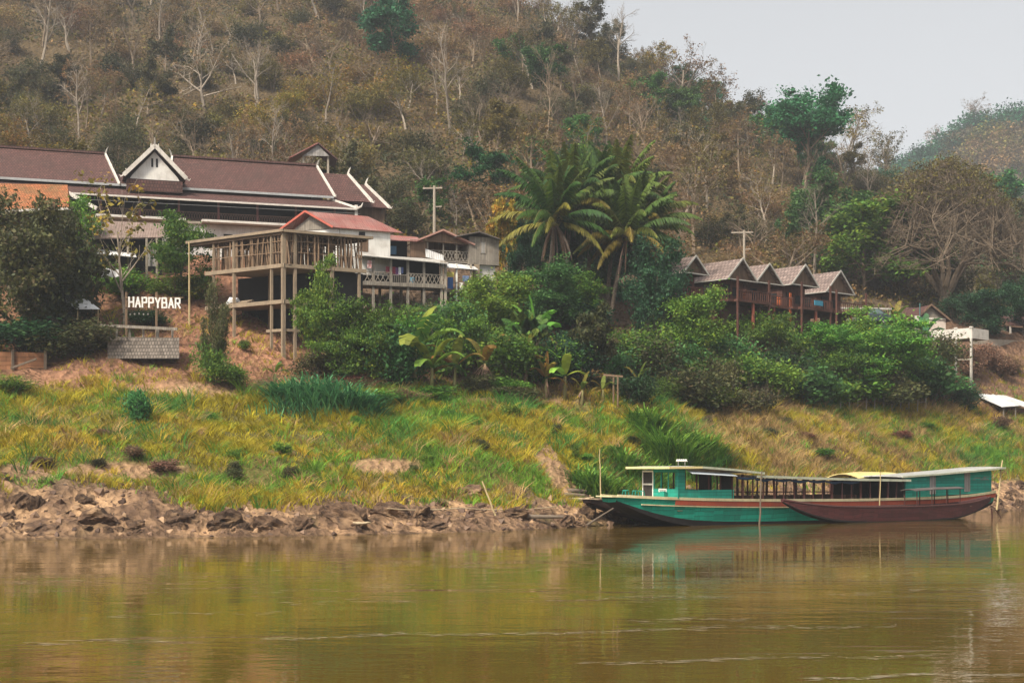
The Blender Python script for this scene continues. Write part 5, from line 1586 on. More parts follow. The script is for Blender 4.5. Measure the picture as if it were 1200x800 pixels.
# ---- concrete frame under construction
cf = thing('building_frame', ground(325, 425), 'unfinished concrete frame on tall columns crowded with wooden props', 'building')
CC = P(331, 268, 106); va = P(218, 283, 111.9) - CC; vb = P(437, 277, 109.5) - CC; va.z = 0; vb.z = 0
La, Lb = va.length, vb.length; va.normalize(); vb.normalize()
ZR, Z1, Z2 = CC.z, zat(311, 107), zat(352, 106.5)


def Q(s_, t, z):
    v = CC + va * s_ + vb * t; return Vector((v.x, v.y, z))


b = MB(); b.prism([Q(0, 0, ZR - .22), Q(La, 0, ZR - .22), Q(La, Lb, ZR - .22), Q(0, Lb, ZR - .22)], (0, 0, .10)); b.build('roof_deck', surf('form_boards', (.26, .2, .14), (.18, .14, .1), .5, 'planks', .9, .2, .01), cf)
b = MB()
for (p, q_) in ((Q(-.1, 0, ZR), Q(La, 0, ZR)), (Q(0, -.1, ZR - .02), Q(0, Lb, ZR - .02)), (Q(La, 0, ZR), Q(La, Lb, ZR)), (Q(0, Lb, ZR), Q(La, Lb, ZR))):
    b.bar(p - Vector((0, 0, .1)), q_ - Vector((0, 0, .1)), .14, .2)
b.build('roof_edge_beam', CONCW, cf)
for zz, i0, i1 in ((Z1, .5, .94), (Z2, .1, .93)):
    s0 = .25
    b = MB(); b.prism([Q(s0, s0, zz - .14), Q(La * .82, s0, zz - .14), Q(La * .82, Lb * .95, zz - .14), Q(s0, Lb * .95, zz - .14)], (0, 0, .12))
    b.bar(Q(s0 - .15, s0, zz - .1), Q(La * .82, s0, zz - .1), .2, .28); b.bar(Q(s0, s0 - .15, zz - .1), Q(s0, Lb * .95, zz - .1), .2, .28)
    b.build('floor_slab', CONCW, cf)
cp = []
for s_, t, w_, zt_ in ((.3, .3, .32, ZR), (1.5, .3, .22, ZR), (5.4, .3, .24, ZR), (7.6, .3, .18, ZR), (.3, 1.2, .24, ZR), (.3, 4.1, .30, Z1), (.3, 6.3, .22, Z1), (3.2, 3.4, .26, ZR), (3.2, 6.2, .26, ZR), (5.5, 3.2, .26, ZR), (6.0, 6.2, .26, ZR)):
    p = Q(s_, t, 0); g_ = land(p.x, p.y)
    b = MB(); b.bar(Vector((p.x, p.y, g_ - .8)), Vector((p.x, p.y, zt_ - .1)), w_ * .82); b.build('column', CONCW, cf)
b = MB(); b.bar(Q(.3, .3, zat(386, 106)), Q(2, .3, zat(386, 106)), .14, .2); b.bar(Q(.3, .3, zat(386, 106)), Q(.3, 1.6, zat(386, 106)), .14, .2); b.build('tie_beam', CONCW, cf)
# props under the roof deck: a forest of poles
rp = random.Random(12); cnt = 0
for i in range(92):
    if i < 44:
        s_, t = .35 + (i / 44) * (La * .8 - .4) + rp.gauss(0, .06), .3 + rp.choice([0, .1, .5, 1.2, 2.2]) * rp.uniform(.6, 1.2)
    else:
        s_, t = .3 + rp.choice([0, .1, .5, 1.2, 2.2, 3.5]) * rp.uniform(.6, 1.2), .35 + ((i - 44) / 48) * (Lb * .9) + rp.gauss(0, .06)
    r_ = rp.uniform(.05, .085); k1, k2 = rp.gauss(0, .13), rp.gauss(0, .13)
    b = MB(); m_ = Q(s_ + k1 * .5 + rp.gauss(0, .03), t + k2 * .5, (ZR + Z1) / 2)
    b.tube([Q(s_ + k1, t + k2, Z1 - .02), m_, Q(s_, t, ZR - .2)], r_, 5); b.build('prop', POLEW, cf)
b = MB()
for i in range(16):
    t = .2 + i * Lb / 16; b.bar(Q(.3, t, ZR - .33), Q(La * .97, t, ZR - .33), .09, .14)
b.build('joists', POLEW, cf)
b = MB()
for i in range(190):
    k_ = i % 2
    d_ = rp.choice([.8, 1.4, 2.0, 2.8, 3.6, 4.4]) * rp.uniform(.8, 1.2)
    s_, t = (rp.uniform(.4, La * .8), d_) if k_ else (d_, rp.uniform(.4, Lb * .92))
    g1, g2 = rp.gauss(0, .16), rp.gauss(0, .16)
    b.bar(Q(s_ + g1, t + g2, Z1), Q(s_, t, ZR - .2), rp.uniform(.05, .09))
pt_ = b.build('prop_thicket', POLEW, cf); pt_['kind'] = 'stuff'
b = MB()
for i in range(34):
    zz = rp.uniform(Z1 + 1.2, ZR - .25); a_ = rp.uniform(.5, Lb * .7); d_ = rp.choice([.5, 1.2, 2.4, 3.2])
    b.bar(Q(d_, a_, zz), Q(d_, a_ + rp.uniform(1, 2.2), zz + rp.gauss(0, .06)), .05) if i % 2 else b.bar(Q(a_, d_, zz), Q(a_ + rp.uniform(1, 2.2), d_, zz + rp.gauss(0, .06)), .05)
lt_ = b.build('laths', POLEW, cf); lt_['kind'] = 'stuff'
b = MB()
for zz in (Z1 + .9, Z1 + 1.7):
    b.bar(Q(.32, .28, zz), Q(La * .78, .28, zz + .1), .05); b.bar(Q(.3, .3, zz + .05), Q(.3, Lb * .9, zz), .05)
b.build('bracing', POLEW, cf)
b = MB(); p = Q(La * .8, 2.6, 0); b.hexa([Q(1.5, 4.6, Z2 - 3), Q(La * .9, 3.4, Z2 - 1), Q(La * .9, 3.6, Z2 - 1), Q(1.5, 4.8, Z2 - 3), Q(1.5, 4.6, Z1 - .2), Q(La * .9, 3.4, Z1 - .2), Q(La * .9, 3.6, Z1 - .2), Q(1.5, 4.8, Z1 - .2)]); b.build('dark_gap_panel', DARKV, cf)  # near-black panel added for the shaded gap inside the frame
b = MB(); b.hexa([Q(1.0, 4.9, Z2 - 5), Q(1.0, Lb, Z2 - 5), Q(1.3, Lb, Z2 - 5), Q(1.3, 4.9, Z2 - 5), Q(1.0, 4.9, Z1 - .2), Q(1.0, Lb, Z1 - .2), Q(1.3, Lb, Z1 - .2), Q(1.3, 4.9, Z1 - .2)]); b.build('dark_gap_panel', DARKV, cf)  # second panel, coloured dark as the shade of the open frame
for k in range(3):
    b = MB(); b.bar(Q(4.2 + k * .15, .5 + .3 * k, Z2 + .12 + .1 * k), Q(6.6 - .2 * k, .45 + .3 * k, Z2 + .10 + .1 * k), .22, .06); tag(b.build('plank', CONCW, origin=Q(5, .5, Z2 + .1)), ('front', 'middle', 'rearmost')[k] + ' loose plank lying on the middle floor of the concrete frame', 'plank', 'planks on the concrete frame')
b = MB(); rb = random.Random(2); c0 = Q(6.0, .7, Z2 + .2)
b.tube([c0 + Vector((-.5, 0, -.1)), c0 + Vector((-.2, 0, .18)), c0 + Vector((.25, 0, .16)), c0 + Vector((.5, 0, -.1))], [.12, .27, .25, .1], 7); tag(b.build('sack', CLW, origin=c0), 'pale sack lying on the left end of the frame middle floor', 'sack')
p = P(222, 325, 110); b = MB(); b.tube([Vector((p.x, p.y, land(p.x, p.y) - .3)), P(221.5, 284, 110.5)], [.08, .06], 6); tag(b.build('bamboo_prop', BAMBOO, origin=p), 'upright yellow bamboo pole under the left end of the concrete roof', 'pole')

# ---- white house with the red tin roof
rh = thing('red_roof_house', P(400, 300, 119), 'white walled house with a red tin gable roof behind the concrete frame', 'house')
a0 = P(400, 267, 117); e1 = Vector((4.55, 2.3, 0)); e2 = P(335, 266, 119) - a0; e2.z = 0
ap = a0 + e2 * .52; ap.z = zat(248.5, 118.2)
z0 = a0.z
A0, A1 = a0, a0 + e1; B0, B1 = a0 + e2, a0 + e2 + e1; R0, R1 = ap - e1 * .1, ap + e1 * .95
for v in (A0, A1, B0, B1):
    v.z = z0
R1.z = R0.z
b = MB(); b.slab([A0 - e1 * .12, A1 + e1 * .05, R1, R0 - e1 * .0], .07); b.build('roof', REDTIN, rh)
b = MB(); b.slab([B0 - e1 * .12, B1 + e1 * .05, R1 + Vector((0, 0, .003)), R0 + Vector((0, 0, .003))], .07); b.build('roof', REDTIN, rh)
b = MB(); b.bar(A0 - e1 * .14, R0 - e1 * .02, .08, .16); b.bar(B0 - e1 * .14, R0 - e1 * .02, .08, .16); b.build('bargeboard', surf('red_edge', (.40, .10, .07), None, .3), rh)
b = MB(); i_ = .0; b.prism([A0 - e2 * .0 + e2 * .08, B0 - e2 * .1, ap + Vector((0, 0, -.25))], e1 * .03); b.build('gable_boards', OLDWOOD, rh)
dn = Vector((0, 0, -3.6))
W0, W1 = A0 + e2 * .07 + e1 * .03, A1 + e2 * .07 - e1 * .1
b = MB(); b.hexa([W0 + dn, W1 + dn, W1 + e2 * .05 + dn, W0 + e2 * .05 + dn, W0, W1, W1 + e2 * .05, W0 + e2 * .05]); V0 = B0 - e2 * .1; b.hexa([W0 + dn, W0 + e1 * .02 + dn, V0 + e1 * .02 + dn, V0 + dn, W0 + Vector((0, 0, -.02)), W0 + e1 * .02 + Vector((0, 0, -.02)), V0 + e1 * .02 + Vector((0, 0, -.02)), V0 + Vector((0, 0, -.02))]); b.build('wall', PLASTER, rh)
nf = (e2 * -1).normalized() * .03
for t0, t1, zz0, zz1, m_ in ((.38, .5, -.6, -.15, DARKV), (.4, .56, -1.75, -.75, BROWNW)):
    p, q_ = W0.lerp(W1, t0) + nf, W0.lerp(W1, t1) + nf
    up0, up1 = Vector((0, 0, zz0)), Vector((0, 0, zz1))
    b = MB(); b.hexa([p + up0, q_ + up0, q_ - nf * 2 + up0, p - nf * 2 + up0, p + up1, q_ + up1, q_ - nf * 2 + up1, p - nf * 2 + up1]); b.build('window' if m_ is DARKV else 'shutter', m_, rh)

# ---- wooden stilt house
WO, WD = (-11.87, 117.0), 20.0
W = axes((WO[0], WO[1], 0), WD)
wx = lambda px, y: lx(WO, WD, px, y)
wz = lambda py, px, y: zat(py, W(wx(px, y), y, 0).y)
sh_ = thing('stilt_house', W(5, 3, 16), 'old wooden house on stilts with lattice rails and a red gabled porch', 'house')
ZF = 18.45; XE = wx(521, 0)
b = MB(); b.box(W, -.1, XE, -.05, 2.4, ZF - .2, ZF); b.bar(W(-.2, -.1, ZF - .1), W(XE, -.1, ZF - .1), .1, .3); b.build('verandah_floor', OLDWOOD, sh_)
for px in (437.5, 458, 478, 497, 517.5, 522):
    X = wx(px, .05); g_ = land(*W(X, .05, 0)[:2])
    b = MB(); b.box(W, X - .1, X + .1, -.0, .18, min(g_, 16) - .8, 20.45); b.build('stilt', OLDWOOD if px < 510 else CONC, sh_)
for px in (445, 470, 495, 515):
    X = wx(px, 2.3); p = W(X, 2.3, 0)
    b = MB(); b.box(W, X - .1, X + .1, 2.2, 2.4, land(p.x, p.y) - .8, ZF - .2); b.build('stilt', OLDWOOD, sh_)
b = MB(); b.slab([W(-.2, -.5, 20.52), W(wx(526, -.5), -.5, 20.2), W(wx(520, 2.5), 2.5, 20.95), W(-.6, 2.5, 21.1)], .06); b.build('verandah_roof', GREYTIN, sh_)


def lattice(x0, x1, y, z0, z1, n_, name='lattice_rail', M=W, mat=OLDWOOD):
    b = MB(); b.bar(M(x0, y, z1), M(x1, y, z1), .07, .07); b.bar(M(x0, y, z0), M(x1, y, z0), .06, .06)
    for i in range(n_):
        a_, c_ = x0 + (x1 - x0) * i / n_, x0 + (x1 - x0) * (i + 1) / n_
        b.bar(M(a_, y, z0), M(c_, y, z1), .05); b.bar(M(c_, y + .01, z0), M(a_, y + .01, z1), .05)
    return b.build(name, mat, sh_)


lattice(0, wx(458, 0), .02, ZF + .08, ZF + .85, 5)
lattice(wx(478, 0), wx(497, 0), .02, ZF + .08, ZF + .85, 5); lattice(wx(497, 0), XE, .02, ZF + .08, ZF + .85, 5)
b = MB(); b.bar(W(wx(458, 0), .02, ZF + .7), W(wx(478, 0), .02, ZF + .7), .05)
for i in range(9):
    X = wx(458, 0) + i * .17; b.bar(W(X, .02, ZF), W(X, .02, ZF + .7), .035)
b.build('picket_rail', OLDWOOD, sh_)
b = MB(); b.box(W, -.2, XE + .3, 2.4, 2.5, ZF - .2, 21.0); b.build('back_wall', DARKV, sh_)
# upper floor: plank room on the left, open porch under the small red gable, grey block on the right
ZU = 20.95
xA, xB, xC, xD = wx(455, 2.6), wx(500, 2.6), wx(555, 2.6), wx(582, 2.6)
b = MB(); b.box(W, xA + 1.9, xB, 2.6, 2.7, ZU - .1, 22.5); b.build('upper_wall', BROWNW, sh_)
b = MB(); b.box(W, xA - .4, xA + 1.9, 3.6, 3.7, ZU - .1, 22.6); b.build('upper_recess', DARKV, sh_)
b = MB(); b.box(W, xA - .4, xC, 2.5, 4.4, ZU - .22, ZU - .1); b.build('upper_floor', OLDWOOD, sh_)
b = MB(); b.box(W, xB, xC, 4.3, 4.4, ZU - .1, 22.8); b.build('porch_back_wall', BROWNW, sh_)
xp0, xp1, xpa = wx(490, 2.0), wx(556, 2.0), wx(519, 2.0)
ze_, zp_ = wz(282, 500, 2), wz(270, 519, 2)
b = MB(); b.slab([W(xp0, 1.9, ze_), W(xpa, 1.9, zp_), W(xpa - .2, 6.2, zp_), W(xp0 - .2, 6.2, ze_)], .06); b.build('porch_roof', REDTIN, sh_)
b = MB(); b.slab([W(xpa, 1.9, zp_), W(xp1, 1.9, ze_ - .15), W(xp1, 6.2, ze_ - .15), W(xpa - .2, 6.2, zp_)], .06); b.build('porch_roof', REDTIN, sh_)
b = MB(); b.bar(W(xp0, 1.86, ze_ + .02), W(xpa, 1.86, zp_ + .03), .06, .14); b.bar(W(xpa, 1.86, zp_ + .03), W(xp1, 1.86, ze_ - .13), .06, .14); b.build('bargeboard', surf('pale_red_edge', (.36, .2, .16), None, .3), sh_)
b = MB(); b.slab([W(wx(452, 2.4), 2.4, wz(278, 456, 2.4) - .25), W(xp0 + .5, 2.1, ze_ - .02), W(xp0 + .9, 5.5, zp_ - .1), W(wx(458, 5), 5.5, zp_ - .05)], .06); b.build('upper_roof', REDTIN, sh_)
b = MB(); b.prism([W(xp0 + .5, 2.3, ze_ - .0), W(xp1 - .4, 2.3, ze_ - .1), W(xpa, 2.3, zp_ - .15)], W(0, .05, 0) - W(0, 0, 0)); b.build('porch_gable', BROWNW, sh_)
for px in (501, 519.5, 535, 551):
    X = wx(px, 2.55); b = MB(); b.box(W, X - .06, X + .06, 2.5, 2.62, ZU - .2, ze_ - .02); b.build('porch_post', OLDWOOD, sh_)
lattice(xB, wx(519.5, 2.5), 2.55, ZU - .02, ZU + .75, 4); lattice(wx(519.5, 2.5), wx(551, 2.5), 2.55, ZU - .02, ZU + .75, 8)
b = MB(); b.slab([W(wx(499, 2.2), 2.15, 21.05), W(wx(520, 2.2), 2.15, 20.75), W(wx(520, 2.2), 2.3, 21.3), W(wx(499, 2.2), 2.3, 21.75)], .05); b.build('tin_sheet', WHITETIN, sh_)
xg = wx(556.5, 2.0)
b = MB(); b.box(W, xg - .5, xD, 2.0, 5.6, 20.62, 22.95); b.build('grey_room', OLDWOOD, sh_)
b = MB(); za_, zl_, zr_ = wz(271.5, 562, 1.7), wz(277, 534, 1.7), wz(280, 586, 1.7)
b.slab([W(wx(534, 1.5), 1.5, zl_), W(wx(562, 1.5), 1.5, za_), W(wx(562, 1.5), 6, za_), W(wx(534, 1.5), 6, zl_)], .07); b.slab([W(wx(562, 1.5), 1.5, za_), W(wx(586.5, 1.5), 1.5, zr_), W(wx(586.5, 1.5), 6, zr_), W(wx(562, 1.5), 6, za_)], .07); b.build('grey_room_roof', surf('dark_tin', (.14, .12, .11), (.1, .085, .08), .5, 'corrugated', .7, .2, .02), sh_)
X = wx(566, 2); b = MB(); b.box(W, X - .18, X + .18, 1.96, 2.0, 21.6, 22.5); wd_ = b.build('window', GREYW, sh_)
b = MB(); b.box(W, X - .23, X - .18, 1.94, 2.0, 21.55, 22.55); b.box(W, X + .18, X + .23, 1.94, 2.0, 21.55, 22.55); b.build('window_frame', CONC, wd_)
b = MB(); b.box(W, xg - .05, xg + .42, 2.0, 2.5, 17.5, 20.62); b.build('pillar', CONCW, sh_)
b = MB(); b.box(W, xg + .45, xD - .25, 2.25, 2.35, 19.35, 20.62); b.build('shutter_panel', surf('pale_louvres', (.42, .40, .36), (.3, .28, .25), .4, 'planks', .8, .3, .02), sh_)
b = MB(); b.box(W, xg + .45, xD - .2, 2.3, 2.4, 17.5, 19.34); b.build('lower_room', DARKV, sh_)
b = MB(); b.box(W, XE, xg, 1.2, 3.4, 18.1, 18.25); b.bar(W(XE, 1.2, 18.9), W(xg, 1.2, 18.9), .06)
for i in range(8):
    X = XE + .1 + i * (xg - XE) / 8; b.bar(W(X, 1.2, 18.2), W(X, 1.2, 18.9), .04)
b.build('side_gallery', OLDWOOD, sh_)
for px in (535, 552):
    X = wx(px, 1.25); b = MB(); b.box(W, X - .07, X + .07, 1.2, 1.34, 16.6, 20.5); b.build('gallery_post', WHITEP if px == 535 else CONC, sh_)
b = MB(); b.slab([W(XE + .05, 1.0, 20.12), W(xg, 1.0, 20.05), W(xg, 2.5, 20.6), W(XE + .05, 2.5, 20.7)], .05); b.build('gallery_roof', WHITETIN, sh_)
# washing on the verandahs: each piece a thing
lau = [(452, 463.0, .2, .75, (.20, .03, .05), 'dark red cloth'), (463.5, 466, .25, .9, (.10, .04, .12), 'purple cloth'), (467, 469, .2, .8, (.55, .55, .58), 'white shirt'), (470, 472, .2, .7, (.07, .10, .24), 'blue cloth')]
for i, (p0, p1, d0, d1, c_, nm) in enumerate(lau):
    cloth('laundry', [W(wx(p0, .12), .12, 20.0 - d0), W(wx(p1 + .8, .12), .12, 20.0 - d0), W(wx(p1 + .8, .12), .12, 20.0 - d1), W(wx(p0, .12), .12, 20.0 - d1)], surf('cloth_' + nm, c_, None, .3), nm + ' hanging on the lower verandah of the stilt house', 'laundry', .04, 5)
cloth('laundry', [W(wx(430.5, -.15), -.15, 20.2), W(wx(435.5, -.15), -.15, 20.2), W(wx(435.5, -.15), -.15, 19.55), W(wx(430.5, -.15), -.15, 19.55)], surf('striped_cloth', (.45, .42, .40), (.40, .05, .05), .9, 'planks', .8, .1, .0), 'red and white striped cloth at the left end of the verandah', 'laundry', .03, 5)
for p0, p1, z1_, z0_, c_, nm in ((524.5, 531, 19.3, 18.35, (.03, .10, .28), 'blue cloth'), (523, 532, 19.75, 19.35, (.40, .34, .08), 'yellow cloth'), (538, 543, 18.9, 18.3, (.6, .57, .5), 'white cloth'), (542, 550, 19.5, 19.0, (.12, .17, .28), 'grey blue cloth')):
    cloth('laundry', [W(wx(p0, 1.1), 1.1, z1_), W(wx(p1, 1.1), 1.1, z1_), W(wx(p1, 1.1), 1.1, z0_), W(wx(p0, 1.1), 1.1, z0_)], surf('gallery_' + nm, c_, None, .3), nm + ' hanging in the side gallery by the pillar', 'laundry', .04, 5)
cloth('laundry', [W(xA + .3, 3.3, 22.0), W(xA + .9, 3.3, 22.0), W(xA + .9, 3.3, 21.3), W(xA + .3, 3.3, 21.3)], surf('pale_blue_cloth', (.10, .22, .36), None, .3), 'pale blue cloth hanging in the dark upper recess of the stilt house', 'laundry', .03, 5)
bn = thing('plastic_tub', W(wx(482, .25), .3, ZF), 'pale blue plastic tub standing on the lower verandah floor', 'tub')
c_ = W(wx(482, .25), .3, ZF); b = MB(); b.tube([c_, c_ + Vector((0, 0, .5))], [.24, .32], 12); tb = b.build('tub_body', surf('tub_blue', (.16, .32, .42), None, .3), bn); b = MB(); b.tube([c_ + Vector((0, 0, .48)), c_ + Vector((0, 0, .54))], [.35, .35], 12); b.build('rim', surf('tub_blue', (.16, .32, .42)), bn)

# ---- five chalets
CHW = surf('greyish_white_boards', (.42, .40, .36), (.28, .26, .23), .5)
chal = [(16.1, 130.0, 22.4, 1.45, 'leftmost chalet, half hidden by the dark tree beside the palms', False), (20.7, 132.7, 22.55, 1.85, 'second chalet from the palms, with the longest railed deck', True), (23.7, 135.8, 22.5, 1.7, 'middle chalet of the row, set back with a small gable', False), (27.7, 139.0, 22.85, 1.85, 'fourth chalet, with orange boards and a bright blue panel at its side', True), (31.85, 142.5, 22.75, 2.05, 'chalet at the right end of the row, above the parked car', True)]
for i, (ax, ay, az_, hw, lab, front) in enumerate(chal):
    K = axes((ax, ay, 0), 42.0)      # x along the gable front, y back along the ridge
    ch_ = thing('chalet', K(0, 2, land(ax, ay)), lab, 'chalet', 'chalets in a row above the bank')
    zeav = az_ - hw * .96; L_ = 4.6; bk = 3.6
    for sx in (-1, 1):
        b = MB(); b.slab([K(sx * (hw + .25), -.5, zeav - .2), K(0, -.5, az_), K(0, L_ + .4, az_ + .003 * sx), K(sx * (hw + .25), L_ + .4, zeav - .2)], .09); b.build('roof', CHTILE, ch_)
        b = MB(); b.bar(K(sx * (hw + .3), -.55, zeav - .22), K(0, -.55, az_ + .02), .06, .15); b.build('bargeboard', CHW, ch_)
    b = MB(); b.bar(K(-hw - .25, -.5, zeav - .2), K(hw + .25, -.5, zeav - .2), .07, .10); b.build('tie_board', CHW, ch_)
    b = MB(); b.bar(K(-hw - .3, -.5, zeav - .24), K(-hw - .3, L_ + .4, zeav - .24), .06, .09); b.build('eave_board', CHW, ch_)
    b = MB(); b.prism([K(-hw, -.1, zeav - .1), K(hw, -.1, zeav - .1), K(0, -.1, az_ - .2)], K(0, .06, 0) - K(0, 0, 0)); b.build('gable', BROWNW, ch_)
    zd = 18.6
    b = MB(); b.box(K, -hw + .05, hw - .05, .9, L_, zd, zeav - .1); b.build('wall', MAROONW, ch_)
    b = MB(); b.box(K, -hw * .6, -hw * .1, .84, .9, zd + .05, zd + 1.7); b.build('door', DARKV, ch_)
    b = MB(); b.box(K, hw * .15, hw * .7, .84, .9, zd + .7, zd + 1.5); b.build('window', DARKV, ch_)
    b = MB(); b.box(K, -hw - .04, -hw + .02, 1.5, 2.6, zd + .7, zd + 1.6); b.build('window', DARKV, ch_)
    # deck in front
    dk = 1.9 if front else 1.2
    b = MB(); b.box(K, -hw - .5, hw + .5, -dk, .9, zd - .22, zd); b.box(K, -hw - 1.3, -hw - .5, -dk + .5, 3.6, zd - .22, zd); b.build('deck', MAROONW, ch_)
    b = MB(); b.bar(K(-hw - .5, -dk, zd + .82), K(hw + .5, -dk, zd + .82), .08, .08)
    nr = 15
    for j in range(nr + 1):
        X = -hw - .5 + j * (2 * hw + 1) / nr; b.bar(K(X, -dk, zd), K(X, -dk, zd + .8), .045)
    b.bar(K(-hw - 1.3, -dk + .5, zd + .82), K(-hw - 1.3, 3.6, zd + .82), .08)
    for j in range(14):
        b.bar(K(-hw - 1.3, -dk + .5 + j * .33, zd), K(-hw - 1.3, -dk + .5 + j * .33, zd + .8), .045)
    b.build('railing', MAROONW, ch_)
    for X in (-hw - .4, hw + .4):
        b = MB(); b.box(K, X - .08, X + .08, -dk + .05, -dk + .21, land(*K(X, -dk, 0)[:2]) - .8, zeav - .15 if front else zd); b.build('post', MAROONW, ch_)
    for X, yy in ((-hw, 1), (hw, 1), (0, -dk + .2), (-hw, 4), (hw, 4)):
        p = K(X, yy, 0); b = MB(); b.bar(Vector((p.x, p.y, land(p.x, p.y) - .8)), Vector((p.x, p.y, zd - .2)), .2); b.build('stilt', surf('red_stilt', (.24, .07, .045), None, .4), ch_)
    if i in (0, 1, 2, 3):
        b = MB(); b.box(K, -hw - .04, -hw + .03, .95, 1.45 if i else 2.4, zd + .02, zd + (1.2 if i else 1.3)); b.build('orange_panel', ORANGEP, ch_)
    if i == 2:
        b = MB(); b.box(K, hw + .3, hw + .6, -dk - .12, -dk - .05, zd - 1.6, zd + 1.3); b.build('orange_panel', ORANGEP, ch_)
    if i == 3:
        b = MB(); b.box(K, -.6, .7, -dk - .14, -dk - .06, zd + .25, zd + .72); b.build('blue_panel', surf('blue_panel_paint', (.04, .20, .30), None, .3), ch_)
    b = MB(); b.box(K, -hw, hw, .3, .45, land(*K(0, .3, 0)[:2]) - 1, zd - .25); b.build('under_wall', surf('red_earth_wall', (.12, .06, .042), (.08, .045, .035), .5, nscale=1.2), ch_)

# ---- white terrace and the little house behind
tw = thing('white_terrace', P(1120, 420, 147), 'white parapet terrace standing on tall thin posts above the slope', 'terrace')
p0, p1 = P(1070, 384, 150), P(1139, 385, 145.5); dv = (p1 - p0); dv.z = 0; L_ = dv.length; T_ = axes((p0.x, p0.y, 0), math.degrees(math.atan2(dv.y, dv.x)))
zt_, zb_ = zat(384.5, 146), zat(396.5, 146)
b = MB(); b.box(T_, 0, L_, 0, .15, zb_, zt_); b.build('parapet', WHITE, tw)
b = MB(); b.box(T_, L_ - .12, L_ + .03, .16, 3.6, zb_, zt_); b.build('parapet', WHITE, tw)
b = MB(); b.box(T_, 0, L_ - .13, .16, 4, zb_ + .05, zb_ + .25); b.build('floor', CONC, tw)
for X in (L_ - 1.75, L_ - .1, 1.2):
    p = T_(X, .1, 0)
    b = MB(); b.box(T_, X - .1, X + .1, -.06, .14, min(land(p.x, p.y), 13.5) - 1, zb_ + .002); ps = b.build('post', surf('dirty_white_post', (.45, .42, .37), (.3, .27, .23), .5), tw)
    b = MB(); b.box(T_, X - .16, X + .16, -.08, .21, zt_, zt_ + .14); b.build('post_cap', WHITE, ps)
b = MB(); b.bar(T_(L_ - 1.75, .05, zat(421, 146)), T_(L_ - .1, .05, zat(421, 146)), .1, .16); b.build('brace', CONC, tw)
lh = thing('small_house', P(1095, 385, 153), 'small house with a pinkish wall and dark brown gable roof behind the white terrace', 'house')
T2 = axes((P(1093, 385, 153).x, 153, 0), 12)
zg, zp2, ze2 = zat(386, 153), zat(357.5, 153), zat(373, 153)
b = MB(); b.box(T2, -1.5, 1.5, 0, 4, zg - 1.5, ze2 + .05); b.build('wall', PINKW, lh)
b = MB(); b.prism([T2(-1.35, -.02, ze2 + .05), T2(1.4, -.02, ze2 + .05), T2(-.35, -.02, zp2 - .15)], T2(0, .1, 0) - T2(0, 0, 0)); b.build('gable', OLDWOOD, lh)
for xa_, xb_, zq in ((-.4, -1.75, ze2 + .15), (-.4, 1.9, ze2 - .25)):
    b = MB(); b.slab([T2(xb_, -.4, zq), T2(xa_, -.4, zp2), T2(xa_, 4.4, zp2), T2(xb_, 4.4, zq)], .1); b.build('roof', TILE, lh)
    b = MB(); b.bar(T2(xb_, -.45, zq), T2(xa_, -.45, zp2 + .02), .07, .18); b.build('bargeboard', BROWNW, lh)
b = MB(); b.slab([T2(.2, 3.5, zp2 + .1), T2(3.2, 4, ze2 - .1), T2(3.2, 8, ze2 - .1), T2(.2, 8, zp2 + .6)], .1); b.slab([T2(.2, 3.5, zp2 + .1), T2(-2.2, 4, ze2 + .2), T2(-2.2, 8, ze2 + .2), T2(.2, 8, zp2 + .6)], .1); b.build('rear_roof', TILE, lh)
b = MB(); b.box(T2, -1.5, 1.5, -.12, -.01, ze2 - .1, ze2 + .04); b.build('white_ledge', WHITE, lh)
p = P(1074.5, 374, 151); b = MB(); b.box(lambda x, y, z: p + Vector((x, y, z)), -.22, .22, -.15, .15, -.35, .35); q2 = b.build('meter_box', WHITE, lh)
b = MB(); p = P(1078, 385, 151.5); b.bar(p - Vector((0, 0, 2)), P(1078, 355, 151.5), .08); b.build('mast', surf('teal_post', (.06, .14, .14), None, .3), lh)

# ---- shed with pale roofs by the right edge, low wall, far house
sd_ = thing('roadside_shed', ground(1175, 489), 'open shed with two pale tin roofs in the grass at the right edge', 'shed')
q0 = P(1140, 461, 146); b = MB(); b.slab([P(1140, 461, 145), P(1175, 476.5, 141.5), P(1195, 475, 143), P(1164, 461.5, 147)], .06); b.build('roof', WHITETIN, sd_)
b = MB(); b.slab([P(1166, 463, 146.5), P(1200, 476, 142.6), P(1212, 474.5, 144), P(1175, 462, 148.2)], .06); b.build('roof', WHITETIN, sd_)
for px, py, D in ((1147, 464, 144.6), (1160, 470, 143.6), (1176, 477, 141.9), (1190, 476, 142.9), (1186, 471, 145), (1203, 477, 142.9)):
    p = P(px, py, D); b = MB(); b.bar(p, Vector((p.x, p.y, land(p.x, p.y) - .4)), .1); b.build('post', OLDWOOD, sd_)
b = MB(); b.hexa([P(1152, 494, 145.5), P(1212, 497, 144.5), P(1212, 497, 144.7), P(1152, 494, 145.7), P(1152, 474, 145.5), P(1212, 480, 144.5), P(1212, 480, 144.7), P(1152, 474, 145.7)]); b.build('back_wall', surf('red_brown_back', (.20, .11, .09), (.1, .07, .06), .5, 'planks', .9, .3, .01), sd_)
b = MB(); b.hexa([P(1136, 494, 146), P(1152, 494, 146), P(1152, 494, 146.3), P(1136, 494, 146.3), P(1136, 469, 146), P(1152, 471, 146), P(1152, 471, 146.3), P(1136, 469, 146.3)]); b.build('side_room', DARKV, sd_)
lw = MB(); lw.hexa([P(1140, 404, 158), P(1235, 409, 166), P(1235, 409, 166.3), P(1140, 404, 158.3), P(1140, 396, 158), P(1235, 401, 166), P(1235, 401, 166.3), P(1140, 396, 158.3)])
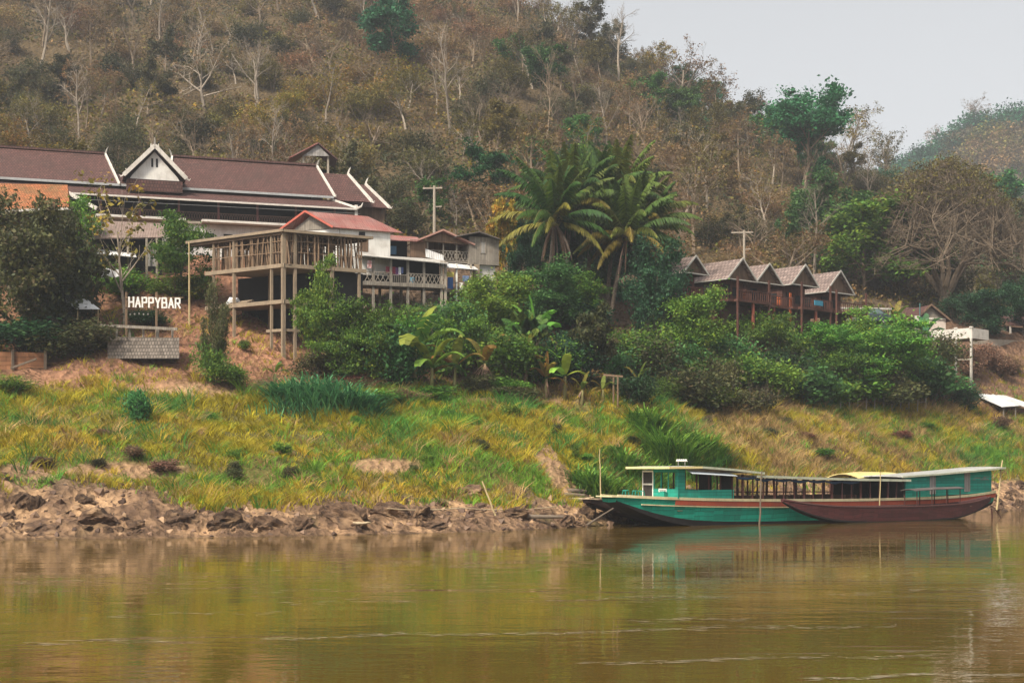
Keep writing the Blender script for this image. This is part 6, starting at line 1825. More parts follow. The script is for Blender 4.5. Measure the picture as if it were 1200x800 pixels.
tag(lw.build('low_wall', CONC, origin=P(1140, 404, 158)), 'low grey roadside wall at the top of the bare slope on the right', 'wall')
fh = thing('far_house', P(1195, 410, 163), 'grey house with white posts at the right edge beside the road wall', 'house')
T3 = axes((P(1184, 400, 165).x, 165, 0), 30)
zz = zat(412, 165)
b = MB(); b.box(T3, .8, 7, 1.2, 5, zz - 1, zz + 3); b.build('wall', OLDWOOD, fh)
b = MB(); b.slab([T3(-.3, -.5, zz + 3.0), T3(8, -.5, zz + 3), T3(8, 3, zz + 4.6), T3(.2, 3, zz + 4.6)], .1); b.build('roof', TILE, fh)
for X in (0, 2.2, 4.4):
    b = MB(); b.box(T3, X - .08, X + .08, -.1, .06, zz - 1, zz + 3); b.build('post', WHITE, fh)
b = MB(); b.box(T3, .3, 7, -.2, 1.2, zz - 1, zz + .3); b.build('terrace', CONC, fh)

# ---- HAPPYBAR sign, rail, stone wall, board wall
SX = P(150.5, 360, 103.5)
sgn = thing('bar_sign', SX, 'white HAPPYBAR letters on a wire frame above the wooden rail', 'sign')
Wd = 62 / F * 103.5; Ht = 12.6 / F * 103.5
STRK = {'H': [(0, 0, 0, 6), (4, 0, 4, 6), (0, 3, 4, 3)], 'A': [(0, 0, 2, 6), (4, 0, 2, 6), (.9, 2, 3.1, 2)], 'P': [(0, 0, 0, 6), (0, 6, 3.4, 6), (0, 2.9, 3.4, 2.9), (3.8, 3.1, 3.8, 5.8)],
        'Y': [(2, 0, 2, 3), (0, 6, 2, 2.8), (4, 6, 2, 2.8)], 'B': [(0, 0, 0, 6), (0, 6, 3.3, 6), (0, 3.1, 3.5, 3.1), (0, 0, 3.5, 0), (3.6, 3.4, 3.6, 5.7), (3.9, .2, 3.9, 2.8)], 'R': [(0, 0, 0, 6), (0, 6, 3.4, 6), (0, 3, 3.4, 3), (3.8, 3.2, 3.8, 5.8), (1.8, 3, 4.1, 0)]}
lt = MB(); adv = Wd / 8; ux, uz = adv * .76 / 4.6, Ht / 6.9
for i, chx in enumerate('HAPPYBAR'):
    tl = 0
    for q_ in STRK[chx]:
        p0_, p1_ = [SX + Vector((i * adv + .06 + cx_ * ux + tl * cz2, .012 * len(lt.f) / 60, .04 + cz2 * uz - i * .012)) for cx_, cz2 in (q_[:2], q_[2:])]
        d_ = (p1_ - p0_).normalized() * .045
        lt.bar(p0_ - d_, p1_ + d_, .11, .13, up=(0, 1, 0))
lt.build('lettering', surf('sign_white', (.66, .64, .60), (.48, .45, .42), .5), sgn)
b = MB(); b.bar(SX + Vector((-.3, .09, .05)), SX + Vector((Wd + .1, .2, .1)), .05); b.bar(SX + Vector((-.3, .09, Ht - .08)), SX + Vector((Wd + .1, .2, Ht - .05)), .05); b.build('frame_rail', POLEW, sgn)
for dx in (-.2, 1.95):
    p = SX + Vector((dx, .2, 0)); b = MB(); b.bar(Vector((p.x, p.y, land(p.x, p.y) - .5)), p + Vector((0, 0, Ht + .35)), .12); b.build('post', POLEW, sgn)
ls = thing('string_lights', P(152, 367, 104), 'short string of white bulbs hanging under the sign letters', 'lights')
pts = [P(150 + i * 2.6, 366.5 + .5 * math.sin(i), 104) for i in range(11)]
b = MB(); b.tube(pts, .015, 4); b.build('cord', INSIDE, ls)
for p in pts[1:-1:2]:
    b = MB(); b.tube([p - Vector((0, 0, .02)), p - Vector((0, 0, .09)), p - Vector((0, 0, .16))], [.03, .07, .03], 8); b.build('bulb', WHITE, ls)
wr_ = thing('wooden_rail', P(137, 396, 102.5), 'weathered wooden rail fence on the stone wall under the sign letters', 'fence')
b = MB(); b.bar(P(100, 379.5, 103), P(136, 382, 102.5), .1, .14); b.bar(P(136, 382, 102.5), P(208, 385.5, 102), .12, .2); b.build('top_rail', OLDWOOD, wr_)
for px in (104, 137, 152, 168, 184.5, 202):
    b = MB(); p = P(px, 384, 102.6); b.bar(Vector((p.x, p.y, p.z - 1.1)), p, .12 if px != 184.5 else .18); b.build('post', OLDWOOD, wr_)
sw = MB()
rows = []
for i in range(3):
    pass
sw.hexa([P(126, 420, 101.6), P(210, 420, 101.2), P(210, 420, 103.4), P(126, 420, 103.8), P(126, 394.5, 102), P(210, 395.5, 101.7), P(210, 395.5, 103.6), P(126, 394.5, 104)])
tag(sw.build('stone_wall', STONE, origin=P(126, 415, 102)), 'low grey stone retaining wall under the wooden rail', 'wall')
bw = thing('board_wall', P(25, 430, 100), 'low orange brown board wall under the dark bush at the left edge', 'wall')
b = MB(); b.hexa([P(-30, 440, 99.5), P(53, 438, 100.2), P(53, 438, 100.4), P(-30, 440, 99.7), P(-30, 411, 99.5), P(53, 413, 100.2), P(53, 413, 100.4), P(-30, 411, 99.7)]); b.build('boards', BRICKW, bw)
for px, D in ((15, 99.7), (53, 100.0), (-20, 99.4)):
    p = P(px, 410, D); b = MB(); b.bar(p, p - Vector((0, 0, 2)), .16); b.build('post', DRIFT, bw)
v = ground(28, 433); b = MB(); b.bar(v + Vector((-.9, 0, .1)), v + Vector((.8, .2, .75)), .16, .14); tag(b.build('beam', DRIFT, origin=v), 'dark loose beam leaning on the red earth below the board wall', 'beam')

# ---- utility poles, fence, parked car
for px, pt, pb, D, L_, lab in ((509, 219, 275, 137, 1.5, 'concrete utility pole with crossarm above the red porch roof'), (872, 271, 315, 152, 1.9, 'thin utility pole with crossarm behind the chalet roofs')):
    p = P(px, pt, D); g_ = land(p.x, p.y); up = thing('utility_pole', Vector((p.x, p.y, g_)), lab, 'utility pole')
    b = MB(); b.tube([Vector((p.x, p.y, min(g_, P(px, pb, D).z) - .5)), p + Vector((0, 0, .1))], [.17, .12], 8); b.build('post', CONC, up)
    b = MB(); b.bar(p + Vector((-L_ * .72, 0, -.15)), p + Vector((L_ * .5, 0, -.1)), .12, .14); ca = b.build('crossarm', CONC, up); b = MB(); b.bar(p + Vector((-.1, 0, -1.9)), p + Vector((.7, 0, -1.85)), .09, .1); b.build('lower_crossarm', CONC, up)
    for dx in (-.65, -.25, .25, .42):
        b = MB(); q_ = p + Vector((dx * L_, 0, -.06)); b.tube([q_, q_ + Vector((0, 0, .2))], [.06, .045], 7); b.build('insulator', BROWNW, ca)
pf = thing('post_fence', ground(1025, 480), 'row of thin grey fence posts in the dark brush above the dry grass', 'fence')
for i in range(11):
    v = ground(985 + i * 10, 483 - (i % 3)); b = MB(); b.bar(v - Vector((0, 0, .3)), v + Vector((.04 * (i % 2), 0, 1.25)), .09); b.build('post', CONC, pf)
b = MB()
for i in range(10):
    a_, c_ = ground(985 + i * 10, 483 - (i % 3)), ground(995 + i * 10, 483 - ((i + 1) % 3)); b.bar(a_ + Vector((0, 0, .9)), c_ + Vector((0, 0, .9)), .02)
b.build('wire', GREYW, pf)
co2 = P(1018, 374, 147); cz_ = land(co2.x, co2.y)
cz_ = max(cz_, zat(377, 147) - .3)
car = thing('parked_car', Vector((co2.x, co2.y, cz_)), 'dark car parked beside the last chalet, half hidden by shrubs', 'car')
K = axes((co2.x, co2.y, cz_), 6)
CARP = surf('dark_car_paint', (.03, .045, .05), None, .2, rough=.3, spec=.5); GLS = surf('car_glass', (.10, .14, .15), None, .2, rough=.1, spec=.6)
prof = [(-2.1, .35), (-2.12, .75), (-1.95, .92), (-1.25, 1.0), (-.75, 1.52), (.85, 1.56), (1.55, 1.02), (2.0, .9), (2.1, .6), (2.05, .35)]
b = MB(); b.prism([K(x_, -.82, z_) for x_, z_ in prof], K(0, 1.64, 0) - K(0, 0, 0)); b.build('body', CARP, car)
b = MB(); b.prism([K(x_, -.835, z_) for x_, z_ in ((-1.05, 1.02), (-.68, 1.45), (.02, 1.48), (.02, 1.02))], K(0, .02, 0) - K(0, 0, 0)); b.build('window', GLS, car)
b = MB(); b.prism([K(x_, -.835, z_) for x_, z_ in ((.1, 1.02), (.1, 1.48), (.8, 1.48), (1.3, 1.05))], K(0, .02, 0) - K(0, 0, 0)); b.build('window', GLS, car)
for X in (-1.35, 1.3):
    for yy in (-.8, .62):
        b = MB(); b.tube([K(X, yy, .32), K(X, yy + .18, .32)], [.32, .32], 14); wl_ = b.build('wheel', INSIDE, car); b = MB(); b.tube([K(X, yy - .01, .32), K(X, yy + .02, .32)], [.18, .18], 10); b.build('rim', GREYW, wl_)
b = MB(); b.slab([P(985, 361, 147), P(1045, 362, 148.5), P(1045, 361, 152), P(985, 360, 151)], .08)
cpk = thing('carport', Vector((co2.x, co2.y + .5, cz_)), 'flat grey carport roof on thin posts over the parked car', 'carport'); b.build('roof', GREYTIN, cpk)
for px, D in ((987, 147.2), (1043, 148.6), (1043, 151.6), (987, 150.8)):
    p = P(px, 361, D); b = MB(); b.bar(p, Vector((p.x, p.y, land(p.x, p.y) - .5)), .12); b.build('post', CONC, cpk)
b = MB(); b.hexa([P(986, 386, 145.5), P(1003, 386, 145.5), P(1003, 386, 146.5), P(986, 386, 146.5), P(986, 372, 145.5), P(1003, 372, 145.5), P(1003, 372, 146.5), P(986, 372, 146.5)]); tag(b.build('concrete_block', PINKW, origin=P(995, 386, 146)), 'beige concrete block at the foot of the last chalet beside the car', 'block')
# ------------------------------------------------------------------ plants of the lower bank and round the houses
rg = random.Random(31)
FOR = {}


def proto(kind, pal, i):
    pal = 'F' + pal
    k = (kind, pal, i)
    if k not in FOR:
        sd = 1000 + sum(ord(c) for c in kind + pal) * 7 + i
        if kind == 'bush':
            FOR[k] = proto_bush(sd, 6, 4.6, pal, 190, 28, .30)
        elif kind == 'small':
            FOR[k] = proto_bush(sd, 6, 4.6, pal, 120, 24, .46)
        elif kind == 'layer':
            FOR[k] = proto_leafy(sd, 10, 11, pal, 3.4, .33, base=.25, flat=.28, kids=(12, 7, 4), sig=.7)
        elif kind == 'broad':
            FOR[k] = proto_leafy(sd, 10, 8, pal, 2.4, .46, base=.3)
        else:
            FOR[k] = proto_leafy(sd, 10, 9, pal, 4.6, .28, base=.12, kids=(12, 6, 4), sig=.55)
    return FOR[k]


def put(kind, pal, px, base, top, w, label, group=None, y0=80, i=None, back=0.0):
    v = ground(px, base, y0)
    if back:
        v = Vector((v.x * (v.y + back) / v.y, v.y + back, 0)); v.z = land(v.x, v.y)
    hgt = (HY - top) / F * v.y + CZ - v.z; wid = w / F * v.y
    i = rg.randrange(3) if i is None else i
    p = proto(kind, pal, i)
    if kind in ('bush', 'small'):
        bw, bh = 6.2, 4.9; nm, names = 'bush', ('stems', 'crown')
    else:
        bw, bh = {'layer': (11.5, 9.6), 'broad': (8.5, 9.4), 'tree': (9, 9.4)}[kind]; nm, names = 'broadleaf_tree', ('trunk', 'crown')
    t = plant(nm, p, v, 1, rg.random() * 6.28, label, 'bush' if nm == 'bush' else 'tree', group, (BARK_DARK, LEAF), names)
    t.scale = (wid / bw, wid / bw, max(hgt, .5) / bh)
    return t


for a in [
    ('tree', 'murky', 30, 416, 240, 140, 'big dusty olive tree filling the left edge below the orange roof'),
    ('tree', 'murky', 86, 398, 250, 85, 'dusty green tree right of the big olive tree, under the tin house'),
    ('bush', 'murky', 62, 392, 268, 110, 'tall dusty olive bush between the two dusty trees at the left'),
    ('tree', 'green', 95, 345, 236, 60, 'darker green tree touching the end of the orange shed roof'),
    ('bush', 'dark', 30, 416, 372, 120, 'dark green bush right above the orange board wall'),
    ('bush', 'murky', 95, 420, 375, 90, 'dusty grey green bush left of the stone wall'),
    ('layer', 'green', 212, 352, 256, 84, 'dark green tree in flat layers left of the concrete frame'),
    ('bush', 'bright', 150, 350, 312, 80, 'bright green bush behind the letters of the sign'),
    ('bush', 'bright', 205, 350, 318, 70, 'bright green bush between the sign letters and the concrete frame'),
    ('bush', 'dark', 176, 384, 362, 60, 'dark low bush under the sign letters behind the rail'),
    ('tree', 'murky', 244, 445, 340, 32, 'tall scraggly dark bush on the red earth right of the sign'),
    ('bush', 'green', 252, 450, 398, 44, 'dark green bush at the foot of the red earth slope'),
    ('bush', 'green', 272, 456, 428, 48, 'small round green bush at the bottom of the red earth heap'),
    ('small', 'green', 288, 410, 398, 16, 'tiny green plant alone on the red earth heap'),
    ('small', 'teal', 161, 496, 450, 34, 'upright dark green weed standing out of the yellow grass'),
    ('bush', 'green', 10, 462, 440, 50, 'low green bush in the grass at the left edge'),
    ('layer', 'bright', 374, 446, 328, 66, 'bright leafy tree in front of the middle floor of the concrete frame'),
    ('layer', 'green', 396, 452, 372, 84, 'wide layered green tree at the foot of the concrete frame'),
    ('bush', 'murky', 378, 442, 412, 56, 'olive brushwood at the foot of the frame columns'),
    ('tree', 'green', 432, 455, 345, 74, 'dense green tree at the right corner of the concrete frame'),
    ('bush', 'dark', 420, 455, 385, 80, 'dark green bush beneath the right side of the concrete frame'),
    ('bush', 'teal', 455, 455, 380, 80, 'blue green bush below the left end of the stilt house verandah'),
    ('bush', 'teal', 520, 430, 352, 70, 'dark blue green bush under the stilt house verandah'),
    ('tree', 'bright', 568, 405, 322, 96, 'bright green round tree right of the grey plank room'),
    ('tree', 'green', 545, 440, 362, 80, 'green tree under the pillar of the stilt house'),
    ('small', 'rust', 598, 395, 352, 40, 'rusty brown shrub below the bright green round tree'),
    ('tree', 'teal', 640, 392, 314, 110, 'feathery green thicket below the palm trunks'),
    ('tree', 'green', 685, 385, 322, 70, 'green tree below the palms beside the feathery thicket'),
    ('bush', 'green', 600, 450, 392, 80, 'green bush among the banana plants'),
    ('bush', 'dark', 655, 452, 395, 84, 'dark bush in the shade behind the banana plants'),
    ('broad', 'murky', 692, 455, 356, 66, 'grey green tree with big dull leaves on a bare thin trunk'),
    ('bush', 'green', 738, 440, 385, 80, 'green bush below the red earth bank right of the palms'),
    ('tree', 'dark', 762, 408, 290, 84, 'big dark tree between the palms and the first chalet'),
    ('tree', 'dark', 716, 352, 262, 90, 'dark tree behind the trunks of the middle palms'),
    ('tree', 'dark', 655, 345, 262, 86, 'dark tree behind the trunks of the left palms'),
    ('tree', 'dark', 612, 350, 268, 50, 'dark narrow tree right of the grey plank room'),
    ('broad', 'yellow', 590, 345, 232, 44, 'thin tree with orange yellow leaves beside the grey plank room'),
    ('tree', 'green', 688, 300, 174, 58, 'tall green tree rising behind the palm crowns'),
    ('tree', 'green', 808, 436, 346, 84, 'round green tree in front of the first chalets'),
    ('bush', 'green', 790, 430, 372, 70, 'green bush left of the round tree below the chalets'),
    ('bush', 'murky', 815, 482, 430, 92, 'rounded dull green bush on the edge of the grass'),
    ('small', 'rust', 868, 440, 398, 40, 'reddish brown shrub below the second chalet'),
    ('layer', 'green', 905, 448, 372, 96, 'leafy green tree below the middle chalet'),
    ('tree', 'green', 958, 448, 380, 90, 'dense green tree below the orange boarded chalet'),
    ('layer', 'green', 1038, 474, 384, 120, 'wide dark green tree in flat layers left of the white terrace posts'),
    ('layer', 'bright', 1010, 452, 376, 90, 'light green spreading tree below the parked car'),
    ('layer', 'green', 985, 476, 410, 100, 'spreading green tree above the dry yellow grass'),
    ('bush', 'green', 1040, 410, 368, 60, 'green bush in front of the parked car'),
    ('layer', 'green', 1080, 478, 424, 48, 'low layered green tree under the white terrace posts'),
    ('bush', 'dark', 1128, 482, 446, 40, 'narrow dark bush left of the pale roofed shed'),
    ('tree', 'dark', 1160, 398, 338, 70, 'dark tree right of the white terrace above the bare slope'),
    ('tree', 'dark', 1198, 392, 325, 60, 'dark tree at the right edge in front of the far grey house'),
    ('bush', 'dark', 1120, 378, 345, 40, 'dark bush beside the brown roof of the small house'),
    ('bush', 'murky', 895, 395, 366, 60, 'shrub growing under the deck of the middle chalets'),
    ('bush', 'green', 868, 412, 366, 56, 'leafy shrub in front of the second chalet stilts'),
    ('bush', 'bright', 912, 420, 370, 50, 'light green shrub in front of the fourth chalet stilts'),
    ('bush', 'green', 935, 408, 378, 60, 'green shrub between the red stilts of the chalets'),
    ('bush', 'murky', 885, 486, 450, 60, 'dull bush at the top of the dry grass below the chalets'),
    ('small', 'dark', 745, 478, 438, 44, 'dark green weedy bush beside the small wooden post frame'),
]:
    put(*a)

# filler shrubs that nothing tells apart, in groups
TOPL = ([330, 395, 430, 520, 560, 600, 640, 700, 740, 780, 830, 880, 940, 990, 1060, 1110, 1125, 1145, 1200], [415, 372, 356, 352, 335, 352, 325, 362, 395, 362, 372, 392, 396, 392, 378, 405, 440, 476, 500])
cnt = 0
zones_ = [(400, 540, 'below the stilt house verandah', 20), (540, 720, 'among the banana plants below the palms', 15), (720, 860, 'below the first chalets', 22), (860, 1000, 'below the red stilts of the chalets', 24), (1000, 1092, 'below the parked car', 14)]
for x0, x1, ph, nn_ in zones_:
    for j in range(nn_):
        px = rg.uniform(x0, x1); tl = np.interp(px, *TOPL)
        base = rg.uniform(tl + 30, 474 if px < 760 else 482)
        hh = rg.uniform(26, 56); top = max(base - hh, tl)
        pal = rg.choices(['green', 'teal', 'dark', 'bright', 'murky'], [4, 3, 2.4, 1.5, 1.6])[0]
        if base > 455 and px < 740:
            pal = rg.choice(['brown', 'murky', 'murky', 'rust', 'green']); top = base - rg.uniform(12, 26)
        put(rg.choice(['bush', 'bush', 'small']), pal, px, base, top, rg.uniform(40, 78), {'green': 'green', 'teal': 'blue green', 'dark': 'dark green', 'bright': 'light green', 'murky': 'dull olive', 'brown': 'dry brown', 'rust': 'rusty'}[pal] + ' shrub in the thicket ' + ph, 'thicket shrubs ' + ph)
for px, base, top, w in ((715, 330, 300, 60), (665, 305, 275, 60), (600, 300, 262, 40)):
    put('bush', 'dark', px, base, top, w, 'dark undergrowth bush behind the palm trunks', 'bushes behind the palm trunks')
for px in (1155, 1180, 1172, 1140):
    put('bush', 'brown', px, rg.uniform(415, 455), rg.uniform(400, 420), 40, 'dry brown scrub on the bare slope above the pale roofed shed', 'scrub on the bare right slope')


for j in range(26):
    px = rg.uniform(-330, -55); base = rg.uniform(300, 440); pal = rg.choice(['murky', 'green', 'dark', 'olive' if False else 'murky'])
    put(rg.choice(['bush', 'tree']), pal, px, base, base - rg.uniform(40, 90), rg.uniform(60, 110), 'dusty green growth on the red bank beyond the orange roofed shed', 'growth beyond the orange roofed shed')
for j in range(14):
    px = rg.uniform(1250, 1420); base = rg.uniform(395, 470); pal = rg.choice(['murky', 'green', 'dark', 'brown'])
    put('bush', pal, px, base, base - rg.uniform(25, 50), rg.uniform(40, 80), 'shrub on the slope beyond the pale roofed shed', 'shrubs beyond the pale roofed shed')
# weeds and small bushes scattered in the grass
for j in range(34):
    px = rg.uniform(10, 1190); base = np.interp(px, [0, 400, 760, 1200], [560, 570, 545, 545]) - abs(rg.gauss(0, 34))
    pal = rg.choices(['green', 'murky', 'brown', 'bright', 'rust'], [3, 3, 2, 2, 1])[0]
    put('small', pal, px, base, base - rg.uniform(7, 17), rg.uniform(12, 32), {'green': 'green', 'murky': 'dull olive', 'brown': 'dry brown', 'bright': 'light green', 'rust': 'rusty'}[pal] + ' weed bush standing in the grass of the river bank', 'weed bushes in the bank grass')


# ---- palms
def frond(rng, L, d0, droop, n=46, lw=1.0, dead=False):
    """arching rachis with hanging leaflets on both sides, from the origin; returns quads"""
    d = Vector(d0).normalized(); p = Vector((0, 0, 0)); pts = [p.copy()]; ds = []
    m = 14
    for i in range(m):
        d = (d + Vector((0, 0, -droop * (.3 + i / m) / m * 2.2))).normalized(); p = p + d * (L / m); pts.append(p.copy()); ds.append(d.copy())
    Q_ = []
    for i in range(m):
        a = ds[i].cross(Vector((0, 0, 1))).normalized() * (.055 * (1 - i / m) + .012)
        a2 = ds[i].cross(Vector((0, 0, 1))).normalized() * (.055 * (1 - (i + 1) / m) + .012)
        Q_.append((pts[i] - a, pts[i] + a, pts[i + 1] + a2, pts[i + 1] - a2))
    k = len(Q_)
    for j in range(n * 2):
        t = .14 + .86 * (j // 2 + rng.random() * .5) / n; f = t * m; i = min(int(f), m - 1); q = pts[i].lerp(pts[i + 1], f - i); dd = ds[i]
        s_ = 1 if j % 2 else -1
        side = dd.cross(Vector((0, 0, 1))).normalized() * s_
        ll = lw * (math.sin(math.pi * min(t * .9 + .1, 1)) * .8 + .22) * rng.uniform(.8, 1.15)
        out = (side * (.55 if not dead else .25) + dd * .55 + Vector((0, 0, -.45 - .5 * rng.random() - (.6 if dead else 0)))).normalized()
        w = dd * .07
        e = q + out * ll * .6; e2 = e + (out + Vector((0, 0, -.5))).normalized() * ll * .4
        Q_.append((q - w, q + w, e + w * .9, e - w * .9)); Q_.append((e - w * .9, e + w * .9, e2 + w * .15, e2 - w * .15))
    return Q_, k


def palm(px, cpy, bpx, bpy, fl, label, seed, dead=6, yellow=.25):
    v = ground(bpx, bpy, 100); rng = random.Random(seed); nr = np.random.default_rng(seed)
    top = P(px, cpy, v.y - .3)
    t = thing('coconut_palm', v, label, 'palm tree', 'coconut palms between the stilt house and the chalets')
    b = MB(); n_ = 9; mid = v.lerp(top, .5) + Vector((0, 0, 0)); dx = top - v
    ptsT = [v + Vector((dx.x * (i / n_) ** 1.5, dx.y * i / n_, dx.z * i / n_)) - Vector((0, 0, .6 if i == 0 else 0)) for i in range(n_ + 1)]
    b.tube(ptsT, [.22 * (1 - .35 * i / n_) + (.08 if i == 0 else 0) for i in range(n_ + 1)], 8); b.build('trunk', surf('palm_trunk', (.20, .155, .115), (.12, .09, .07), .5, 'planks', .9, .25, .02), t, smooth=True)
    V = []; C_ = []
    NF = 42
    for i in range(NF):
        el = R(86 - 90 * (i / NF) ** 1.25 + rng.gauss(0, 6)); az_ = i * 2.399 + rng.gauss(0, .15)
        L_ = fl * rng.uniform(.82, 1.08) * (.8 + .2 * math.sin(math.pi * i / NF))
        Qs, k = frond(rng, L_, (math.cos(az_) * math.cos(el), math.sin(az_) * math.cos(el), math.sin(el)), .62 + .30 * (i / NF) + rng.gauss(0, .08))
        yl = i > NF * .68 and rng.random() < yellow * 1.6
        base = np.array((.20, .18, .028)) if yl else np.array(rng.choice([(.044, .105, .02), (.065, .125, .022), (.034, .085, .02), (.095, .13, .022)]))
        for j, q in enumerate(Qs):
            V.append(q); C_.append((.16, .15, .05) if j < k else base * (1 + .2 * rng.gauss(0, 1)) * (1 if not yl or rng.random() < .7 else .7))
    V = np.array([[tuple(c) for c in q] for q in V]).reshape(-1, 3)
    link('crown', raw_mesh('crown', V, 4, np.clip(np.array(C_), .01, 1)), LEAF, t, top - v)
    if dead:
        V = []; C_ = []
        for i in range(dead):
            az_ = rng.uniform(3.3, 6.1) if i % 3 else rng.uniform(0, 6.28)
            Qs, k = frond(rng, fl * rng.uniform(.5, .75), (math.cos(az_) * .5, math.sin(az_) * .5, -.45), 1.0, 20, .8, True)
            bc = np.array(rng.choice([(.16, .10, .075), (.20, .12, .07), (.12, .085, .065)]))
            for q in Qs:
                V.append(q); C_.append(bc * (1 + .15 * rng.gauss(0, 1)))
        V = np.array([[tuple(c) for c in q] for q in V]).reshape(-1, 3)
        link('dead_fronds', raw_mesh('dead_fronds', V, 4, np.clip(np.array(C_), .01, 1)), DRYLEAF, t, top - v - Vector((0, 0, .1)))
    nuts = MB()
    for i in range(5):
        a = i * 1.3; c = top + Vector((math.cos(a) * .26, math.sin(a) * .26, -.28 - .05 * (i % 2)))
        nuts.tube([c - Vector((0, 0, .14)), c - Vector((0, 0, .06)), c + Vector((0, 0, .06)), c + Vector((0, 0, .14))], [.04, .12, .12, .04], 7)
    nuts.build('coconut_bunch', surf('coconut', (.14, .12, .03), (.1, .08, .03), .4), t, smooth=True)


palm(650, 260, 642, 366, 6.8, 'leftmost coconut palm, with brown dead fronds hanging below its crown', 1, 11, .35)
palm(693, 245, 689, 356, 6.9, 'coconut palm in the middle of the group with steep upright fronds', 2, 4)
palm(735, 277, 716, 380, 6.4, 'rightmost low coconut palm with a leaning curved trunk', 3, 3, .3)
palm(724, 236, 712, 360, 6.6, 'tallest coconut palm in the right half of the group', 4, 2)
palm(670, 240, 662, 356, 6.4, 'coconut palm rising behind the leftmost palm', 5, 3)
palm(752, 268, 748, 372, 6.2, 'coconut palm at the right rear of the group above the dark tree', 6, 2)
palm(618, 395, 618, 440, 2.3, 'young stemless palm with pale arching fronds below the feathery thicket', 7, 0, .5)
palm(412, 392, 412, 440, 2.2, 'young palm with drooping fronds at the right corner of the frame', 8, 0, .1)


# ---- bananas
def banana(px, base, top, label, seed, dead=0, pal='bright', nl=8, group='banana plants of the lower thicket'):
    v = ground(px, base, 85); rng = random.Random(seed); H_ = (base - top) / F * v.y
    t = thing('banana_plant', v, label, 'banana plant', group)
    hs = H_ * .45
    b = MB(); b.tube([v - Vector((0, 0, .3)), v + Vector((0, 0, hs * .6)), v + Vector((.03, 0, hs))], [.16, .13, .08], 8); b.build('stem', surf('banana_stem', (.20, .19, .07), (.17, .11, .06), .6, 'plain', .8), t, smooth=True)
    V = []; C_ = []

    def blade(az_, el, L_, wd, bc, droop, tear):
        d = Vector((math.cos(az_) * math.cos(el), math.sin(az_) * math.cos(el), math.sin(el))); p = Vector((0, 0, hs)); m = 11
        pts = [p.copy()]; ds = []
        for i in range(m):
            d = (d + Vector((0, 0, -droop * (i / m) ** 1.2 * .32))).normalized(); p = p + d * L_ / m; pts.append(p.copy()); ds.append(d.copy())
        ds.append(d)
        sd = ds[0].cross(Vector((0, 0, 1))).normalized()
        for i in range(1, m):
            t0, t1 = i / m, (i + 1) / m
            w0, w1 = [wd * (max(math.sin(math.pi * min(.04 + q * .93, 1)), 0) ** .6) for q in (t0 - .09, t1 - .09)]
            for s_ in (-1, 1):
                up0 = ds[i].cross(sd) * (-1); k_ = Vector((0, 0, -.35 - (rng.random() * .5 if tear else 0)))
                o0 = (sd * s_ + k_ * .6).normalized(); g_ = (pts[i + 1] - pts[i]) * (.12 if tear and rng.random() < .5 else 0)
                V.append((pts[i], pts[i + 1] - g_, pts[i + 1] + o0 * w1 - g_, pts[i] + o0 * w0)); C_.append(np.array(bc) * (1 + .14 * rng.gauss(0, 1)))
    cols_ = {'bright': [(.09, .24, .03), (.13, .27, .035), (.06, .18, .03), (.20, .26, .035)], 'yellow': [(.20, .17, .03), (.12, .17, .03), (.24, .15, .03)], 'dark': [(.025, .09, .035), (.04, .11, .04)]}[pal]
    for i in range(nl):
        el = R(80 - 62 * i / nl + rng.gauss(0, 7)); blade(i * 2.4 + rng.random(), el, H_ * .62 * rng.uniform(.85, 1.1), H_ * .095, rng.choice(cols_), .9 + .6 * i / nl, rng.random() < .6)
    link('leaves', raw_mesh('leaves', np.array([[tuple(c) for c in q] for q in V]).reshape(-1, 3), 4, np.clip(np.array(C_), .01, 1)), LEAF, t)
    if dead:
        V.clear(); C_.clear()
        for i in range(dead):
            blade(rng.uniform(0, 6.28), R(-58 + rng.gauss(0, 16)), hs * rng.uniform(.35, .95), rng.uniform(.04, .10), rng.choice([(.22, .14, .09), (.17, .105, .07), (.26, .17, .11)]), .5, True)
        link('dead_leaves', raw_mesh('dead_leaves', np.array([[tuple(c) for c in q] for q in V]).reshape(-1, 3), 4, np.clip(np.array(C_), .01, 1)), DRYLEAF, t)


for i, a in enumerate([
    (487, 458, 350, 'tall banana plant with upright green leaves below the verandah', 0, 'bright', 9),
    (506, 466, 388, 'banana plant with wide drooping leaves right of the tallest one', 3, 'bright', 9),
    (533, 462, 392, 'banana plant half hidden in the thicket, with yellow tipped leaves', 2, 'yellow', 7),
    (568, 458, 386, 'banana plant wrapped in a thick skirt of brown dead leaves', 22, 'yellow', 4),
    (616, 458, 396, 'bent old banana plant with hanging dead leaves right of the skirted one', 12, 'yellow', 3),
    (628, 440, 352, 'banana plant with pale upright leaves under the feathery thicket', 0, 'bright', 6),
    (640, 468, 414, 'short banana plant with yellow leaves near the dull leaved tree', 6, 'yellow', 6),
    (662, 468, 408, 'banana plant just left of the thin bare trunk', 6, 'bright', 7),
    (682, 474, 436, 'withered small banana plant in front of the thin bare trunk', 12, 'yellow', 4),
    (706, 472, 438, 'slim young banana plant right of the thin bare trunk', 3, 'yellow', 5),
    (748, 466, 424, 'small banana plant with spreading yellow green leaves by the post frame', 0, 'yellow', 7),
    (322, 452, 420, 'little banana plant at the foot of the red earth heap', 0, 'bright', 6),
    (1084, 414, 366, 'banana plant with dark sword like leaves in front of the white parapet', 2, 'dark', 10),
    (1050, 392, 350, 'yellow green banana plant left of the white terrace', 2, 'yellow', 8),
    (874, 400, 362, 'banana plant between the stilts of the second chalet', 0, 'bright', 6),
    (842, 300, 280, 'small banana plant behind the roof of the first chalet', 0, 'yellow', 7),
]):
    banana(a[0], a[1], a[2], a[3], 50 + i, a[4], a[5], a[6])

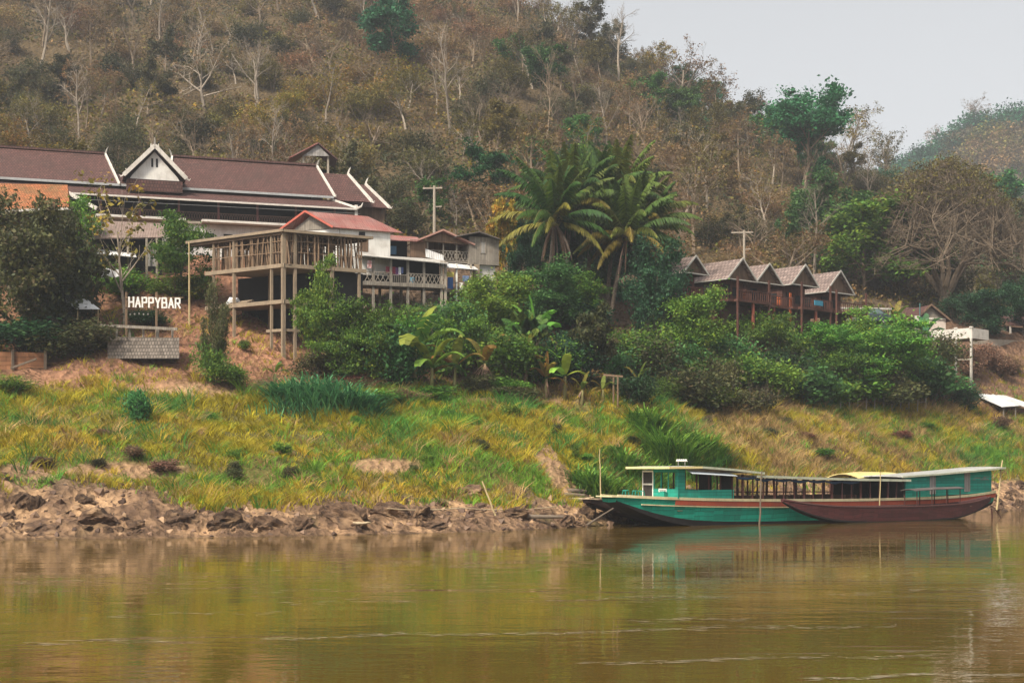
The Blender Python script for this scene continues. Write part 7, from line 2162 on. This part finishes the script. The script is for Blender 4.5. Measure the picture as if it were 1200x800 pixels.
# thin yellow tree in front of the tin house
s = Skel(61); rn_ = np.random.default_rng(61)
v = ground(147, 384, 95)
Ht_ = (384 - 228) / F * v.y
s.grow(Vector((0, 0, -.4)), Vector((.03, 0, 1)), Ht_ * .62, .13, 0, (9, 5, 4), (34, 40, 40), (.72, .5, .5), 2, .06, 6, .3, .06)
pts, ids = clumps(rn_, s.tips, 60, 9, .22)
plant('thin_tree', (s.mesh('trunk', (0,)), s.mesh('crown', (1, 2)), raw_mesh('leaves', leaf_quads(rn_, pts, .26), 4, clump_cols(rn_, PAL['yellow'], ids))), v, 1.25, 0, 'thin pale tree with sparse yellow leaves in front of the tin house', 'tree', None, (BARK_PALE, BARK_PALE, DRYLEAF))

# reed clumps: arching blades
def reeds(px, base, top, w, label, seed, col=((.085, .25, .105), (.13, .32, .12), (.055, .17, .075)), n=900):
    v = ground(px, base, 80); nr = np.random.default_rng(seed); hgt = (base - top) / F * v.y * 1.1; wid = w / F * v.y
    c = nr.normal(size=(n, 2)) * np.array([wid * .25, wid * .13]); a = nr.uniform(0, 6.28, n); ln = nr.uniform(.2, .8, n); L = hgt * nr.uniform(.45, 1.0, n) * np.clip(1.1 - (np.abs(c[:, 0]) / (wid * .5)) ** 2 * .6, .3, 1)
    zz = np.array([land(v.x + q[0], v.y + q[1]) for q in c]) - v.z
    base_ = np.stack([c[:, 0], c[:, 1], zz - .05], 1); wd = nr.uniform(.03, .06, n)[:, None]
    sd_ = np.stack([np.cos(a), np.sin(a), 0 * a], 1) * wd; dr = np.stack([np.cos(a + 1.4) * ln, np.sin(a + 1.4) * ln, 0 * a + 1], 1)
    m1_ = base_ + dr * (L * .5)[:, None]; m2_ = base_ + np.stack([dr[:, 0] * 1.5, dr[:, 1] * 1.5, dr[:, 2] * 1.0], 1) * (L * .8)[:, None]; tp_ = base_ + np.stack([dr[:, 0] * 2.2, dr[:, 1] * 2.2, dr[:, 2] * .82], 1) * L[:, None]
    q = np.stack([np.stack([base_ - sd_, base_ + sd_, m1_ + sd_, m1_ - sd_], 1), np.stack([m1_ - sd_, m1_ + sd_, m2_ + sd_ * .8, m2_ - sd_ * .8], 1), np.stack([m2_ - sd_ * .8, m2_ + sd_ * .8, tp_ + sd_ * .1, tp_ - sd_ * .1], 1)], 1)
    cols = np.repeat(pick_cols(nr, [(k_, 1) for k_ in col], n), 3, 0)
    tag(link('reed_clump', raw_mesh('reed_clump', q.reshape(-1, 3), 4, cols), GRASSM, None, v), label, 'reed clump', 'tall reed clumps in the grass')


for i, a in enumerate([(378, 484, 436, 120, 'largest blue green reed clump at the foot of the concrete frame'), (425, 486, 456, 60, 'lower right part of the reed growth beside the largest clump'), (335, 474, 446, 50, 'small reed clump on the left of the largest one'),
                       (790, 548, 500, 70, 'tall green reed clump above the wheelhouse roof'), (764, 510, 478, 60, 'green reed clump on the slope left of the dry grass'), (828, 538, 506, 50, 'green reed clump at the left edge of the dry straw grass'),
                       (704, 585, 552, 60, 'green reed clump just above the brown bow'), (745, 566, 530, 60, 'green reed clump behind the wheelhouse')]):
    if i < 3:
        reeds(*a, 70 + i)
    else:
        reeds(*a, 70 + i, ((.13, .27, .035), (.19, .31, .04), (.08, .18, .03)), 750)
# small post frame
fr_ = thing('wooden_trestle', ground(722, 478), 'small wooden trestle of two thin posts and a beam at the thicket edge', 'trestle')
v1, v2 = ground(719, 476), ground(724, 478)
b = MB(); b.bar(v1 - Vector((0, 0, .3)), P(719, 440, v1.y), .09); b.build('post', POLEW, fr_); b = MB(); b.bar(v2 - Vector((0, 0, .3)), P(724, 440, v2.y), .09); b.build('post', POLEW, fr_)
b = MB(); b.bar(P(707, 439, v1.y), P(730, 441, v1.y), .13); b.build('beam', POLEW, fr_)
# ------------------------------------------------------------------ air, sky, sun, camera
def air():
    b = MB()
    b.box(lambda x, y, z: Vector((x, y, z)), -420, 760, -130, 980, -4.5, 230)
    m = bpy.data.materials.new('haze_air'); m.use_nodes = True
    nt = m.node_tree; nt.nodes.remove(nt.nodes['Principled BSDF'])
    v = N(nt, 'ShaderNodeVolumePrincipled', {'Color': (0.88, 0.93, 1.0, 1), 'Density': HAZE, 'Anisotropy': 0.25})
    nt.links.new(v.outputs[0], nt.nodes['Material Output'].inputs['Volume'])
    tag(b.build('haze', m), kind='stuff')


HAZE = 0.0004
air()
SUN_EL, SUN_AZ = 48.0, 215.0       # azimuth the light comes from, clockwise from +Y
w = bpy.data.worlds.new('World'); S.world = w; w.use_nodes = True
nt = w.node_tree; bg = nt.nodes['Background']
sky = N(nt, 'ShaderNodeTexSky', sky_type='NISHITA', sun_disc=False)
sky.sun_elevation = R(SUN_EL); sky.sun_rotation = R(SUN_AZ); sky.dust_density = 4.0; sky.air_density = 1.0; sky.ozone_density = 1.5
hsv = N(nt, 'ShaderNodeHueSaturation', {'Saturation': 0.12, 'Color': sky.outputs[0]})
nt.links.new(hsv.outputs[0], bg.inputs[0]); bg.inputs[1].default_value = 0.079
sl = bpy.data.lights.new('sun', 'SUN'); sl.energy = 2.6; sl.angle = R(9); sl.color = (1, 0.90, 0.74)
so = bpy.data.objects.new('sun', sl); COL.objects.link(so)
az = R(SUN_AZ); el = R(SUN_EL)
dirv = Vector((math.sin(az) * math.cos(el), math.cos(az) * math.cos(el), math.sin(el)))
so.rotation_euler = dirv.to_track_quat('Z', 'Y').to_euler()
so.location = (-40, -40, 60)
cam = bpy.data.cameras.new('camera'); cam.sensor_width = 36; cam.lens = 36 * F / 1200
cam.shift_y = (HY - 400) / 1200; cam.clip_end = 3000
co = bpy.data.objects.new('camera', cam); COL.objects.link(co); co.location = (0, 0, CZ); co.rotation_euler = (R(90), 0, 0)
S.camera = co
S.view_settings.view_transform = 'Standard'; S.view_settings.look = 'None'; S.view_settings.exposure = 1.35; S.view_settings.gamma = 1
S.render.engine = 'CYCLES'
c = S.cycles
c.max_bounces = 5; c.diffuse_bounces = 2; c.glossy_bounces = 2; c.transmission_bounces = 3; c.transparent_max_bounces = 4; c.volume_bounces = 0
c.caustics_reflective = False; c.caustics_refractive = False
c.use_denoising = True
